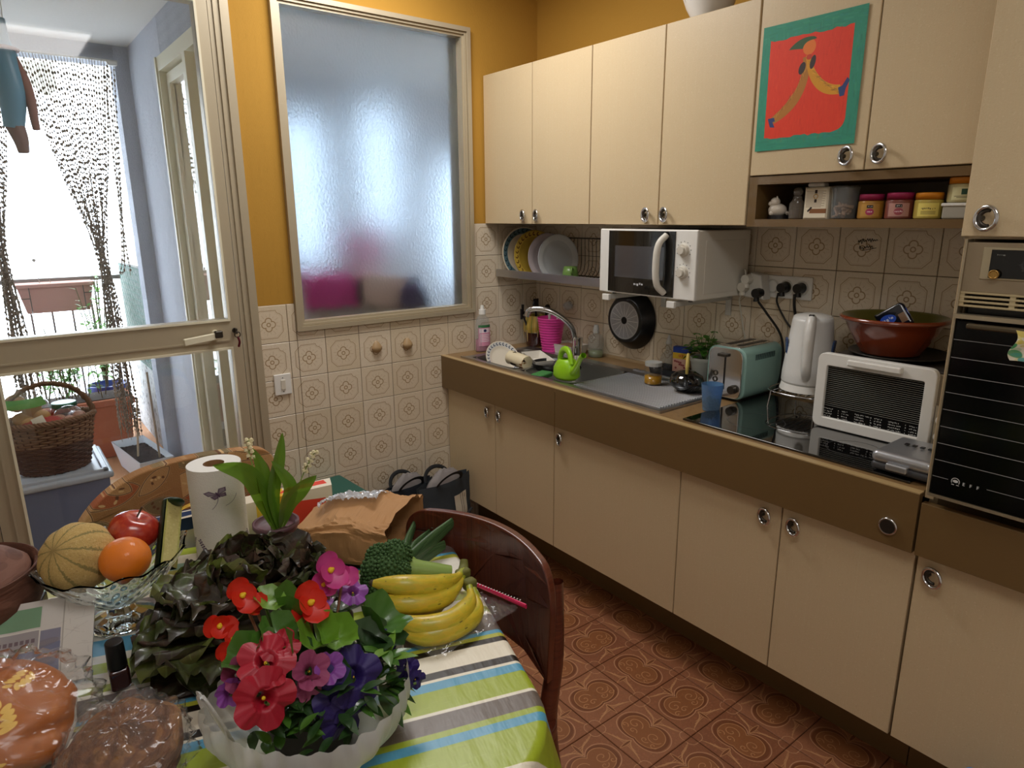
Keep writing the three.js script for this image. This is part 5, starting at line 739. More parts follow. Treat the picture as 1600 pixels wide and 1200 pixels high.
// bead curtains gathered to each side
function beadCurtain(lab, tops, tie, bottom, y1) {
  const bs = [], strand = [];
  for (const [x0, dz] of tops) {
    const k = rr(-1, 1), p = [[x0, 2.285, dz], [x0 + (tie[0] - x0) * 0.45, 2.285 - (2.285 - tie[1]) * 0.5, dz], [tie[0] + k * 0.022, tie[1], tie[2] + rr(-0.02, 0.02)], [tie[0] + (bottom - tie[0]) * 0.5 + k * 0.045, (tie[1] + y1) / 2, tie[2] + rr(-0.03, 0.03)], [bottom + k * 0.055, y1 + rr(0, 0.08), tie[2] + rr(-0.03, 0.03)]];
    const c = new THREE.CatmullRomCurve3(V3(p)); strand.push(new THREE.TubeGeometry(c, 40, 0.0014, 4)); const n = Math.floor(c.getLength() / rr(0.021, 0.027)); const ph = rnd(); for (let i = 1; i < n - 1; i++) { const q = c.getPointAt((i + ph) / n); bs.push(q.x, q.y, q.z, i % 3 === 0 ? 1.5 : 1); }
  }
  const t = new THREE.Group(); t.name = numbered('bead_curtain'); scene.add(t); t.userData = { label: lab, category: 'curtain', kind: 'stuff' };
  mesh('cord', merge(strand), mat(0x9a8c7a, 0.7), t);
  const im = new THREE.InstancedMesh(new THREE.IcosahedronGeometry(0.0046, 1), mat(0x8a7a68, 0.6), bs.length / 4), m4 = new THREE.Matrix4(); for (let i = 0; i < bs.length / 4; i++) { const s = bs[i * 4 + 3]; m4.makeScale(s * 0.85, s * 1.25, s * 0.85); m4.setPosition(bs[i * 4], bs[i * 4 + 1], bs[i * 4 + 2]); im.setMatrixAt(i, m4); } im.name = 'beads'; im.castShadow = true; t.add(im);
}
{
  const a = [], b = []; for (let k = 0; k < 30; k++) { a.push([-1.93 + k * 0.0132, GZ + 0.03 + rr(-0.012, 0.012)]); b.push([-2.34 + k * 0.0125, GZ + 0.03 + rr(-0.012, 0.012)]); }
  beadCurtain('bead curtain swept towards the white pillar and tied halfway', a, [-1.695, 1.205, GZ + 0.03], -1.69, 0.27); for (let k = 0; k < 4; k++) a.push([-1.54 + k * 0.012, GZ + 0.03]);
  beadCurtain('bead curtain tied back on the side of the wicker basket', b, [-2.125, 1.222, GZ + 0.03], -2.12, 0.5);
  beadCurtain('few loose bead strands hanging straight beside the pillar', [[-1.56, GZ + 0.02], [-1.545, GZ + 0.03], [-1.53, GZ + 0.03], [-1.515, GZ + 0.02]], [-1.6, 1.3, GZ + 0.03], -1.63, 1.15);
  tag(mesh('curtain_rod', merge([bar([-2.35, 2.288, GZ + 0.03], [-1.5, 2.288, GZ + 0.03], 0.006), RX(-1.55, -1.5, 2.265, 2.29, GZ + 0.005, GZ + 0.05, 0.01)]), M.whitePlastic), 'thin white rod carrying the bead curtains', 'rod');
  const aw = mesh('scalloped_awning', grid((u, v) => [-2.55 + u * 0.81, 2.32 - v * (0.15 + 0.018 * Math.sin(u * 42)), -2.0 + 0.01 * Math.sin(u * 60)], 60, 4), phys(0xe4e2d2, 0.8, { ...dbl, transmission: 0.35, thickness: 0 })); tag(aw, 'cream awning with a scalloped hem behind the bead curtain', 'awning');
}
{ // hanging doll
  const t = thing('hanging_doll', 'teal and brown long-legged doll hanging in the lobby doorway', 'doll', [-2.055, 1.72, -0.3]);
  mesh('body', taper([[0.02, 0.42, 0], [0.0, 0.33, 0], [0.01, 0.2, 0.01], [0.0, 0.08, 0]], [0.006, 0.044, 0.042, 0.03], 24, 14), mat(0x5f8fa8, 0.4), t);
  mesh('arm', taper([[0.03, 0.3, 0.01], [0.055, 0.2, 0.02], [0.06, 0.1, 0.01], [0.062, 0.08, 0]], [0.014, 0.017, 0.015, 0.012], 18, 10), mat(0x8a6458, 0.6), t);
  mesh('legs', taper([[0.0, 0.1, 0], [0.012, 0.04, 0.01], [0.014, 0.0, 0.01]], [0.03, 0.024, 0.016], 14, 12), mat(0x6f564e, 0.6), t); mesh('band', TO(0.046, 0.006, 8, 28).rotateX(PI / 2).translate(0.0, 0.325, 0), mat(0x7a4a40, 0.6), t);
  mesh('cord', bar([0.02, 0.42, 0], [0.03, GC - 1.72, 0], 0.0015), M.whitePlastic, t);
}
// ---- laundry behind the frosted pane
{
  const t = thing('washing_machine', 'white washing machine behind the frosted glass', 'washing machine', [-0.86, 0, -0.5]); mesh('cabinet', RX(-0.31, 0.31, 0, 0.86, -0.3, 0.3, 0.015), M.whitePlastic, t); mesh('door_ring', TO(0.16, 0.02).translate(0, 0.45, -0.302), M.steel, t);
  const b = thing('laundry_basket', 'white laundry basket on the washing machine behind frosted glass', 'laundry basket', [-0.87, 0.86, -0.36]); mesh('basket', merge([deform(B(0.5, 0.36, 0.26, 0, 0.18, 0), (x, y, z) => [x * (0.9 + y * 0.28), y, z * (0.9 + y * 0.28)]), RX(-0.262, 0.262, 0.345, 0.365, -0.142, 0.142, 0.008)]), M.whitePlastic, b);
  const tow = (nm, lab, c, x0, x1, y0, sl) => tag(mesh(nm, grid((u, v) => { const x = x0 + (x1 - x0) * u, s = v * 2 - 1; return [x, 1.258 + y0 - sl * u - 0.012 * Math.cos(s * 3) - (Math.abs(s) > 0.6 ? (Math.abs(s) - 0.6) * 0.4 : 0) + 0.006 * Math.sin(u * 17 + v * 3), -0.36 + Math.max(-0.155, Math.min(0.155, s * 0.24))]; }, 24, 24), mat(c, 0.95, dbl)), lab, 'towel');
  tow('pink_towel', 'bright pink towel over the laundry basket behind the frosted glass', 0xd83a8c, -1.14, -0.86, 0.0, 0.0); tow('beige_towel', 'pale peach towel over the laundry basket behind the frosted glass', 0xe8c2ae, -0.9, -0.6, 0.006, 0.05);
  tag(mesh('purple_cloth', deform(S(0.09, 0, 0, 0, 20), (x, y, z) => { const k = 1 + 0.2 * N3(x * 20, y * 20, z * 20); return [x * k, y * 1.4 * k, z * k]; }), mat(0x4a3358, 0.95), null, [-0.6, 1.1, -0.24]), 'dark purple laundry beside the white basket behind frosted glass', 'laundry');
  const bk = thing('pink_bucket', 'pink bucket on a shelf far behind the frosted glass', 'bucket', [-0.48, 1.2, -1.05]); mesh('bucket', L([[0, 0], [0.11, 0], [0.14, 0.24], [0.135, 0.24], [0.1, 0.01], [0, 0.01]], 32), mat(0xe84a9c, 0.5, dbl), bk);
  const sh = thing('laundry_shelf', 'pale wooden shelf unit behind the frosted glass', 'shelf', [-0.45, 0, -1.1]); mesh('board', RX(-0.3, 0.3, 1.18, 1.2, -0.17, 0.17, 0.003), M.white, sh); mesh('leg', RX(-0.3, -0.27, 0, 1.18, -0.17, 0.17, 0.003), M.white, sh); mesh('leg', RX(0.27, 0.3, 0, 1.18, -0.17, 0.17, 0.003), M.white, sh);
  const cb = thing('cardboard_box', 'small open cardboard box seen through the lobby opening', 'box', [-1.27, 0.87, -0.62]); mesh('box', merge([B(0.14, 0.006, 0.14, 0, 0.003, 0), slabWall(0.14, 0.14, 0.12, 0.002)]), mat(0xb99a72, 0.8, dbl), cb); mesh('contents', S(0.05, 0, 0.1, 0, 14).scale(1, 0.6, 1), mat(0xb0382c, 0.7), cb); mesh('stick', bar([0, 0.1, 0], [-0.06, 0.34, -0.02], 0.006), mat(0xd8b02c, 0.6), cb);
  const cs = thing('white_cupboard', 'low white cupboard under the cardboard box in the laundry', 'cupboard', [-1.26, 0, -0.62]); mesh('cupboard', RX(-0.09, 0.09, 0, 0.87, -0.1, 0.1, 0.004), M.whitePlastic, cs);
}
// ------------------------------------------------------------------ table, cloth, chairs, things on the floor
const TH = 0.75, TA = -0.3142, TC = [-2.101, 1.451]; // table top height, turn, centre
const tw = (a, b, y = TH) => { const c = Math.cos(TA), s = Math.sin(TA), x = a + 0.6, z = b - 0.45; return [TC[0] + x * c + z * s, y, TC[1] - x * s + z * c]; }; // a<0 from the right edge, b>0 from the far edge
function ringOf(ha, hb, r, n = 10) { const o = []; for (const [sx, sz, a0] of [[1, 1, 0], [-1, 1, PI / 2], [-1, -1, PI], [1, -1, PI * 1.5]]) for (let k = 0; k <= n; k++) { const a = a0 + k / n * PI / 2; o.push([sx * (ha - r) + Math.cos(a) * r, sz * (hb - r) + Math.sin(a) * r, Math.cos(a), Math.sin(a)]); } // add points along the straights
  const q = []; o.forEach((p, i) => { q.push(p); const s = o[(i + 1) % o.length], d = Math.hypot(s[0] - p[0], s[1] - p[1]); if (d > 0.1) { const m = Math.floor(d / 0.03); for (let k = 1; k < m; k++) q.push([p[0] + (s[0] - p[0]) * k / m, p[1] + (s[1] - p[1]) * k / m, p[2], p[3]]); } }); return q; }
{
  const t = thing('dining_table', 'dining table standing under the striped cloth', 'table', [TC[0], 0, TC[1]], TA);
  const s = new THREE.Shape(); ringOf(0.595, 0.445, 0.17).forEach((p, i) => i ? s.lineTo(p[0], p[1]) : s.moveTo(p[0], p[1])); s.closePath();
  mesh('tabletop', ext(s, 0.024, 0.002).rotateX(PI / 2).translate(0, 0.744, 0), mat(0x7a4a2c, 0.5), t);
  for (const [x, z] of [[0.46, 0.32], [-0.46, 0.32], [0.46, -0.32], [-0.46, -0.32]]) mesh('leg', bar([x * 1.05, 0, z * 1.05], [x, 0.72, z], 0.018, 0.026, 16), mat(0x6a4026, 0.5), t);
}
{
  const ct = tex(64, 2048, (x, w, h) => { // stripes across the cloth, one line per millimetre
    const S0 = [[0, '#efe7d2'], [0.22, '#efe7d2'], [0.25, '#62a8c4'], [0.285, '#a9b83a'], [0.33, '#efe7d2'], [0.37, '#8fae9a'], [0.4, '#b7b24a'], [0.43, '#ece4ce'], [0.5, '#6b5d55'], [0.535, '#57a3c6'], [0.545, '#c3c046'], [0.56, '#ece4ce'], [0.545 + 0.02, '#efe9da'], [0.63, '#57a3c6'], [0.68, '#efe9da'], [0.705, '#a9b83a'], [0.735, '#efe9da'], [0.77, '#8e9a3a'], [0.79, '#efe9da'], [0.8, '#665a54'], [0.853, '#57a3c6'], [0.864, '#b6b73c'], [0.875, '#1c1614'], [0.889, '#efe7d2'], [0.934, '#1c1614'], [0.951, '#efe7d2'], [0.958, '#57a3c6'], [0.978, '#a3b52c'], [1.025, '#f0ead8'], [1.032, '#6b6058'], [1.068, '#a3b52c'], [1.08, '#57a3c6'], [1.098, '#a3b52c'], [1.165, '#efe7d2'], [1.23, '#1c1614'], [1.245, '#57a3c6'], [1.27, '#efe7d2'], [1.32, '#6b6058'], [1.4, '#efe7d2'], [1.6, '#a3b52c']];
    x.fillStyle = '#efe7d2'; x.fillRect(0, 0, w, h); S0.forEach(([p, c], i) => { const q = i + 1 < S0.length ? S0[i + 1][0] : 2; if (q <= p) return; x.fillStyle = c; x.fillRect(0, h - q / 2 * h, w, (q - p) / 2 * h + 1); }); speckle(x, w, h, 5000, ['#ffffff', '#6a5a48'], 0.4, 1, 0.12);
  }); ct.wrapS = THREE.RepeatWrapping;
  const ring = ringOf(0.6, 0.45, 0.17, 10), n = ring.length, drop = 0.2, rings = []; for (let k = 0; k <= 10; k++) rings.push([k / 10, 0]); for (let k = 1; k <= 6; k++) rings.push([1, k / 6 * 0.025]); for (let k = 1; k <= 10; k++) rings.push([1, 0.025 + k / 10 * drop]);
  const pos = [], uv = [], idx = [];
  rings.forEach(([f, d], ri) => ring.forEach(([x, z, nx, nz], i) => {
    const R = 0.016, arc = Math.min(d, 0.025) / 0.025 * PI / 2, ex = d > 0.025 ? d - 0.025 : 0, w = ex * (0.07 + 0.16 * (0.5 + 0.5 * Math.sin(i * 0.38)) * (Math.abs(nx * nz) > 0.15 ? 1.5 : 0.5));
    pos.push(x * f + nx * (R * Math.sin(arc) + w), d === 0 ? 0.0015 * N3(x * f * 7, 0, z * f * 7) : -R * (1 - Math.cos(arc)) - ex, z * f + nz * (R * Math.sin(arc) + w)); uv.push((x * f + nx * d) * 2, (0.3 + 0.45 + z * f + nz * d) / 2);
  }));
  for (let r = 0; r + 1 < rings.length; r++) for (let i = 0; i < n; i++) { const j = (i + 1) % n, a = r * n + i, b = r * n + j, c = a + n, d = b + n; idx.push(a, b, c, b, d, c); }
  const g = new THREE.BufferGeometry(); g.setAttribute('position', new THREE.Float32BufferAttribute(pos, 3)); g.setAttribute('uv', new THREE.Float32BufferAttribute(uv, 2)); g.setIndex(idx); g.computeVertexNormals();
  const cl = mesh('tablecloth', g, phys(0xffffff, 0.4, { map: ct, ...dbl, clearcoat: 0.25, clearcoatRoughness: 0.3, bumpMap: rep(softNoise, 3), bumpScale: 0.002 }), null, [TC[0], 0.749, TC[1]], [0, TA, 0]); tag(cl, 'oilcloth with green, blue, brown and cream stripes over the table', 'tablecloth');
}
const woodTex = tex(256, 512, (x, w, h) => { x.fillStyle = '#5f2a18'; x.fillRect(0, 0, w, h); for (let i = 0; i < 240; i++) { x.globalAlpha = rr(0.05, 0.25); x.strokeStyle = ['#2c100a', '#8a4428', '#3c170d'][i % 3]; x.lineWidth = rr(0.6, 3); const a = rnd() * h; x.beginPath(); x.moveTo(0, a); x.bezierCurveTo(w * 0.3, a + rr(-12, 12), w * 0.7, a + rr(-12, 12), w, a + rr(-8, 8)); x.stroke(); } x.globalAlpha = 1; });
const wood = phys(0xffffff, 0.32, { map: woodTex, clearcoat: 0.4, clearcoatRoughness: 0.25 });
// curved back panel from an outline in x,y; bulge follows x
function curvedPanel(outline, th, bow, lean = 0) { const g = ext(outline, th, 0.004, 3, 20); const sub = subdivide(g); return deform(sub, (x, y, z) => [x, y, z + bow * x * x - lean * (y - 0.6)]); }
function subdivide(g) { // split long triangles so that the panel can bend
  let ng = g.index ? g.toNonIndexed() : g; for (let it = 0; it < 5; it++) { const p = ng.attributes.position, o = []; let split = false; for (let i = 0; i < p.count; i += 3) { const v = [0, 1, 2].map((k) => new THREE.Vector3().fromBufferAttribute(p, i + k)); let L0 = 0, e = 0; for (let k = 0; k < 3; k++) { const d = Math.abs(v[k].x - v[(k + 1) % 3].x); if (d > L0) { L0 = d; e = k; } } if (L0 > 0.03) { split = true; const m = v[e].clone().add(v[(e + 1) % 3]).multiplyScalar(0.5), c = v[(e + 2) % 3]; o.push(v[e], m, c, m, v[(e + 1) % 3], c); } else o.push(...v); } ng = new THREE.BufferGeometry().setFromPoints(o); if (!split) break; }
  const p = ng.attributes.position, uv = []; for (let i = 0; i < p.count; i++) uv.push(p.getY(i) * 2.2, p.getX(i) * 2); ng.setAttribute('uv', new THREE.Float32BufferAttribute(uv, 2)); ng = mergeVertices(ng, 1e-4); ng.computeVertexNormals(); return toCreasedNormals(ng, 0.9);
}
{ // wooden chair at the table's end, its back to the cabinets
  const t = thing('wooden_chair', 'dark varnished wooden chair with curved back pushed in by the cabinets', 'chair', [-1.388, 0, 1.527], -1.41);
  const s = new THREE.Shape(); s.moveTo(-0.215, 0.59); s.lineTo(0.19, 0.565); s.lineTo(0.205, 0.73); s.quadraticCurveTo(0.205, 0.805, 0.15, 0.815); s.quadraticCurveTo(0, 0.838, -0.185, 0.828); s.quadraticCurveTo(-0.225, 0.822, -0.225, 0.77); s.closePath();
  mesh('backrest', curvedPanel(s, 0.012, 1.5), wood, t);
  for (const q of [-1, 1]) mesh('rear_leg', merge([taper([[q * 0.178, 0.77, 0.024], [q * 0.18, 0.6, 0.028], [q * 0.175, 0.43, 0.045], [q * 0.19, 0.0, -0.03]], [0.013, 0.018, 0.019, 0.013], 24, 10, 1.25)]), wood, t);
  for (const q of [-1, 1]) mesh('front_leg', taper([[q * 0.175, 0.43, 0.38], [q * 0.19, 0, 0.4]], [0.02, 0.013], 10, 10), wood, t);
  mesh('seat', ext(rrect(0.42, 0.4, 0.05), 0.018, 0.004, 3).rotateX(-PI / 2).translate(0, 0.435, 0.235), wood, t); mesh('seat_rail', merge([RX(-0.18, 0.18, 0.385, 0.43, 0.035, 0.055, 0.003), RX(-0.18, 0.18, 0.385, 0.43, 0.36, 0.38, 0.003)]), wood, t);
}
{ // covered chair in front of the door
  const ft = tex(512, 512, (x, w, h) => {
    x.fillStyle = '#a3764a'; x.fillRect(0, 0, w, h); const cols = ['#9c6a44', '#c79c6a', '#8a7450', '#a8603c', '#b4885a', '#7c6a4a'];
    for (let i = 0; i < 90; i++) { x.save(); x.translate(rnd() * w, rnd() * h); x.rotate(1.57 + rr(-0.8, 0.8)); const a = rr(34, 70), b = rr(18, 36); x.fillStyle = cols[i % 6]; x.beginPath(); x.moveTo(-a, 0); x.bezierCurveTo(-a * 0.6, -b * 1.4, a * 0.4, -b * 1.2, a, -b * 0.3); x.bezierCurveTo(a * 0.6, b, -a * 0.4, b * 1.3, -a, 0); x.fill(); x.strokeStyle = '#d8b888'; x.lineWidth = 4; x.stroke(); x.strokeStyle = '#5c3a26'; x.lineWidth = 2; x.stroke(); for (let q = 0; q < 6; q++) { x.fillStyle = q % 2 ? '#d2ae7c' : '#6a4630'; x.beginPath(); x.ellipse(rr(-a * 0.5, a * 0.5), rr(-b * 0.5, b * 0.5), rr(3, 8), rr(2, 4), rnd() * 3, 0, 7); x.fill(); } x.restore(); } speckle(x, w, h, 2500, ['#6a4a30', '#e0c498'], 0.5, 1.5, 0.3);
  });
  const t = thing('covered_chair', 'chair with a brown patterned fabric cover on its back, in front of the door', 'chair', [-1.905, 0, 0.86], 0.05);
  const s = new THREE.Shape(); s.moveTo(-0.235, 0.52); s.lineTo(0.22, 0.52); s.lineTo(0.228, 0.85); s.quadraticCurveTo(0.226, 0.897, 0.185, 0.902); s.quadraticCurveTo(0.0, 0.918, -0.09, 0.9); s.quadraticCurveTo(-0.19, 0.875, -0.235, 0.8); s.closePath();
  const g = curvedPanel(s, 0.03, 0.55); mesh('back_cover', g, mat(0xffffff, 0.95, { map: ft, bumpMap: rep(fineNoise, 4), bumpScale: 0.001 }), t, [0, 0, -0.02]);
  for (const q of [-1, 1]) { mesh('rear_leg', taper([[q * 0.17, 0.6, 0.0], [q * 0.175, 0.44, 0.0], [q * 0.18, 0, -0.05]], [0.016, 0.018, 0.013], 14, 10), wood, t); mesh('front_leg', taper([[q * 0.17, 0.43, 0.32], [q * 0.18, 0, 0.34]], [0.018, 0.013], 10, 10), wood, t); }
  mesh('seat', ext(rrect(0.4, 0.38, 0.05), 0.018, 0.004, 3).rotateX(-PI / 2).translate(0, 0.435, 0.17), wood, t);
}
{ // colourful paper carrier bag on the covered chair
  const bt = tex(512, 512, (x, w, h) => {
    x.fillStyle = '#e9dfcb'; x.fillRect(0, 0, w, h); x.fillStyle = '#1f3a66'; x.beginPath(); x.arc(-10, 260, 190, 0, 7); x.fill(); x.fillStyle = '#e9dfcb'; x.beginPath(); x.moveTo(60, 20); x.quadraticCurveTo(260, 20, 200, 260); x.lineTo(160, 250); x.quadraticCurveTo(190, 90, 60, 60); x.fill(); x.fillStyle = '#1f3a66'; x.fillRect(0, 0, 150, 46);
    x.fillStyle = '#b9ad94'; for (let i = 0; i < 5; i++) for (let j = 0; j < 6; j++) x.fillRect(180 + j * 9, 60 + i * 11, 4, 5); x.fillStyle = '#e8b02a'; x.fillRect(330, 0, 44, h); x.fillStyle = '#e8c23a'; x.fillRect(300, 0, 60, 60); x.fillStyle = '#e0402c'; x.beginPath(); x.moveTo(388, 30); x.lineTo(492, 40); x.lineTo(500, 320); x.lineTo(360, 330); x.closePath(); x.fill();
  }, { clamp: true });
  const p = tw(-0.455, -0.065, 0.457), t = thing('paper_carrier_bag', 'paper carrier bag printed blue, yellow and red standing behind the table', 'bag', p, TA);
  const g = deform(new THREE.BoxGeometry(0.44, 0.365, 0.05, 12, 8, 2).translate(0, 0.1825, 0), (x, y, z) => [x, y * (1 + 0.06 * x / 0.22), z + 0.004 * N3(x * 20, y * 20, z * 20)]); mesh('bag', g, mat(0xffffff, 0.7, { map: bt }), t);
  mesh('ribbon_handle', grid((u, v) => { const s = u * PI; return [-0.11 - Math.cos(s) * 0.05 + 0.03 * u, 0.34 + Math.sin(s) * 0.07 - 0.02 * (1 - u), 0.03 + v * 0.022 + 0.02 * Math.sin(s)]; }, 20, 2), mat(0xd8ac2a, 0.5, dbl), t);
}
{ // green box by the wall
  const t = thing('green_box', 'dark green storage pouffe with lid against the tiled wall', 'box', [-1.245, 0, 0.15], 0.06); const gm = mat(0x1f4f48, 0.55);
  mesh('box', RX(-0.118, 0.118, 0, 0.35, -0.12, 0.12, 0.012), gm, t); mesh('lid', RX(-0.124, 0.124, 0.362, 0.42, -0.126, 0.126, 0.014), mat(0x255c50, 0.5), t); mesh('inner_rim', RX(-0.1, 0.1, 0.34, 0.37, -0.1, 0.1, 0.004), gm, t);
}
function tote(name, lab, p, turn, w, h, d, c, panel, lean) {
  const t = thing(name, lab, 'bag', p, turn), m = mat(c, 0.9, { bumpMap: rep(fineNoise, 5), bumpScale: 0.001, ...dbl });
  const side = (s) => grid((u, v) => { const x = (u - 0.5) * w * (0.92 + 0.12 * v), k = Math.sin(u * PI); return [x, v * h, s * (d / 2 * k * (1 - 0.35 * v) + 0.008) + 0.006 * N3(u * 6, v * 6, s) - lean * v]; }, 16, 12);
  mesh('body', merge([side(1), side(-1)]), m, t); mesh('contents', deform(S(0.5, 0, 0, 0, 20), (x, y, z) => [x * w * 0.8, h * 0.8 + y * 0.24 + 0.02 * N3(x * 9, y * 9, z * 9), z * d * 0.7 - lean * 0.8]), mat(0x8a8482, 0.7), t);
  for (const s of [1, -1]) mesh('strap', (() => { const pp = []; for (let i = 0; i <= 12; i++) { const q = i / 12 * PI; pp.push([-Math.cos(q) * w * 0.24, h * 0.98 + Math.sin(q) * 0.05, s * (d * 0.3 + Math.sin(q) * 0.03) - lean]); } return taper(pp, [0.009, 0.009], 30, 6, 0.3); })(), mat(0x15171a, 0.8), t);
  if (panel) { const pt = label(128, 192, '#cfc6b2', (x) => { x.strokeStyle = '#2c2822'; x.lineWidth = 4; x.beginPath(); x.moveTo(58, 0); x.lineTo(70, 192); x.moveTo(84, 0); x.lineTo(90, 192); x.stroke(); x.beginPath(); x.moveTo(112, 16); x.lineTo(104, 44); x.stroke(); }); mesh('printed_panel', grid((u, v) => { const U = 0.52 + u * 0.3, V = 0.45 + v * 0.35, k = Math.sin(U * PI); return [(U - 0.5) * w * (0.92 + 0.12 * V), V * h, d / 2 * k * (1 - 0.35 * V) + 0.0095 + 0.006 * N3(U * 6, V * 6, 1) - lean * V + 0.003]; }, 8, 8), mat(0xffffff, 0.8, { map: pt, ...dbl }), t); mesh('panel_strap', taper([[0.0, h * 0.62, d * 0.55 - lean * 0.6 + 0.012], [w * 0.14, h * 0.54, d * 0.53 - lean * 0.5 + 0.014], [w * 0.32, h * 0.57, d * 0.36 - lean * 0.5 + 0.022]], [0.007, 0.007], 12, 6, 0.4), mat(0x15171a, 0.8), t); }
}
tote('tote_bag', 'dark navy cloth bag slumped against the tiled wall', [-0.85, 0, 0.15], 0.15, 0.27, 0.33, 0.1, 0x1b222c, false, 0.04);
tote('tote_bag', 'dark grey tote bag with a cream printed panel beside the cabinet', [-0.715, 0, 0.235], 0.2, 0.3, 0.35, 0.12, 0x333a40, true, 0.03);
{ const t = thing('blue_bottle', 'light blue plastic bottle on the floor in front of the tall cabinet', 'bottle', [-0.66, 0, 2.285]); mesh('bottle', L([[0, 0], [0.045, 0], [0.048, 0.01], [0.048, 0.2], [0.03, 0.24], [0.016, 0.26], [0.016, 0.27]], 28), mat(0x3f8ed8, 0.35), t); mesh('cap', L([[0, 0.3], [0.014, 0.3], [0.02, 0.29], [0.02, 0.262], [0, 0.26]], 24), mat(0x3f8ed8, 0.35), t); }
// ------------------------------------------------------------------ food, plants and small things on the table
const TY = 0.7515;
const film = (o = {}) => phys(0xffffff, 0.09, { transmission: 0.97, thickness: 0, ior: 1.3, ...dbl, ...o });
const filmM = film(), frostFilm = phys(0xf4f4f0, 0.5, { transmission: 0.45, thickness: 0, ...dbl });
// crumpled shape from a sphere
function crumple(sx, sy, sz, amp, f, seed0, seg = 36, flat = 0) { return deform(S(1, 0, 0, 0, seg), (x, y, z) => { const k = 1 + amp * (Math.abs(N3(x * f + seed0, y * f, z * f)) * 1.6 - 0.4) + amp * 0.5 * N3(x * f * 2.3, y * f * 2.3 + seed0, z * f * 2.3); let Y = y * sy * k; if (flat && Y < -flat) Y = -flat; return [x * sx * k, Y, z * sz * k]; }); }
{ // kitchen paper
  const pt = tex(512, 512, (x, w, h) => {
    x.fillStyle = '#ece6da'; x.fillRect(0, 0, w, h); x.strokeStyle = '#7a6a74'; x.fillStyle = '#5a3f5e';
    const fly = (a, b, s) => { x.save(); x.translate(a, b); x.rotate(-0.35); x.scale(s, s); for (const q of [-1, 1]) { x.beginPath(); x.moveTo(0, 0); x.lineTo(q * 10, -17); x.lineTo(q * 21, -15); x.lineTo(q * 17, -3); x.closePath(); x.stroke(); x.globalAlpha = 0.55; x.fill(); x.globalAlpha = 1; x.beginPath(); x.moveTo(0, 1); x.lineTo(q * 14, 2); x.lineTo(q * 11, 13); x.lineTo(q * 4, 11); x.closePath(); x.stroke(); x.globalAlpha = 0.7; x.fill(); x.globalAlpha = 1; } x.fillRect(-1.4, -9, 2.8, 20); x.restore(); };
    const lav = (a, b, r) => { x.save(); x.translate(a, b); x.rotate(r); x.lineWidth = 1.6; x.beginPath(); x.moveTo(0, 0); x.lineTo(0, -110); x.stroke(); for (let i = 0; i < 12; i++) { x.beginPath(); x.ellipse((i % 2 ? 5 : -5), -48 - i * 6, 5, 3.4, i, 0, 7); x.fill(); } x.restore(); };
    for (let i = 0; i < 3; i++) { x.lineWidth = 2.4; fly(80 + i * 170, 130, 1.6); x.lineWidth = 1.6; x.beginPath(); x.moveTo(80 + i * 170, 150); x.quadraticCurveTo(80 + i * 170, 180, 60 + i * 170, 210); x.moveTo(100 + i * 170, 200); x.quadraticCurveTo(130 + i * 170, 190, 140 + i * 170, 150); x.stroke(); lav(40 + i * 170, 500, -0.35); lav(110 + i * 170, 500, 0.3); lav(80 + i * 170, 520, -0.05); }
    for (let i = 0; i < 500; i++) { x.globalAlpha = 0.08; x.fillStyle = '#8a8070'; x.fillRect((i * 37) % w, (i * 53) % h, 4, 2); } x.globalAlpha = 1;
  });
  const t = thing('kitchen_roll', 'white kitchen roll printed with a butterfly and lavender, standing on the table', 'kitchen roll', [-1.872, TY, 1.095], 3.0);
  mesh('paper', L([[0.0575, 0.001], [0.0575, 0.214]], 48), mat(0xffffff, 0.9, { map: pt, bumpMap: rep(pebble, 3), bumpScale: 0.001 }), t);
  mesh('paper_end', new THREE.RingGeometry(0.0225, 0.057, 48).rotateX(-PI / 2).translate(0, 0.2142, 0), mat(0xf0eee8, 0.95, dbl), t);
  mesh('core', L([[0.0205, 0.001], [0.0225, 0.001], [0.0225, 0.2145], [0.0205, 0.2145], [0.0205, 0.001]], 32), mat(0xa07a52, 0.9, dbl), t);
}
{ // clay pot with lid on a slatted trivet
  const t = thing('clay_pot', 'brown clay cooking pot with domed lid at the end of the table', 'pot', [-2.335, TY + 0.034, 1.195]), cm = mat(0x7a5140, 0.7, { bumpMap: rep(softNoise, 2), bumpScale: 0.002, map: tex(256, 256, (x, w, h) => { x.fillStyle = '#fff'; x.fillRect(0, 0, w, h); speckle(x, w, h, 300, ['#8a6a58', '#d9c4b4', '#6a4a3c'], 4, 18, 0.25); }) });
  mesh('pot', L([[0, 0], [0.09, 0], [0.108, 0.02], [0.126, 0.06], [0.122, 0.085], [0.118, 0.098], [0.124, 0.112], [0.12, 0.114], [0.11, 0.1], [0.112, 0.06], [0, 0.01]], 48), cm, t);
  mesh('lid', L([[0.109, 0.102], [0.108, 0.108], [0.09, 0.125], [0.05, 0.142], [0.02, 0.147], [0.018, 0.165], [0.024, 0.17], [0.0, 0.174]], 48), cm, t);
  mesh('pot_handle', TO(0.022, 0.009, 10, 20).rotateX(PI / 2).translate(0.122, 0.07, 0.0), cm, t);
  const s = thing('slatted_trivet', 'black slatted trivet under the clay pot', 'trivet', [-2.335, TY, 1.195], -0.3); for (let k = -5; k <= 5; k++) mesh('slat', RX(k * 0.018 - 0.005, k * 0.018 + 0.005, 0.006, 0.034, -0.11, 0.11, 0.003), M.black, s); mesh('rail', RX(-0.1, 0.1, 0, 0.008, -0.08, -0.06, 0.002), M.black, s); mesh('rail', RX(-0.1, 0.1, 0, 0.008, 0.06, 0.08, 0.002), M.black, s);
}
const BC = [-2.105, 1.265]; // bowl centre
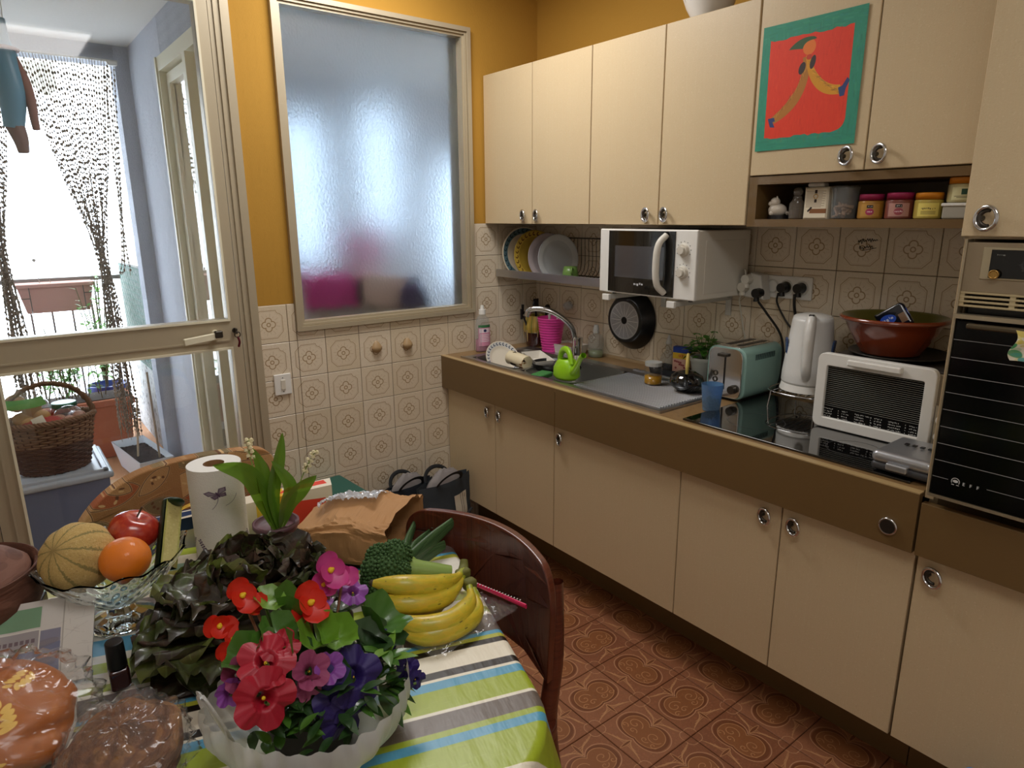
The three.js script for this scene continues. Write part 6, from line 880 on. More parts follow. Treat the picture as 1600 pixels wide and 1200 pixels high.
{ // cut-glass footed bowl
  const t = thing('glass_bowl', 'cut-glass footed fruit bowl on the table', 'bowl', [BC[0], TY, BC[1]]), gm = phys(0xeef6f6, 0.02, { transmission: 1, thickness: 0.004, ior: 1.48 });
  const foot = new THREE.LatheGeometry(V2([[0, 0.003], [0.05, 0.001], [0.06, 0.002], [0.06, 0.006], [0.048, 0.012], [0.026, 0.024], [0.019, 0.034], [0.02, 0.042], [0, 0.044]]), 10).toNonIndexed(); foot.computeVertexNormals(); mesh('foot', foot, gm, t);
  const out = [], fl = (u, v) => { const a = v * 2 * PI, h = u, r = 0.022 + 0.104 * Math.pow(h, 0.72), sc = 1 + 0.035 * h * h * Math.cos(a * 12); return [a, r * sc, 0.042 + 0.098 * Math.pow(h, 1.25) + 0.006 * h * h * Math.cos(a * 12)]; };
  const o = grid((u, v) => { const [a, r, y] = fl(u, v), cut = 0.0028 * (Math.abs(((v * 24 + u * 4) % 1) - 0.5) + Math.abs(((v * 24 - u * 4 + 8) % 1) - 0.5) - 0.5); return [Math.cos(a) * (r + cut), y, Math.sin(a) * (r + cut)]; }, 32, 192), i = grid((u, v) => { const [a, r, y] = fl(u, 1 - v); return [Math.cos(a) * (r - 0.0035), y + 0.0015, Math.sin(a) * (r - 0.0035)]; }, 16, 96);
  mesh('bowl', merge([o, i]), gm, t);
}
{ // fruit
  const mt = tex(512, 256, (x, w, h) => { x.fillStyle = '#c7a765'; x.fillRect(0, 0, w, h); speckle(x, w, h, 7000, ['#e2cb92', '#a08248', '#d8bc7c'], 0.8, 2.6, 0.45); for (let i = 0; i < 10; i++) { const a = i * 51.2 + 20; for (let y = 0; y < h; y += 3) { x.globalAlpha = 0.55; x.fillStyle = '#6f6a38'; x.fillRect(a + rr(-2, 2) - 4, y, rr(5, 10), 4); } } x.globalAlpha = 1; });
  tag(mesh('melon', deform(new THREE.SphereGeometry(0.063, 60, 40), (x, y, z) => { const a = Math.atan2(z, x), k = 1 + 0.02 * Math.cos(a * 10); return [x * k, y * 0.93, z * k]; }), mat(0xffffff, 0.8, { map: mt, bumpMap: rep(fineNoise, 3), bumpScale: 0.0015 }), null, [-2.158, 0.905, 1.272], [0.25, 0.5, 0.75]), 'beige netted melon with green grooves in the glass bowl', 'melon');
  tag(mesh('orange', deform(S(0.042, 0, 0, 0, 36), (x, y, z) => [x, y * 0.94, z]), phys(0xf08010, 0.42, { bumpMap: rep(fineNoise, 5), bumpScale: 0.0006, clearcoat: 0.2 }), null, [-2.092, 0.905, 1.335]), 'bright orange in the glass bowl beside the melon', 'orange');
  const at = tex(256, 128, (x, w, h) => { x.fillStyle = '#a82a1e'; x.fillRect(0, 0, w, h); speckle(x, w, h, 500, ['#c8482c', '#861c16', '#d8743c'], 3, 12, 0.25); });
  const ap = thing('red_apple', 'red apple behind the orange in the glass bowl', 'apple', [-2.062, 0.915, 1.245]); mesh('apple', deform(S(0.046, 0, 0, 0, 32), (x, y, z) => { const r = Math.hypot(x, z) / 0.046, k = 1 + 0.03 * Math.cos(Math.atan2(z, x) * 5) * (y > 0 ? 1 : 0.4); return [x * k, y * 0.9 - (y > 0 ? 0.012 * Math.exp(-r * r * 7) : 0), z * k]; }), phys(0xffffff, 0.25, { map: at, clearcoat: 0.5 }), ap, [0, 0, 0], [0.25, 0, -0.35]); mesh('stalk', bar([0.008, 0.032, 0.008], [0.018, 0.05, 0.01], 0.0018), mat(0x4a3420, 0.9), ap);
  const zc = thing('courgette', 'dark green courgette cut lengthwise, its pale flesh showing, in the glass bowl', 'courgette', [-2.005, 0.905, 1.275]); const zg = part('half', zc, [0, 0, 0], [-0.45, 0.75, -0.42]);
  mesh('skin', merge([new THREE.CylinderGeometry(0.021, 0.023, 0.13, 24, 6, true, PI / 2, PI), S(0.021, 0, 0, 0, 16).scale(1, 0.35, 1).translate(0, 0.065, 0)].map((g) => g)), mat(0x16301a, 0.35, dbl), zg);
  mesh('flesh', deform(new THREE.PlaneGeometry(0.043, 0.13, 6, 12), (x, y, z) => [x, y, 0.002 + 0.002 * N3(x * 90, y * 90, 1)]), mat(0xffffff, 0.55, { ...dbl, map: tex(64, 256, (x, w, h) => { x.fillStyle = '#ccc07c'; x.fillRect(0, 0, w, h); x.fillStyle = '#b4b060'; x.fillRect(0, 0, 7, h); x.fillRect(w - 7, 0, 7, h); speckle(x, w, h, 160, ['#e6dca0', '#aa9c58'], 1, 4, 0.5); }) }), zg, [0, 0, 0.001], [0, 0, 0]);
}
{ // nail polish
  const t = thing('nail_polish', 'small nail polish bottle, dark red with a black cap', 'nail polish', [-2.14, TY, 1.478]); mesh('bottle', RB(0.03, 0.038, 0.03, 0.006, 0, 0.0195, 0, 4), phys(0x35100f, 0.08, { clearcoat: 1 }), t); mesh('cap', L([[0, 0.085], [0.0125, 0.085], [0.0135, 0.083], [0.0145, 0.042], [0.0145, 0.038], [0, 0.038]], 28), mat(0x0e0e10, 0.4), t);
}
{ // leaflet in a paper sleeve leaning against the bowl
  const lt = tex(512, 300, (x, w, h) => { x.fillStyle = '#d9d3ce'; x.fillRect(0, 0, w, h); x.fillStyle = '#8d8ca0'; x.fillRect(0, 110, 420, 190); for (let i = 0; i < 60; i++) { x.globalAlpha = 0.3; x.fillStyle = ['#6f7fae', '#5f6f9e', '#a59f9a', '#7c6f70'][i % 4]; x.beginPath(); x.ellipse(rnd() * 420, rr(150, 300), rr(20, 70), rr(6, 16), -0.2, 0, 7); x.fill(); } x.globalAlpha = 1; x.fillStyle = '#ddd8d2'; x.fillRect(0, 0, 240, 110); x.fillRect(366, 0, 60, 110); x.fillStyle = '#7fa584'; x.fillRect(242, 22, 120, 74); x.fillStyle = '#a9a3a6'; x.fillRect(242, 104, 120, 70); x.strokeStyle = '#e6e2da'; x.lineWidth = 4; x.strokeRect(242, 104, 120, 70); x.fillStyle = '#7a6a72'; for (let i = 0; i < 7; i++) x.fillRect(250 + i * 15, 132, 10, 14); x.fillStyle = '#e3ded6'; x.fillRect(422, 0, 90, 300); x.fillStyle = '#b9b3aa'; x.fillRect(424, 0, 4, 300); for (let i = 0; i < 40; i++) { x.globalAlpha = 0.15; x.strokeStyle = '#8a8278'; x.lineWidth = 2; const a = rr(430, 505), b = rnd() * h; x.beginPath(); x.moveTo(a, b); x.lineTo(a + rr(-50, 60), b + rr(-10, 30)); x.stroke(); } x.globalAlpha = 1; }, { clamp: true });
  const g = deform(new THREE.BoxGeometry(0.27, 0.15, 0.004, 24, 12, 1), (x, y, z) => [x, y, z + 0.003 * N3(x * 26, y * 26, 3) - 0.012 * (x / 0.13) ** 2 * 0.3]);
  tag(mesh('leaflet', g, phys(0xffffff, 0.28, { map: lt, clearcoat: 0.4 }), null, [-2.29, 0.806, 1.336], [-0.9, -0.28, 0, 'YXZ']), 'glossy leaflet with a green square in a paper sleeve, propped against the bowl', 'leaflet');
}
{ // bakery bag, orange print with ears of wheat
  const bt = tex(512, 512, (x, w, h) => {
    x.fillStyle = '#a85a10'; x.fillRect(0, 0, w, h); speckle(x, w, h, 600, ['#8a4610', '#d08430'], 3, 12, 0.2); x.fillStyle = '#d6cfc4'; x.beginPath(); x.moveTo(60, 512); x.quadraticCurveTo(120, 300, 250, 240); x.lineTo(330, 300); x.quadraticCurveTo(240, 380, 220, 512); x.fill(); x.beginPath(); x.moveTo(330, 0); x.quadraticCurveTo(400, 120, 512, 140); x.lineTo(512, 60); x.lineTo(440, 0); x.fill();
    for (const [a, b, r, s] of [[380, 250, -0.3, 1], [330, 400, -0.5, 1], [120, 130, 0.3, 0.9], [240, 80, -1, 0.8], [460, 420, 0.5, 1], [60, 260, 0.9, 0.9]]) { x.save(); x.translate(a, b); x.rotate(r); x.scale(s, s); x.fillStyle = '#e6bc5c'; for (let i = 0; i < 4; i++) for (const q of [-1, 1]) { x.beginPath(); x.ellipse(q * 14, -i * 17, 15, 8, q * -0.7, 0, 7); x.fill(); } x.beginPath(); x.ellipse(0, -70, 8, 15, 0, 0, 7); x.fill(); x.restore(); }
  });
  const t = thing('bakery_bag', 'orange bakery bag printed with ears of wheat inside clear film', 'bag', [-2.305, TY + 0.055, 1.53], 0.2);
  mesh('paper', crumple(0.105, 0.062, 0.135, 0.12, 1.2, 3.1, 48, 0.05), phys(0xffffff, 0.45, { map: bt, clearcoat: 0.2 }), t);
  mesh('clear_film', deform(crumple(0.122, 0.067, 0.147, 0.2, 3.6, 8.2, 56, 0.052), (x, y, z) => [x + 0.012, y, z + 0.012]), filmM, t);
}
{ // loaf in film
  const t = thing('wrapped_loaf', 'brown loaf of bread wrapped in clear film at the table edge', 'bread', [-2.165, TY + 0.042, 1.7], -0.3); const bt = tex(256, 256, (x, w, h) => { x.fillStyle = '#6a3f20'; x.fillRect(0, 0, w, h); speckle(x, w, h, 900, ['#8a5a30', '#4a2812', '#b98a50', '#3a1e0e'], 3, 16, 0.35); });
  mesh('loaf', crumple(0.075, 0.045, 0.1, 0.12, 1.8, 1.3, 40, 0.038), mat(0xffffff, 0.75, { map: bt, bumpMap: rep(softNoise, 3), bumpScale: 0.004 }), t); mesh('film', crumple(0.087, 0.052, 0.11, 0.18, 4.2, 5.7, 56, 0.04), filmM, t);
}
// ruffled leaf: width, length, frill, curl
function frill(w, l, fr, cu, ph, nu = 26, nv = 14) { return grid((u, v) => { const s = (u - 0.5) * 2, q = Math.abs(s), k = Math.pow(Math.sin(Math.min(1, v * 0.8 + 0.12) * PI), 0.5) * (0.45 + 0.75 * v), e = Math.pow(Math.min(1, Math.max(q, v)), 4), wv = fr * e * (Math.sin(s * 11 + ph + v * 9) + 0.5 * Math.sin(s * 23 - v * 17 + ph * 2)); return [s * w * 0.5 * k + wv * 0.3 * s, wv + q * q * 0.16 * w * k + cu * l * v * v + 0.004 * N3(s * 4 + ph, v * 5, ph), v * l * (1 - 0.22 * q * q) + wv * 0.25]; }, nu, nv); }
{ // dark red-green lettuce
  const lc = (a, cols, vein) => tex(256, 256, (x, w, h) => { x.fillStyle = a; x.fillRect(0, 0, w, h); speckle(x, w, h, 420, cols, 5, 26, 0.45); x.strokeStyle = vein; x.globalAlpha = 0.5; x.lineWidth = 5; x.beginPath(); x.moveTo(128, 256); x.lineTo(128, 20); x.stroke(); for (let i = 0; i < 10; i++) for (const q of [-1, 1]) { x.lineWidth = 2; x.beginPath(); x.moveTo(128, 250 - i * 22); x.quadraticCurveTo(128 + q * 50, 220 - i * 22, 128 + q * 120, 170 - i * 22); x.stroke(); } x.globalAlpha = 1; });
  const lms = [phys(0xffffff, 0.42, { map: lc('#34381c', ['#2a1c18', '#46521f', '#3c2620', '#4c5a26'], '#5f6a3a'), ...dbl, transmission: 0.1, thickness: 0, clearcoat: 0.25 }), phys(0xffffff, 0.4, { map: lc('#2c261a', ['#3a2018', '#2a3018', '#46302a'], '#55503a'), ...dbl, clearcoat: 0.3 }), phys(0xffffff, 0.45, { map: lc('#5f6e28', ['#7a8a34', '#4c5220', '#6a5a30'], '#93a058'), ...dbl, transmission: 0.25, thickness: 0 })];
  const t = thing('lettuce', 'big dark red-green frilly lettuce in the middle of the table', 'lettuce', [-1.918, TY + 0.055, 1.452], 0.3);
  mesh('heart', crumple(0.11, 0.085, 0.09, 0.25, 2.6, 2.2, 40, 0.05), lms[1], t);
  for (let k = 0; k < 62; k++) {
    const ring = k < 22 ? 0 : k < 44 ? 1 : 2, a = k * 2.39996 + rr(-0.2, 0.2), l = [rr(0.115, 0.14), rr(0.1, 0.125), rr(0.075, 0.1)][ring], g = frill(l * rr(1.25, 1.6), l, rr(0.006, 0.0095), [-0.28, -0.1, 0.1][ring] + rr(-0.15, 0.1), rr(0, 6));
    g.rotateX([rr(-0.55, -0.15), rr(-0.95, -0.6), rr(-1.35, -1.0)][ring]); g.translate(0, [rr(-0.04, 0.0), rr(-0.02, 0.015), rr(0.005, 0.03)][ring], [0.035, 0.025, 0.01][ring]); g.rotateY(a); g.scale(1.12, 0.98, 0.9);
    g.scale(1.15, 1.12, 1.12); const p = g.attributes.position; for (let i = 0; i < p.count; i++) if (p.getY(i) < -0.0525) p.setY(i, -0.0525 + rnd() * 0.001);
    g.computeVertexNormals(); mesh('leaf', g, lms[k % 6 === 3 ? 2 : k % 3 === 1 ? 1 : 0], t);
  }
}
{ // brown paper bag on its side, foil-lined mouth
  const t = thing('paper_bag', 'crumpled brown paper bag lying open on the table', 'bag', [-1.632, TY, 1.288], -0.8);
  const pt = tex(512, 256, (x, w, h) => { x.fillStyle = '#b58654'; x.fillRect(0, 0, w, h); speckle(x, w, h, 2000, ['#96683a', '#cfa474'], 0.6, 2.5, 0.3); x.strokeStyle = '#8a5e34'; for (let i = 0; i < 40; i++) { x.globalAlpha = 0.22; x.lineWidth = rr(1, 2.5); const a = rnd() * w, b = rnd() * h; x.beginPath(); x.moveTo(a, b); x.lineTo(a + rr(-70, 70), b + rr(-50, 50)); x.stroke(); } x.globalAlpha = 0.75; x.fillStyle = '#4a3420'; for (let i = 0; i < 11; i++) { if (i === 5) continue; x.save(); x.translate(300 + i * 8, 60); x.fillRect(0, 0, 3, 30 + (i * 13) % 22); x.restore(); } x.globalAlpha = 1; });
  // boxy tube along x with sharp creases: near end folded shut, far corner of the mouth drawn out to a tip
  const rid = (a, b, c) => 1 - Math.abs(N3(a, b, c)) * 2;
  const sec = (u, v) => { const x = -0.125 + u * 0.225, a = v * 2 * PI, hh = 0.034 + 0.022 * Math.sin(Math.min(1, u * 1.1) * PI * 0.8), ww = 0.085 + 0.012 * Math.sin(u * 3), c = Math.cos(a), s = Math.sin(a), sq = (q) => Math.sign(q) * Math.pow(Math.abs(q), 0.38), cr = 0.007 * rid(u * 3.1, c * 2 + 3, s * 2) - 0.005 + 0.003 * rid(u * 9, c * 5, s * 5), tip = Math.max(0, u - 0.55) / 0.45 * Math.max(0, -sq(c)); return [x + 0.012 * N3(c * 2, u * 3, s * 2) + 0.03 * tip, Math.max(0.0015, hh + sq(s) * hh * (1 - 0.25 * (sq(c) > 0 ? 1 - u : 0)) + cr + 0.012 * tip * (s > 0 ? 1 : 0.2)), sq(c) * (ww + cr) - 0.03 * tip]; };
  mesh('bag', toCreasedNormals(grid(sec, 30, 56), 0.45), mat(0xffffff, 0.72, { map: pt, ...dbl }), t);
  mesh('bag_end', grid((u, v) => { const p = sec(0, v), k = 1 - u; return [-0.125 - 0.012 * u + (p[0] + 0.125) * k, 0.02 + (p[1] - 0.02) * k, p[2] * k]; }, 4, 56), mat(0xb58654, 0.72, dbl), t);
  const fl = grid((u, v) => { const q = 0.12 + u * 0.62, z = -0.012 - v * 0.085, p = sec(q, 0.27 + v * 0.2), r = 0.009 * rid(u * 7, v * 5, 6) + 0.006 * rid(u * 15, v * 11, 3); return [p[0], p[1] + 0.004 + Math.max(0, r), z]; }, 40, 20); mesh('clear_window', toCreasedNormals(fl, 0.5), phys(0xe8ecf2, 0.1, { ...dbl, transmission: 0.35, thickness: 0, clearcoat: 1 }), t).userData.label = 'shiny crinkled transparent strip';
}
{ // lily of the valley in a pot
  const t = thing('lily_of_the_valley', 'lily of the valley in a small pot behind the lettuce', 'potted plant', [-1.787, TY, 1.222]), lm = tex(64, 256, (x, w, h) => { x.fillStyle = '#6f9a2a'; x.fillRect(0, 0, w, h); for (let i = 0; i < 30; i++) { x.globalAlpha = 0.3; x.strokeStyle = i % 2 ? '#9cc24a' : '#4a7a1c'; x.lineWidth = 1.4; x.beginPath(); x.moveTo(w * i / 30, 0); x.lineTo(w * i / 30, h); x.stroke(); } x.globalAlpha = 1; });
  mesh('pot', L([[0, 0], [0.034, 0], [0.046, 0.085], [0.05, 0.086], [0.05, 0.094], [0.044, 0.094], [0.042, 0.08], [0, 0.075]], 36), mat(0x6a4a52, 0.5, dbl), t);
  const blade = (p, w, m = 22) => { const c = new THREE.CatmullRomCurve3(V3(p)), pos = (u, v) => { const q = c.getPoint(v), d = c.getTangent(v), side = new THREE.Vector3().crossVectors(d, new THREE.Vector3(0.3, 0.2, 0.9)).normalize(), k = Math.pow(Math.sin(Math.min(1, 0.06 + v * 0.94) * PI), 0.75) * w, s = (u - 0.5) * 2; return [q.x + side.x * s * k, q.y + side.y * s * k, q.z + side.z * s * k + 0.35 * Math.abs(s) * k]; }; return grid(pos, 6, m); };
  const lf = phys(0xffffff, 0.4, { map: lm, ...dbl, transmission: 0.4, thickness: 0 });
  for (const [p, w] of [[[[0.0, 0.075, 0], [-0.02, 0.15, 0], [-0.055, 0.225, 0.01], [-0.12, 0.26, 0.015]], 0.024], [[[0.005, 0.075, 0], [0.0, 0.16, 0], [0.02, 0.24, 0.0], [0.033, 0.295, 0]], 0.017], [[[0.0, 0.075, 0], [-0.012, 0.16, 0], [-0.018, 0.22, -0.005], [-0.03, 0.27, -0.01]], 0.018], [[[0.01, 0.075, 0], [0.022, 0.13, 0.01], [0.03, 0.18, 0.02], [0.0, 0.24, 0.01]], 0.02], [[[0.01, 0.075, 0.0], [0.03, 0.135, 0.01], [0.055, 0.165, 0.02], [0.09, 0.19, 0.03]], 0.022]]) mesh('leaf', blade(p, w), lf, t);
  for (const p of [[[-0.01, 0.075, 0], [-0.03, 0.2, 0], [-0.038, 0.26, -0.01], [-0.034, 0.29, -0.02]], [[0.012, 0.075, 0], [0.045, 0.15, 0.01], [0.075, 0.205, 0.01], [0.1, 0.242, 0.012]]]) {
    const f = part('flower_spike', t), c = new THREE.CatmullRomCurve3(V3(p)); mesh('stalk', new THREE.TubeGeometry(c, 24, 0.0013, 6), mat(0x8fa850, 0.6), f); const bg = L([[0.0, 0.0052], [0.0022, 0.0048], [0.004, 0.0025], [0.0038, 0.0], [0.005, -0.0012]], 10);
    for (let k = 0; k < 13; k++) { const q = c.getPoint(0.6 + k / 13 * 0.4), a = k * 2.3; mesh('bell', bg, mat(0xe8dcb0, 0.6, dbl), f, [q.x + Math.cos(a) * 0.006, q.y + 0.001, q.z + Math.sin(a) * 0.006], [0.3 * Math.cos(a), 0, 0.3 * Math.sin(a)]); }
  }
}
{ // leeks
  const lm = tex(128, 512, (x, w, h) => { x.fillStyle = '#3f5e34'; x.fillRect(0, 0, w, h); for (let i = 0; i < 60; i++) { x.globalAlpha = 0.35; x.strokeStyle = ['#6f8a58', '#22381f', '#4f7042'][i % 3]; x.lineWidth = rr(1, 3); x.beginPath(); x.moveTo(rnd() * w, 0); x.lineTo(rnd() * w, h); x.stroke(); } x.globalAlpha = 1; });
  const leek = (lab, p, w) => { const t = thing('leek', lab, 'leek', [0, 0, 0]); const mt = mat(0xffffff, 0.5, { map: lm, ...dbl }); p.forEach((q, i) => mesh('leaf', taper(q, w[i], 22, 12, 0.42), mt, t)); };
  leek('dark green leek with its leaves ending against the wooden chair', [[[-1.66, 0.768, 1.5], [-1.58, 0.785, 1.46], [-1.5, 0.8, 1.43], [-1.428, 0.812, 1.405]], [[-1.64, 0.765, 1.49], [-1.56, 0.768, 1.45], [-1.48, 0.772, 1.43]], [[-1.8, 0.77, 1.5], [-1.73, 0.77, 1.5], [-1.66, 0.768, 1.5]]], [[0.018, 0.022, 0.02, 0.012], [0.02, 0.022, 0.012], [0.015, 0.018, 0.02]]);
  leek('shorter green leek pointing at the paper bag', [[[-1.62, 0.775, 1.48], [-1.56, 0.785, 1.4], [-1.5, 0.79, 1.33]], [[-1.6, 0.77, 1.46], [-1.54, 0.772, 1.4], [-1.475, 0.775, 1.36]]], [[0.018, 0.02, 0.012], [0.015, 0.018, 0.01]]);
}
{ // broccoli
  const t = thing('broccoli', 'head of broccoli with thick stalk behind the bananas', 'broccoli', [-1.655, 0.81, 1.515], 0);
  const bm = mat(0x3f5f30, 0.8), st = phys(0x86a04a, 0.5);
  mesh('stalk', merge([taper([[0.0, 0, 0], [0.05, -0.01, 0.03], [0.1, -0.025, 0.055]], [0.03, 0.022, 0.02], 14, 14), ...[[-0.02, 0.01, 0.02], [0.01, 0.02, -0.03], [0.02, 0.015, 0.0], [-0.01, -0.01, -0.01]].map(([x, y, z]) => taper([[0.04, -0.005, 0.025], [x + 0.015, y * 0.6, z + 0.01], [x, y, z]], [0.014, 0.012, 0.015], 8, 10))]), st, t);
  const fl = []; for (const [x, y, z, r] of [[-0.03, 0.005, -0.01, 0.034], [-0.015, 0.02, -0.025, 0.03], [-0.02, 0.015, 0.018, 0.032], [0.008, 0.03, 0.005, 0.032], [0.015, 0.024, -0.022, 0.026], [-0.04, -0.015, 0.01, 0.028], [0.0, 0.012, 0.03, 0.022], [-0.035, -0.02, -0.02, 0.026]]) { const n = 150; fl.push(S(r * 0.86, x, y, z, 14)); for (let k = 0; k < n; k++) { const ph = Math.acos(1 - 2 * (k + 0.5) / n), a = k * 2.39996; fl.push(tr(new THREE.IcosahedronGeometry(rr(0.0026, 0.0042), 0), x + Math.sin(ph) * Math.cos(a) * r * 0.93, y + Math.cos(ph) * r * 0.93, z + Math.sin(ph) * Math.sin(a) * r * 0.93)); } }
  mesh('florets', merge(fl), bm, t).userData.kind = 'stuff';
}
{ // bananas: each banana a part of its hand
  const bt = tex(256, 256, (x, w, h) => { x.fillStyle = '#d3b22c'; x.fillRect(0, 0, w, h); for (let i = 0; i < 500; i++) { x.globalAlpha = 0.2; x.fillStyle = ['#b9b42c', '#e3c640', '#9aa02c'][i % 3]; x.beginPath(); x.ellipse(rnd() * w, rnd() * h, rr(3, 14), rr(4, 22), 0, 0, 7); x.fill(); } x.globalAlpha = 0.9; x.fillStyle = '#96a02a'; x.fillRect(0, 0, w, 22); x.fillStyle = '#4a3c1c'; for (let i = 0; i < 26; i++) { x.globalAlpha = 0.7; x.beginPath(); x.ellipse(rnd() * w, rr(20, 230), rr(1, 3), rr(1, 5), 0, 0, 7); x.fill(); } x.globalAlpha = 1; });
  const bm = phys(0xffffff, 0.42, { map: bt, clearcoat: 0.15 }), tip = mat(0x3a3020, 0.8), rad = [0.006, 0.014, 0.0185, 0.02, 0.0205, 0.02, 0.0185, 0.013, 0.0075, 0.007];
  const hand = (lab, list, crown) => { const t = thing('banana_bunch', lab, 'bananas', [0, 0, 0]); for (const p of list) { const b = part('banana', t); const g = deform(taper(p, rad, 36, 14), (x, y, z) => [x, y, z]); mesh('peel', g, bm, b); mesh('tip', S(0.0068, ...p[0], 10), tip, b); } mesh('crown', crown, mat(0x6a6a2c, 0.7), t); };
  hand('upper bunch of yellow bananas lying over the lower bunch', [
    [[-1.735, 0.842, 1.588], [-1.69, 0.838, 1.625], [-1.63, 0.822, 1.637], [-1.575, 0.812, 1.625], [-1.548, 0.812, 1.61]],
    [[-1.74, 0.818, 1.598], [-1.695, 0.808, 1.64], [-1.63, 0.8, 1.652], [-1.575, 0.8, 1.632], [-1.548, 0.808, 1.612]],
    [[-1.735, 0.79, 1.595], [-1.7, 0.778, 1.63], [-1.65, 0.775, 1.635], [-1.59, 0.79, 1.62], [-1.55, 0.806, 1.61]]], merge([taper([[-1.552, 0.808, 1.612], [-1.54, 0.812, 1.6], [-1.534, 0.822, 1.592]], [0.011, 0.01, 0.008], 8, 10), RB(0.03, 0.02, 0.02, 0.006, -1.552, 0.808, 1.614)]));
  hand('lower bunch of green-yellow bananas on the clear freezer bag', [
    [[-1.728, 0.795, 1.648], [-1.69, 0.787, 1.69], [-1.635, 0.785, 1.705], [-1.58, 0.79, 1.68], [-1.555, 0.797, 1.64]],
    [[-1.725, 0.776, 1.662], [-1.69, 0.772, 1.7], [-1.635, 0.772, 1.712], [-1.575, 0.774, 1.695], [-1.552, 0.79, 1.65]]], RB(0.026, 0.024, 0.022, 0.007, -1.552, 0.795, 1.638));
}
{ // freezer bag with pink slider
  const t = thing('freezer_bag', 'clear freezer bag with a pink zip lying under the bananas', 'freezer bag', [0, 0, 0]);
  const A = [-1.745, 1.585], Bc = [-1.56, 1.515], Cc = [-1.495, 1.72], D = [-1.7, 1.755]; const sheet = (o, s) => grid((u, v) => { const x = (A[0] * (1 - u) + Bc[0] * u) * (1 - v) + (D[0] * (1 - u) + Cc[0] * u) * v, z = (A[1] * (1 - u) + Bc[1] * u) * (1 - v) + (D[1] * (1 - u) + Cc[1] * u) * v; const e = Math.sin(u * PI) * Math.sin(v * PI); return [x, TY + 0.003 + o + s * 0.014 * e + 0.009 * Math.abs(N3(u * 9, v * 9, s * 5)) + 0.006 * Math.abs(N3(u * 21, v * 23, s)), z]; }, 36, 36);
  mesh('film', merge([sheet(0, 0.1), sheet(0.006, 1)]), film({ roughness: 0.1 }), t);
  mesh('zip', merge([taper([[-1.562, 0.775, 1.508], [-1.525, 0.772, 1.6], [-1.487, 0.768, 1.735]], [0.0052, 0.0052], 24, 8, 0.5), RB(0.016, 0.012, 0.028, 0.003, -1.556, 0.778, 1.528)]), mat(0xe02c62, 0.4), t); const tk = []; for (let k = 0; k < 30; k++) { const f = k / 30; tk.push(B(0.003, 0.0014, 0.0014, -1.553 + 0.066 * f, 0.7805 - 0.006 * f, 1.53 + 0.195 * f)); } mesh('zip_teeth', merge(tk), M.whitePlastic, t);
}
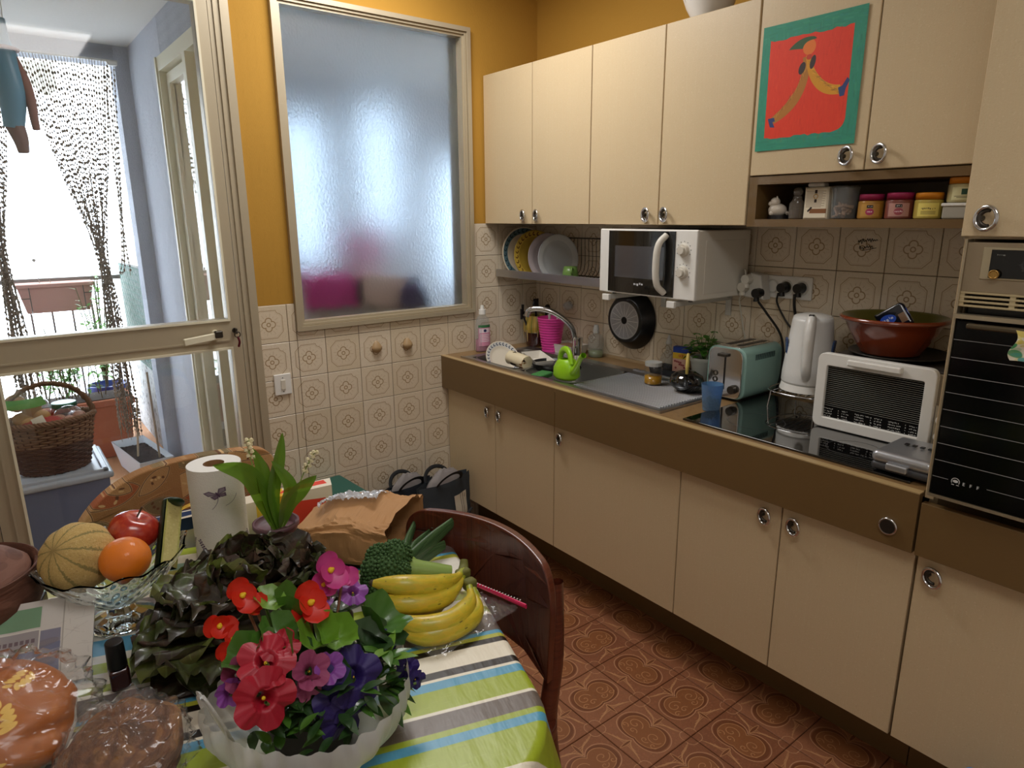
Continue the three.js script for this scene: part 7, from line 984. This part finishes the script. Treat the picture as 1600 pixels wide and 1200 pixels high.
// ------------------------------------------------------------------ flowering plant in a white carrier bag
{
  const PC = [-1.935, 1.79], t = thing('flowering_plant', 'begonias and petunias, red, pink and violet, growing together in a pot', 'potted plant', [PC[0], TY + 0.004, PC[1]]), off = (p) => [p[0] - PC[0], p[1] - TY - 0.004, p[2] - PC[1]];
  mesh('pot', L([[0, 0], [0.055, 0], [0.072, 0.075], [0.075, 0.075], [0.075, 0.082], [0.07, 0.082], [0.066, 0.07], [0, 0.066]], 36), mat(0x2a2522, 0.7, dbl), t);
  const petal = (r, cup = 0.2, fr = 0.0) => grid((u, v) => { const s = (u - 0.5) * 2, w = Math.pow(Math.sin(Math.min(1, 0.12 + v * 0.8) * PI), 0.6); return [s * r * 0.62 * w, cup * r * (v * v) + 0.1 * r * s * s + fr * r * v * Math.sin(s * 5), v * r]; }, 6, 7);
  const cols = { red: [0xe0301c, 0.45], pink: [0xd84a98, 0.45], crimson: [0xb81430, 0.5], violet: [0x2a1466, 0.6], dusty: [0xa84a74, 0.55], mauve: [0x9a50b0, 0.5] }, pm = {}; for (const k in cols) pm[k] = phys(cols[k][0], cols[k][1], { ...dbl, transmission: 0.25, thickness: 0 });
  const yel = mat(0xe8c020, 0.6), green = phys(0x4c7a28, 0.38, { ...dbl, transmission: 0.22, thickness: 0, clearcoat: 0.25 }), bright = phys(0x7aa832, 0.38, { ...dbl, transmission: 0.35, thickness: 0 }), dark = phys(0x2a4a1e, 0.42, { ...dbl, transmission: 0.12, thickness: 0, clearcoat: 0.3 }), stemM = mat(0x9a6a4c, 0.6), stemG = mat(0x5f7a3a, 0.6);
  const stem = (q, m = stemG) => mesh('stem', T([[q[0] * 0.25, 0.06, q[2] * 0.25], [q[0] * 0.7, q[1] * 0.55 + 0.02, q[2] * 0.7], [q[0], q[1] - 0.004, q[2]]], 0.0022, 14, 6), m, t);
  const begonia = (p, s, c, ry, tilt) => { const q = off(p), f = part('begonia_flower', t, q, [tilt, ry, 0]); const r = s / 1000; const pp = []; for (let k = 0; k < 4; k++) { const g = petal(r * (k % 2 ? 0.75 : 1.0), 0.3); g.rotateX(k % 2 ? -0.35 : -0.15); g.rotateY(k * PI / 2); pp.push(g); } for (const g of pp) mesh('petal', g, pm[c], f); mesh('stamen', merge([S(r * 0.16, 0, r * 0.1, 0, 10), S(r * 0.1, r * 0.1, r * 0.14, 0, 8)]), yel, f); stem(q, stemM); };
  for (const [x, y, z, s, ry, ti] of [[-2.0, 0.992, 1.74, 27, 0.4, 1.1], [-2.034, 0.958, 1.74, 24, 1.2, 1.2], [-2.022, 0.94, 1.752, 18, 0.1, 0.9], [-2.033, 0.928, 1.768, 20, 0.6, 1.0], [-1.922, 0.972, 1.785, 31, 0.2, 1.0], [-1.93, 0.958, 1.78, 22, 1.9, 0.8], [-1.985, 0.972, 1.745, 18, 2.2, 0.7]]) begonia([x, y, z], s, 'red', ry, ti);
  for (const [x, y, z, s, ry, ti] of [[-1.872, 0.985, 1.74, 30, 0.3, 1.1], [-1.855, 0.968, 1.742, 24, 1.3, 0.9], [-1.884, 0.964, 1.738, 22, 0.8, 1.0]]) begonia([x, y, z], s, 'pink', ry, ti);
  // petunia: flared five-lobed trumpet
  const petunia = (p, s, c, rx, ry, sh = 1) => { const q = off(p), f = part('petunia_flower', t, q, [rx, ry, 0]), r = s / 1000, g = grid((u, v) => { const a = v * 2 * PI, lob = 1 - 0.2 * Math.pow(Math.abs(Math.sin(a * 2.5)), 8), rad = (0.09 + 0.91 * Math.pow(u, 1.7)) * r * (u > 0.6 ? 1 + (lob - 1) * (u - 0.6) / 0.4 : 1), fr = u * u * r * 0.035 * Math.sin(a * 15 + s) + u * u * r * 0.1 * Math.sin(a * 5 + 1.3); return [Math.cos(a) * rad, (u < 0.5 ? -(0.5 - u) * 1.5 * r : -0.25 * r * (u - 0.5) * sh) + fr, Math.sin(a) * rad]; }, 14, 60); mesh('corolla', g, pm[c], f); mesh('throat', S(r * 0.07, 0, -r * 0.2, 0, 8), yel, f); stem(q); };
  petunia([-2.003, 0.945, 1.835], 38, 'crimson', 0.5, -0.3); petunia([-2.018, 0.914, 1.868], 40, 'crimson', 1.25, -0.15); petunia([-1.98, 0.95, 1.82], 28, 'crimson', 0.4, 0.8);
  petunia([-1.898, 0.888, 1.865], 42, 'violet', 1.0, 0.1); petunia([-1.925, 0.875, 1.87], 36, 'violet', 1.2, -0.4); petunia([-1.925, 0.845, 1.88], 34, 'violet', 1.5, 0.2); petunia([-1.822, 0.872, 1.8], 22, 'violet', 0.7, 0.9); petunia([-1.815, 0.858, 1.79], 20, 'violet', 0.9, 1.7); petunia([-1.8, 0.84, 1.835], 20, 'violet', 1.2, 1.0); petunia([-1.795, 0.822, 1.85], 17, 'violet', 1.6, 1.2);
  petunia([-1.953, 0.914, 1.85], 26, 'dusty', 0.9, 0.3, -3); petunia([-1.962, 0.9, 1.855], 20, 'dusty', 1.6, -0.6, -3); petunia([-2.03, 0.915, 1.8], 24, 'dusty', 1.0, -1.1, -2.5); petunia([-2.045, 0.9, 1.805], 20, 'mauve', 1.4, -1.2, -2); petunia([-1.928, 0.908, 1.853], 22, 'mauve', 0.9, 0.6, -2); petunia([-1.898, 0.95, 1.735], 30, 'mauve', 0.4, 0.4); petunia([-1.915, 0.946, 1.738], 28, 'mauve', 0.5, -0.5); petunia([-1.84, 0.94, 1.745], 24, 'mauve', 0.5, 1.2);
  // round cupped begonia leaves
  const rleaf = (r, cup) => grid((u, v) => { const a = (u - 0.5) * 2 * PI * 0.96, q = v * r * (1 + 0.06 * Math.cos(a * 9)); return [Math.sin(a) * q * 0.86, cup * v * v * r * (1 + 0.3 * Math.cos(a * 3)), Math.cos(a) * q + r * 0.4]; }, 26, 7);
  const RL = [[-1.973, 0.978, 1.742, 26, 'bright', 0.6], [-1.976, 0.95, 1.78, 30, 'green', 0.2], [-1.955, 0.957, 1.76, 34, 'green', 1.4], [-1.946, 0.95, 1.762, 26, 'bright', 2.2], [-1.899, 0.922, 1.8, 32, 'bright', 0.1], [-1.83, 0.892, 1.765, 40, 'green', 0.9], [-1.835, 0.886, 1.79, 38, 'dark', 1.2], [-1.979, 0.935, 1.8, 34, 'green', -0.6], [-1.926, 0.93, 1.8, 32, 'bright', 0.0], [-1.958, 0.92, 1.8, 34, 'dark', -0.3], [-1.861, 0.893, 1.8, 34, 'dark', 0.7], [-2.002, 0.93, 1.79, 30, 'green', -1.2], [-1.867, 0.915, 1.75, 32, 'dark', 2.4], [-1.938, 0.91, 1.78, 36, 'dark', 0.4], [-1.9, 0.92, 1.75, 34, 'green', 3.0], [-1.98, 0.905, 1.76, 36, 'dark', -2.2], [-1.93, 0.89, 1.84, 32, 'dark', 0.1]], lm = { green, bright, dark };
  RL.forEach(([x, y, z, s, m, ry], i) => { const q = off([x, y, z]), g = rleaf(s / 1000, 0.35 + 0.25 * (i % 3)); g.rotateX(0.35 + 0.3 * ((i * 7) % 4) / 4); g.rotateY(ry); mesh('begonia_leaf', g, lm[m], t, q); stem(q); });
  // soft petunia leaves along the bag's rim
  const g = [], g2 = []; for (let k = 0; k < 150; k++) { const a = rr(-1.2, 2.9), r = rr(0.05, 0.115), l = leafGeo(rr(0.012, 0.02), rr(0.026, 0.045), 0.3); l.rotateX(rr(-0.9, 0.3)); l.rotateY(rr(0, 6.28)); l.translate(Math.sin(a) * r, rr(0.065, 0.125) - Math.max(0, r - 0.09) * 0.6, Math.cos(a) * r); (k % 3 ? g : g2).push(l); } mesh('petunia_leaves', merge(g), dark, t).userData.kind = 'stuff'; mesh('petunia_leaves', merge(g2), green, t).userData.kind = 'stuff';
  for (let k = 0; k < 9; k++) { const l = leafGeo(0.02, 0.045, 0.25); l.rotateX(-0.7 + 0.2 * (k % 3)); l.rotateY(k * 0.75); mesh('petunia_leaf', l, k % 2 ? bright : green, t, off([-1.835 + 0.006 * Math.sin(k * 2), 0.862 + 0.003 * k, 1.835])); }
  for (let k = 0; k < 8; k++) { const l = leafGeo(0.03, 0.055, 0.4); l.rotateX(0.25); l.rotateY(0.3 + k * 0.35); mesh('petunia_leaf', l, k % 2 ? green : dark, t, off([-1.86 + 0.006 * k, 0.835, 1.855 - 0.006 * k])); }
  // bag
  const b = thing('plastic_bag', 'white translucent carrier bag around the flowering plant', 'bag', [PC[0], TY, PC[1]], 0.15), bm = phys(0xeeeeea, 0.5, { ...dbl, transmission: 0.5, thickness: 0, clearcoat: 0.25 });
  const bg = grid((u, v) => { const a = v * 2 * PI, h = u, cx = Math.cos(a), sx = Math.sin(a), lift = 0.1 + 0.012 * Math.sin(a * 2 + 2.0) + 0.008 * N3(cx * 2, 3, sx * 2), pl = 0.006 * (1 - Math.abs(N3(cx * 4 + h * 0.6, h * 0.8, sx * 4)) * 2.4) * Math.min(1, h * 1.6) + 0.0025 * Math.sin(a * 31 + 3 * N3(cx * 2, h, sx * 2)) * h, r = h < 0.2 ? h / 0.2 * 0.09 : 0.09 + 0.042 * Math.sin((h - 0.2) / 0.8 * 1.9) + pl; return [cx * r * 1.06, Math.max(0.001, h < 0.2 ? 0.0015 : (h - 0.2) / 0.8 * lift), sx * r]; }, 30, 180); mesh('bag', bg, bm, b);
  mesh('bag_handle', merge([grid((u, v) => { const s = u * PI; return [-0.118 - 0.02 * Math.sin(s) + 0.004 * Math.sin(v * 9), 0.07 + Math.sin(s) * 0.075, -0.03 + Math.cos(s) * 0.045 + v * 0.022]; }, 20, 4)]), bm, b);
}
renderer.render(scene, camera);
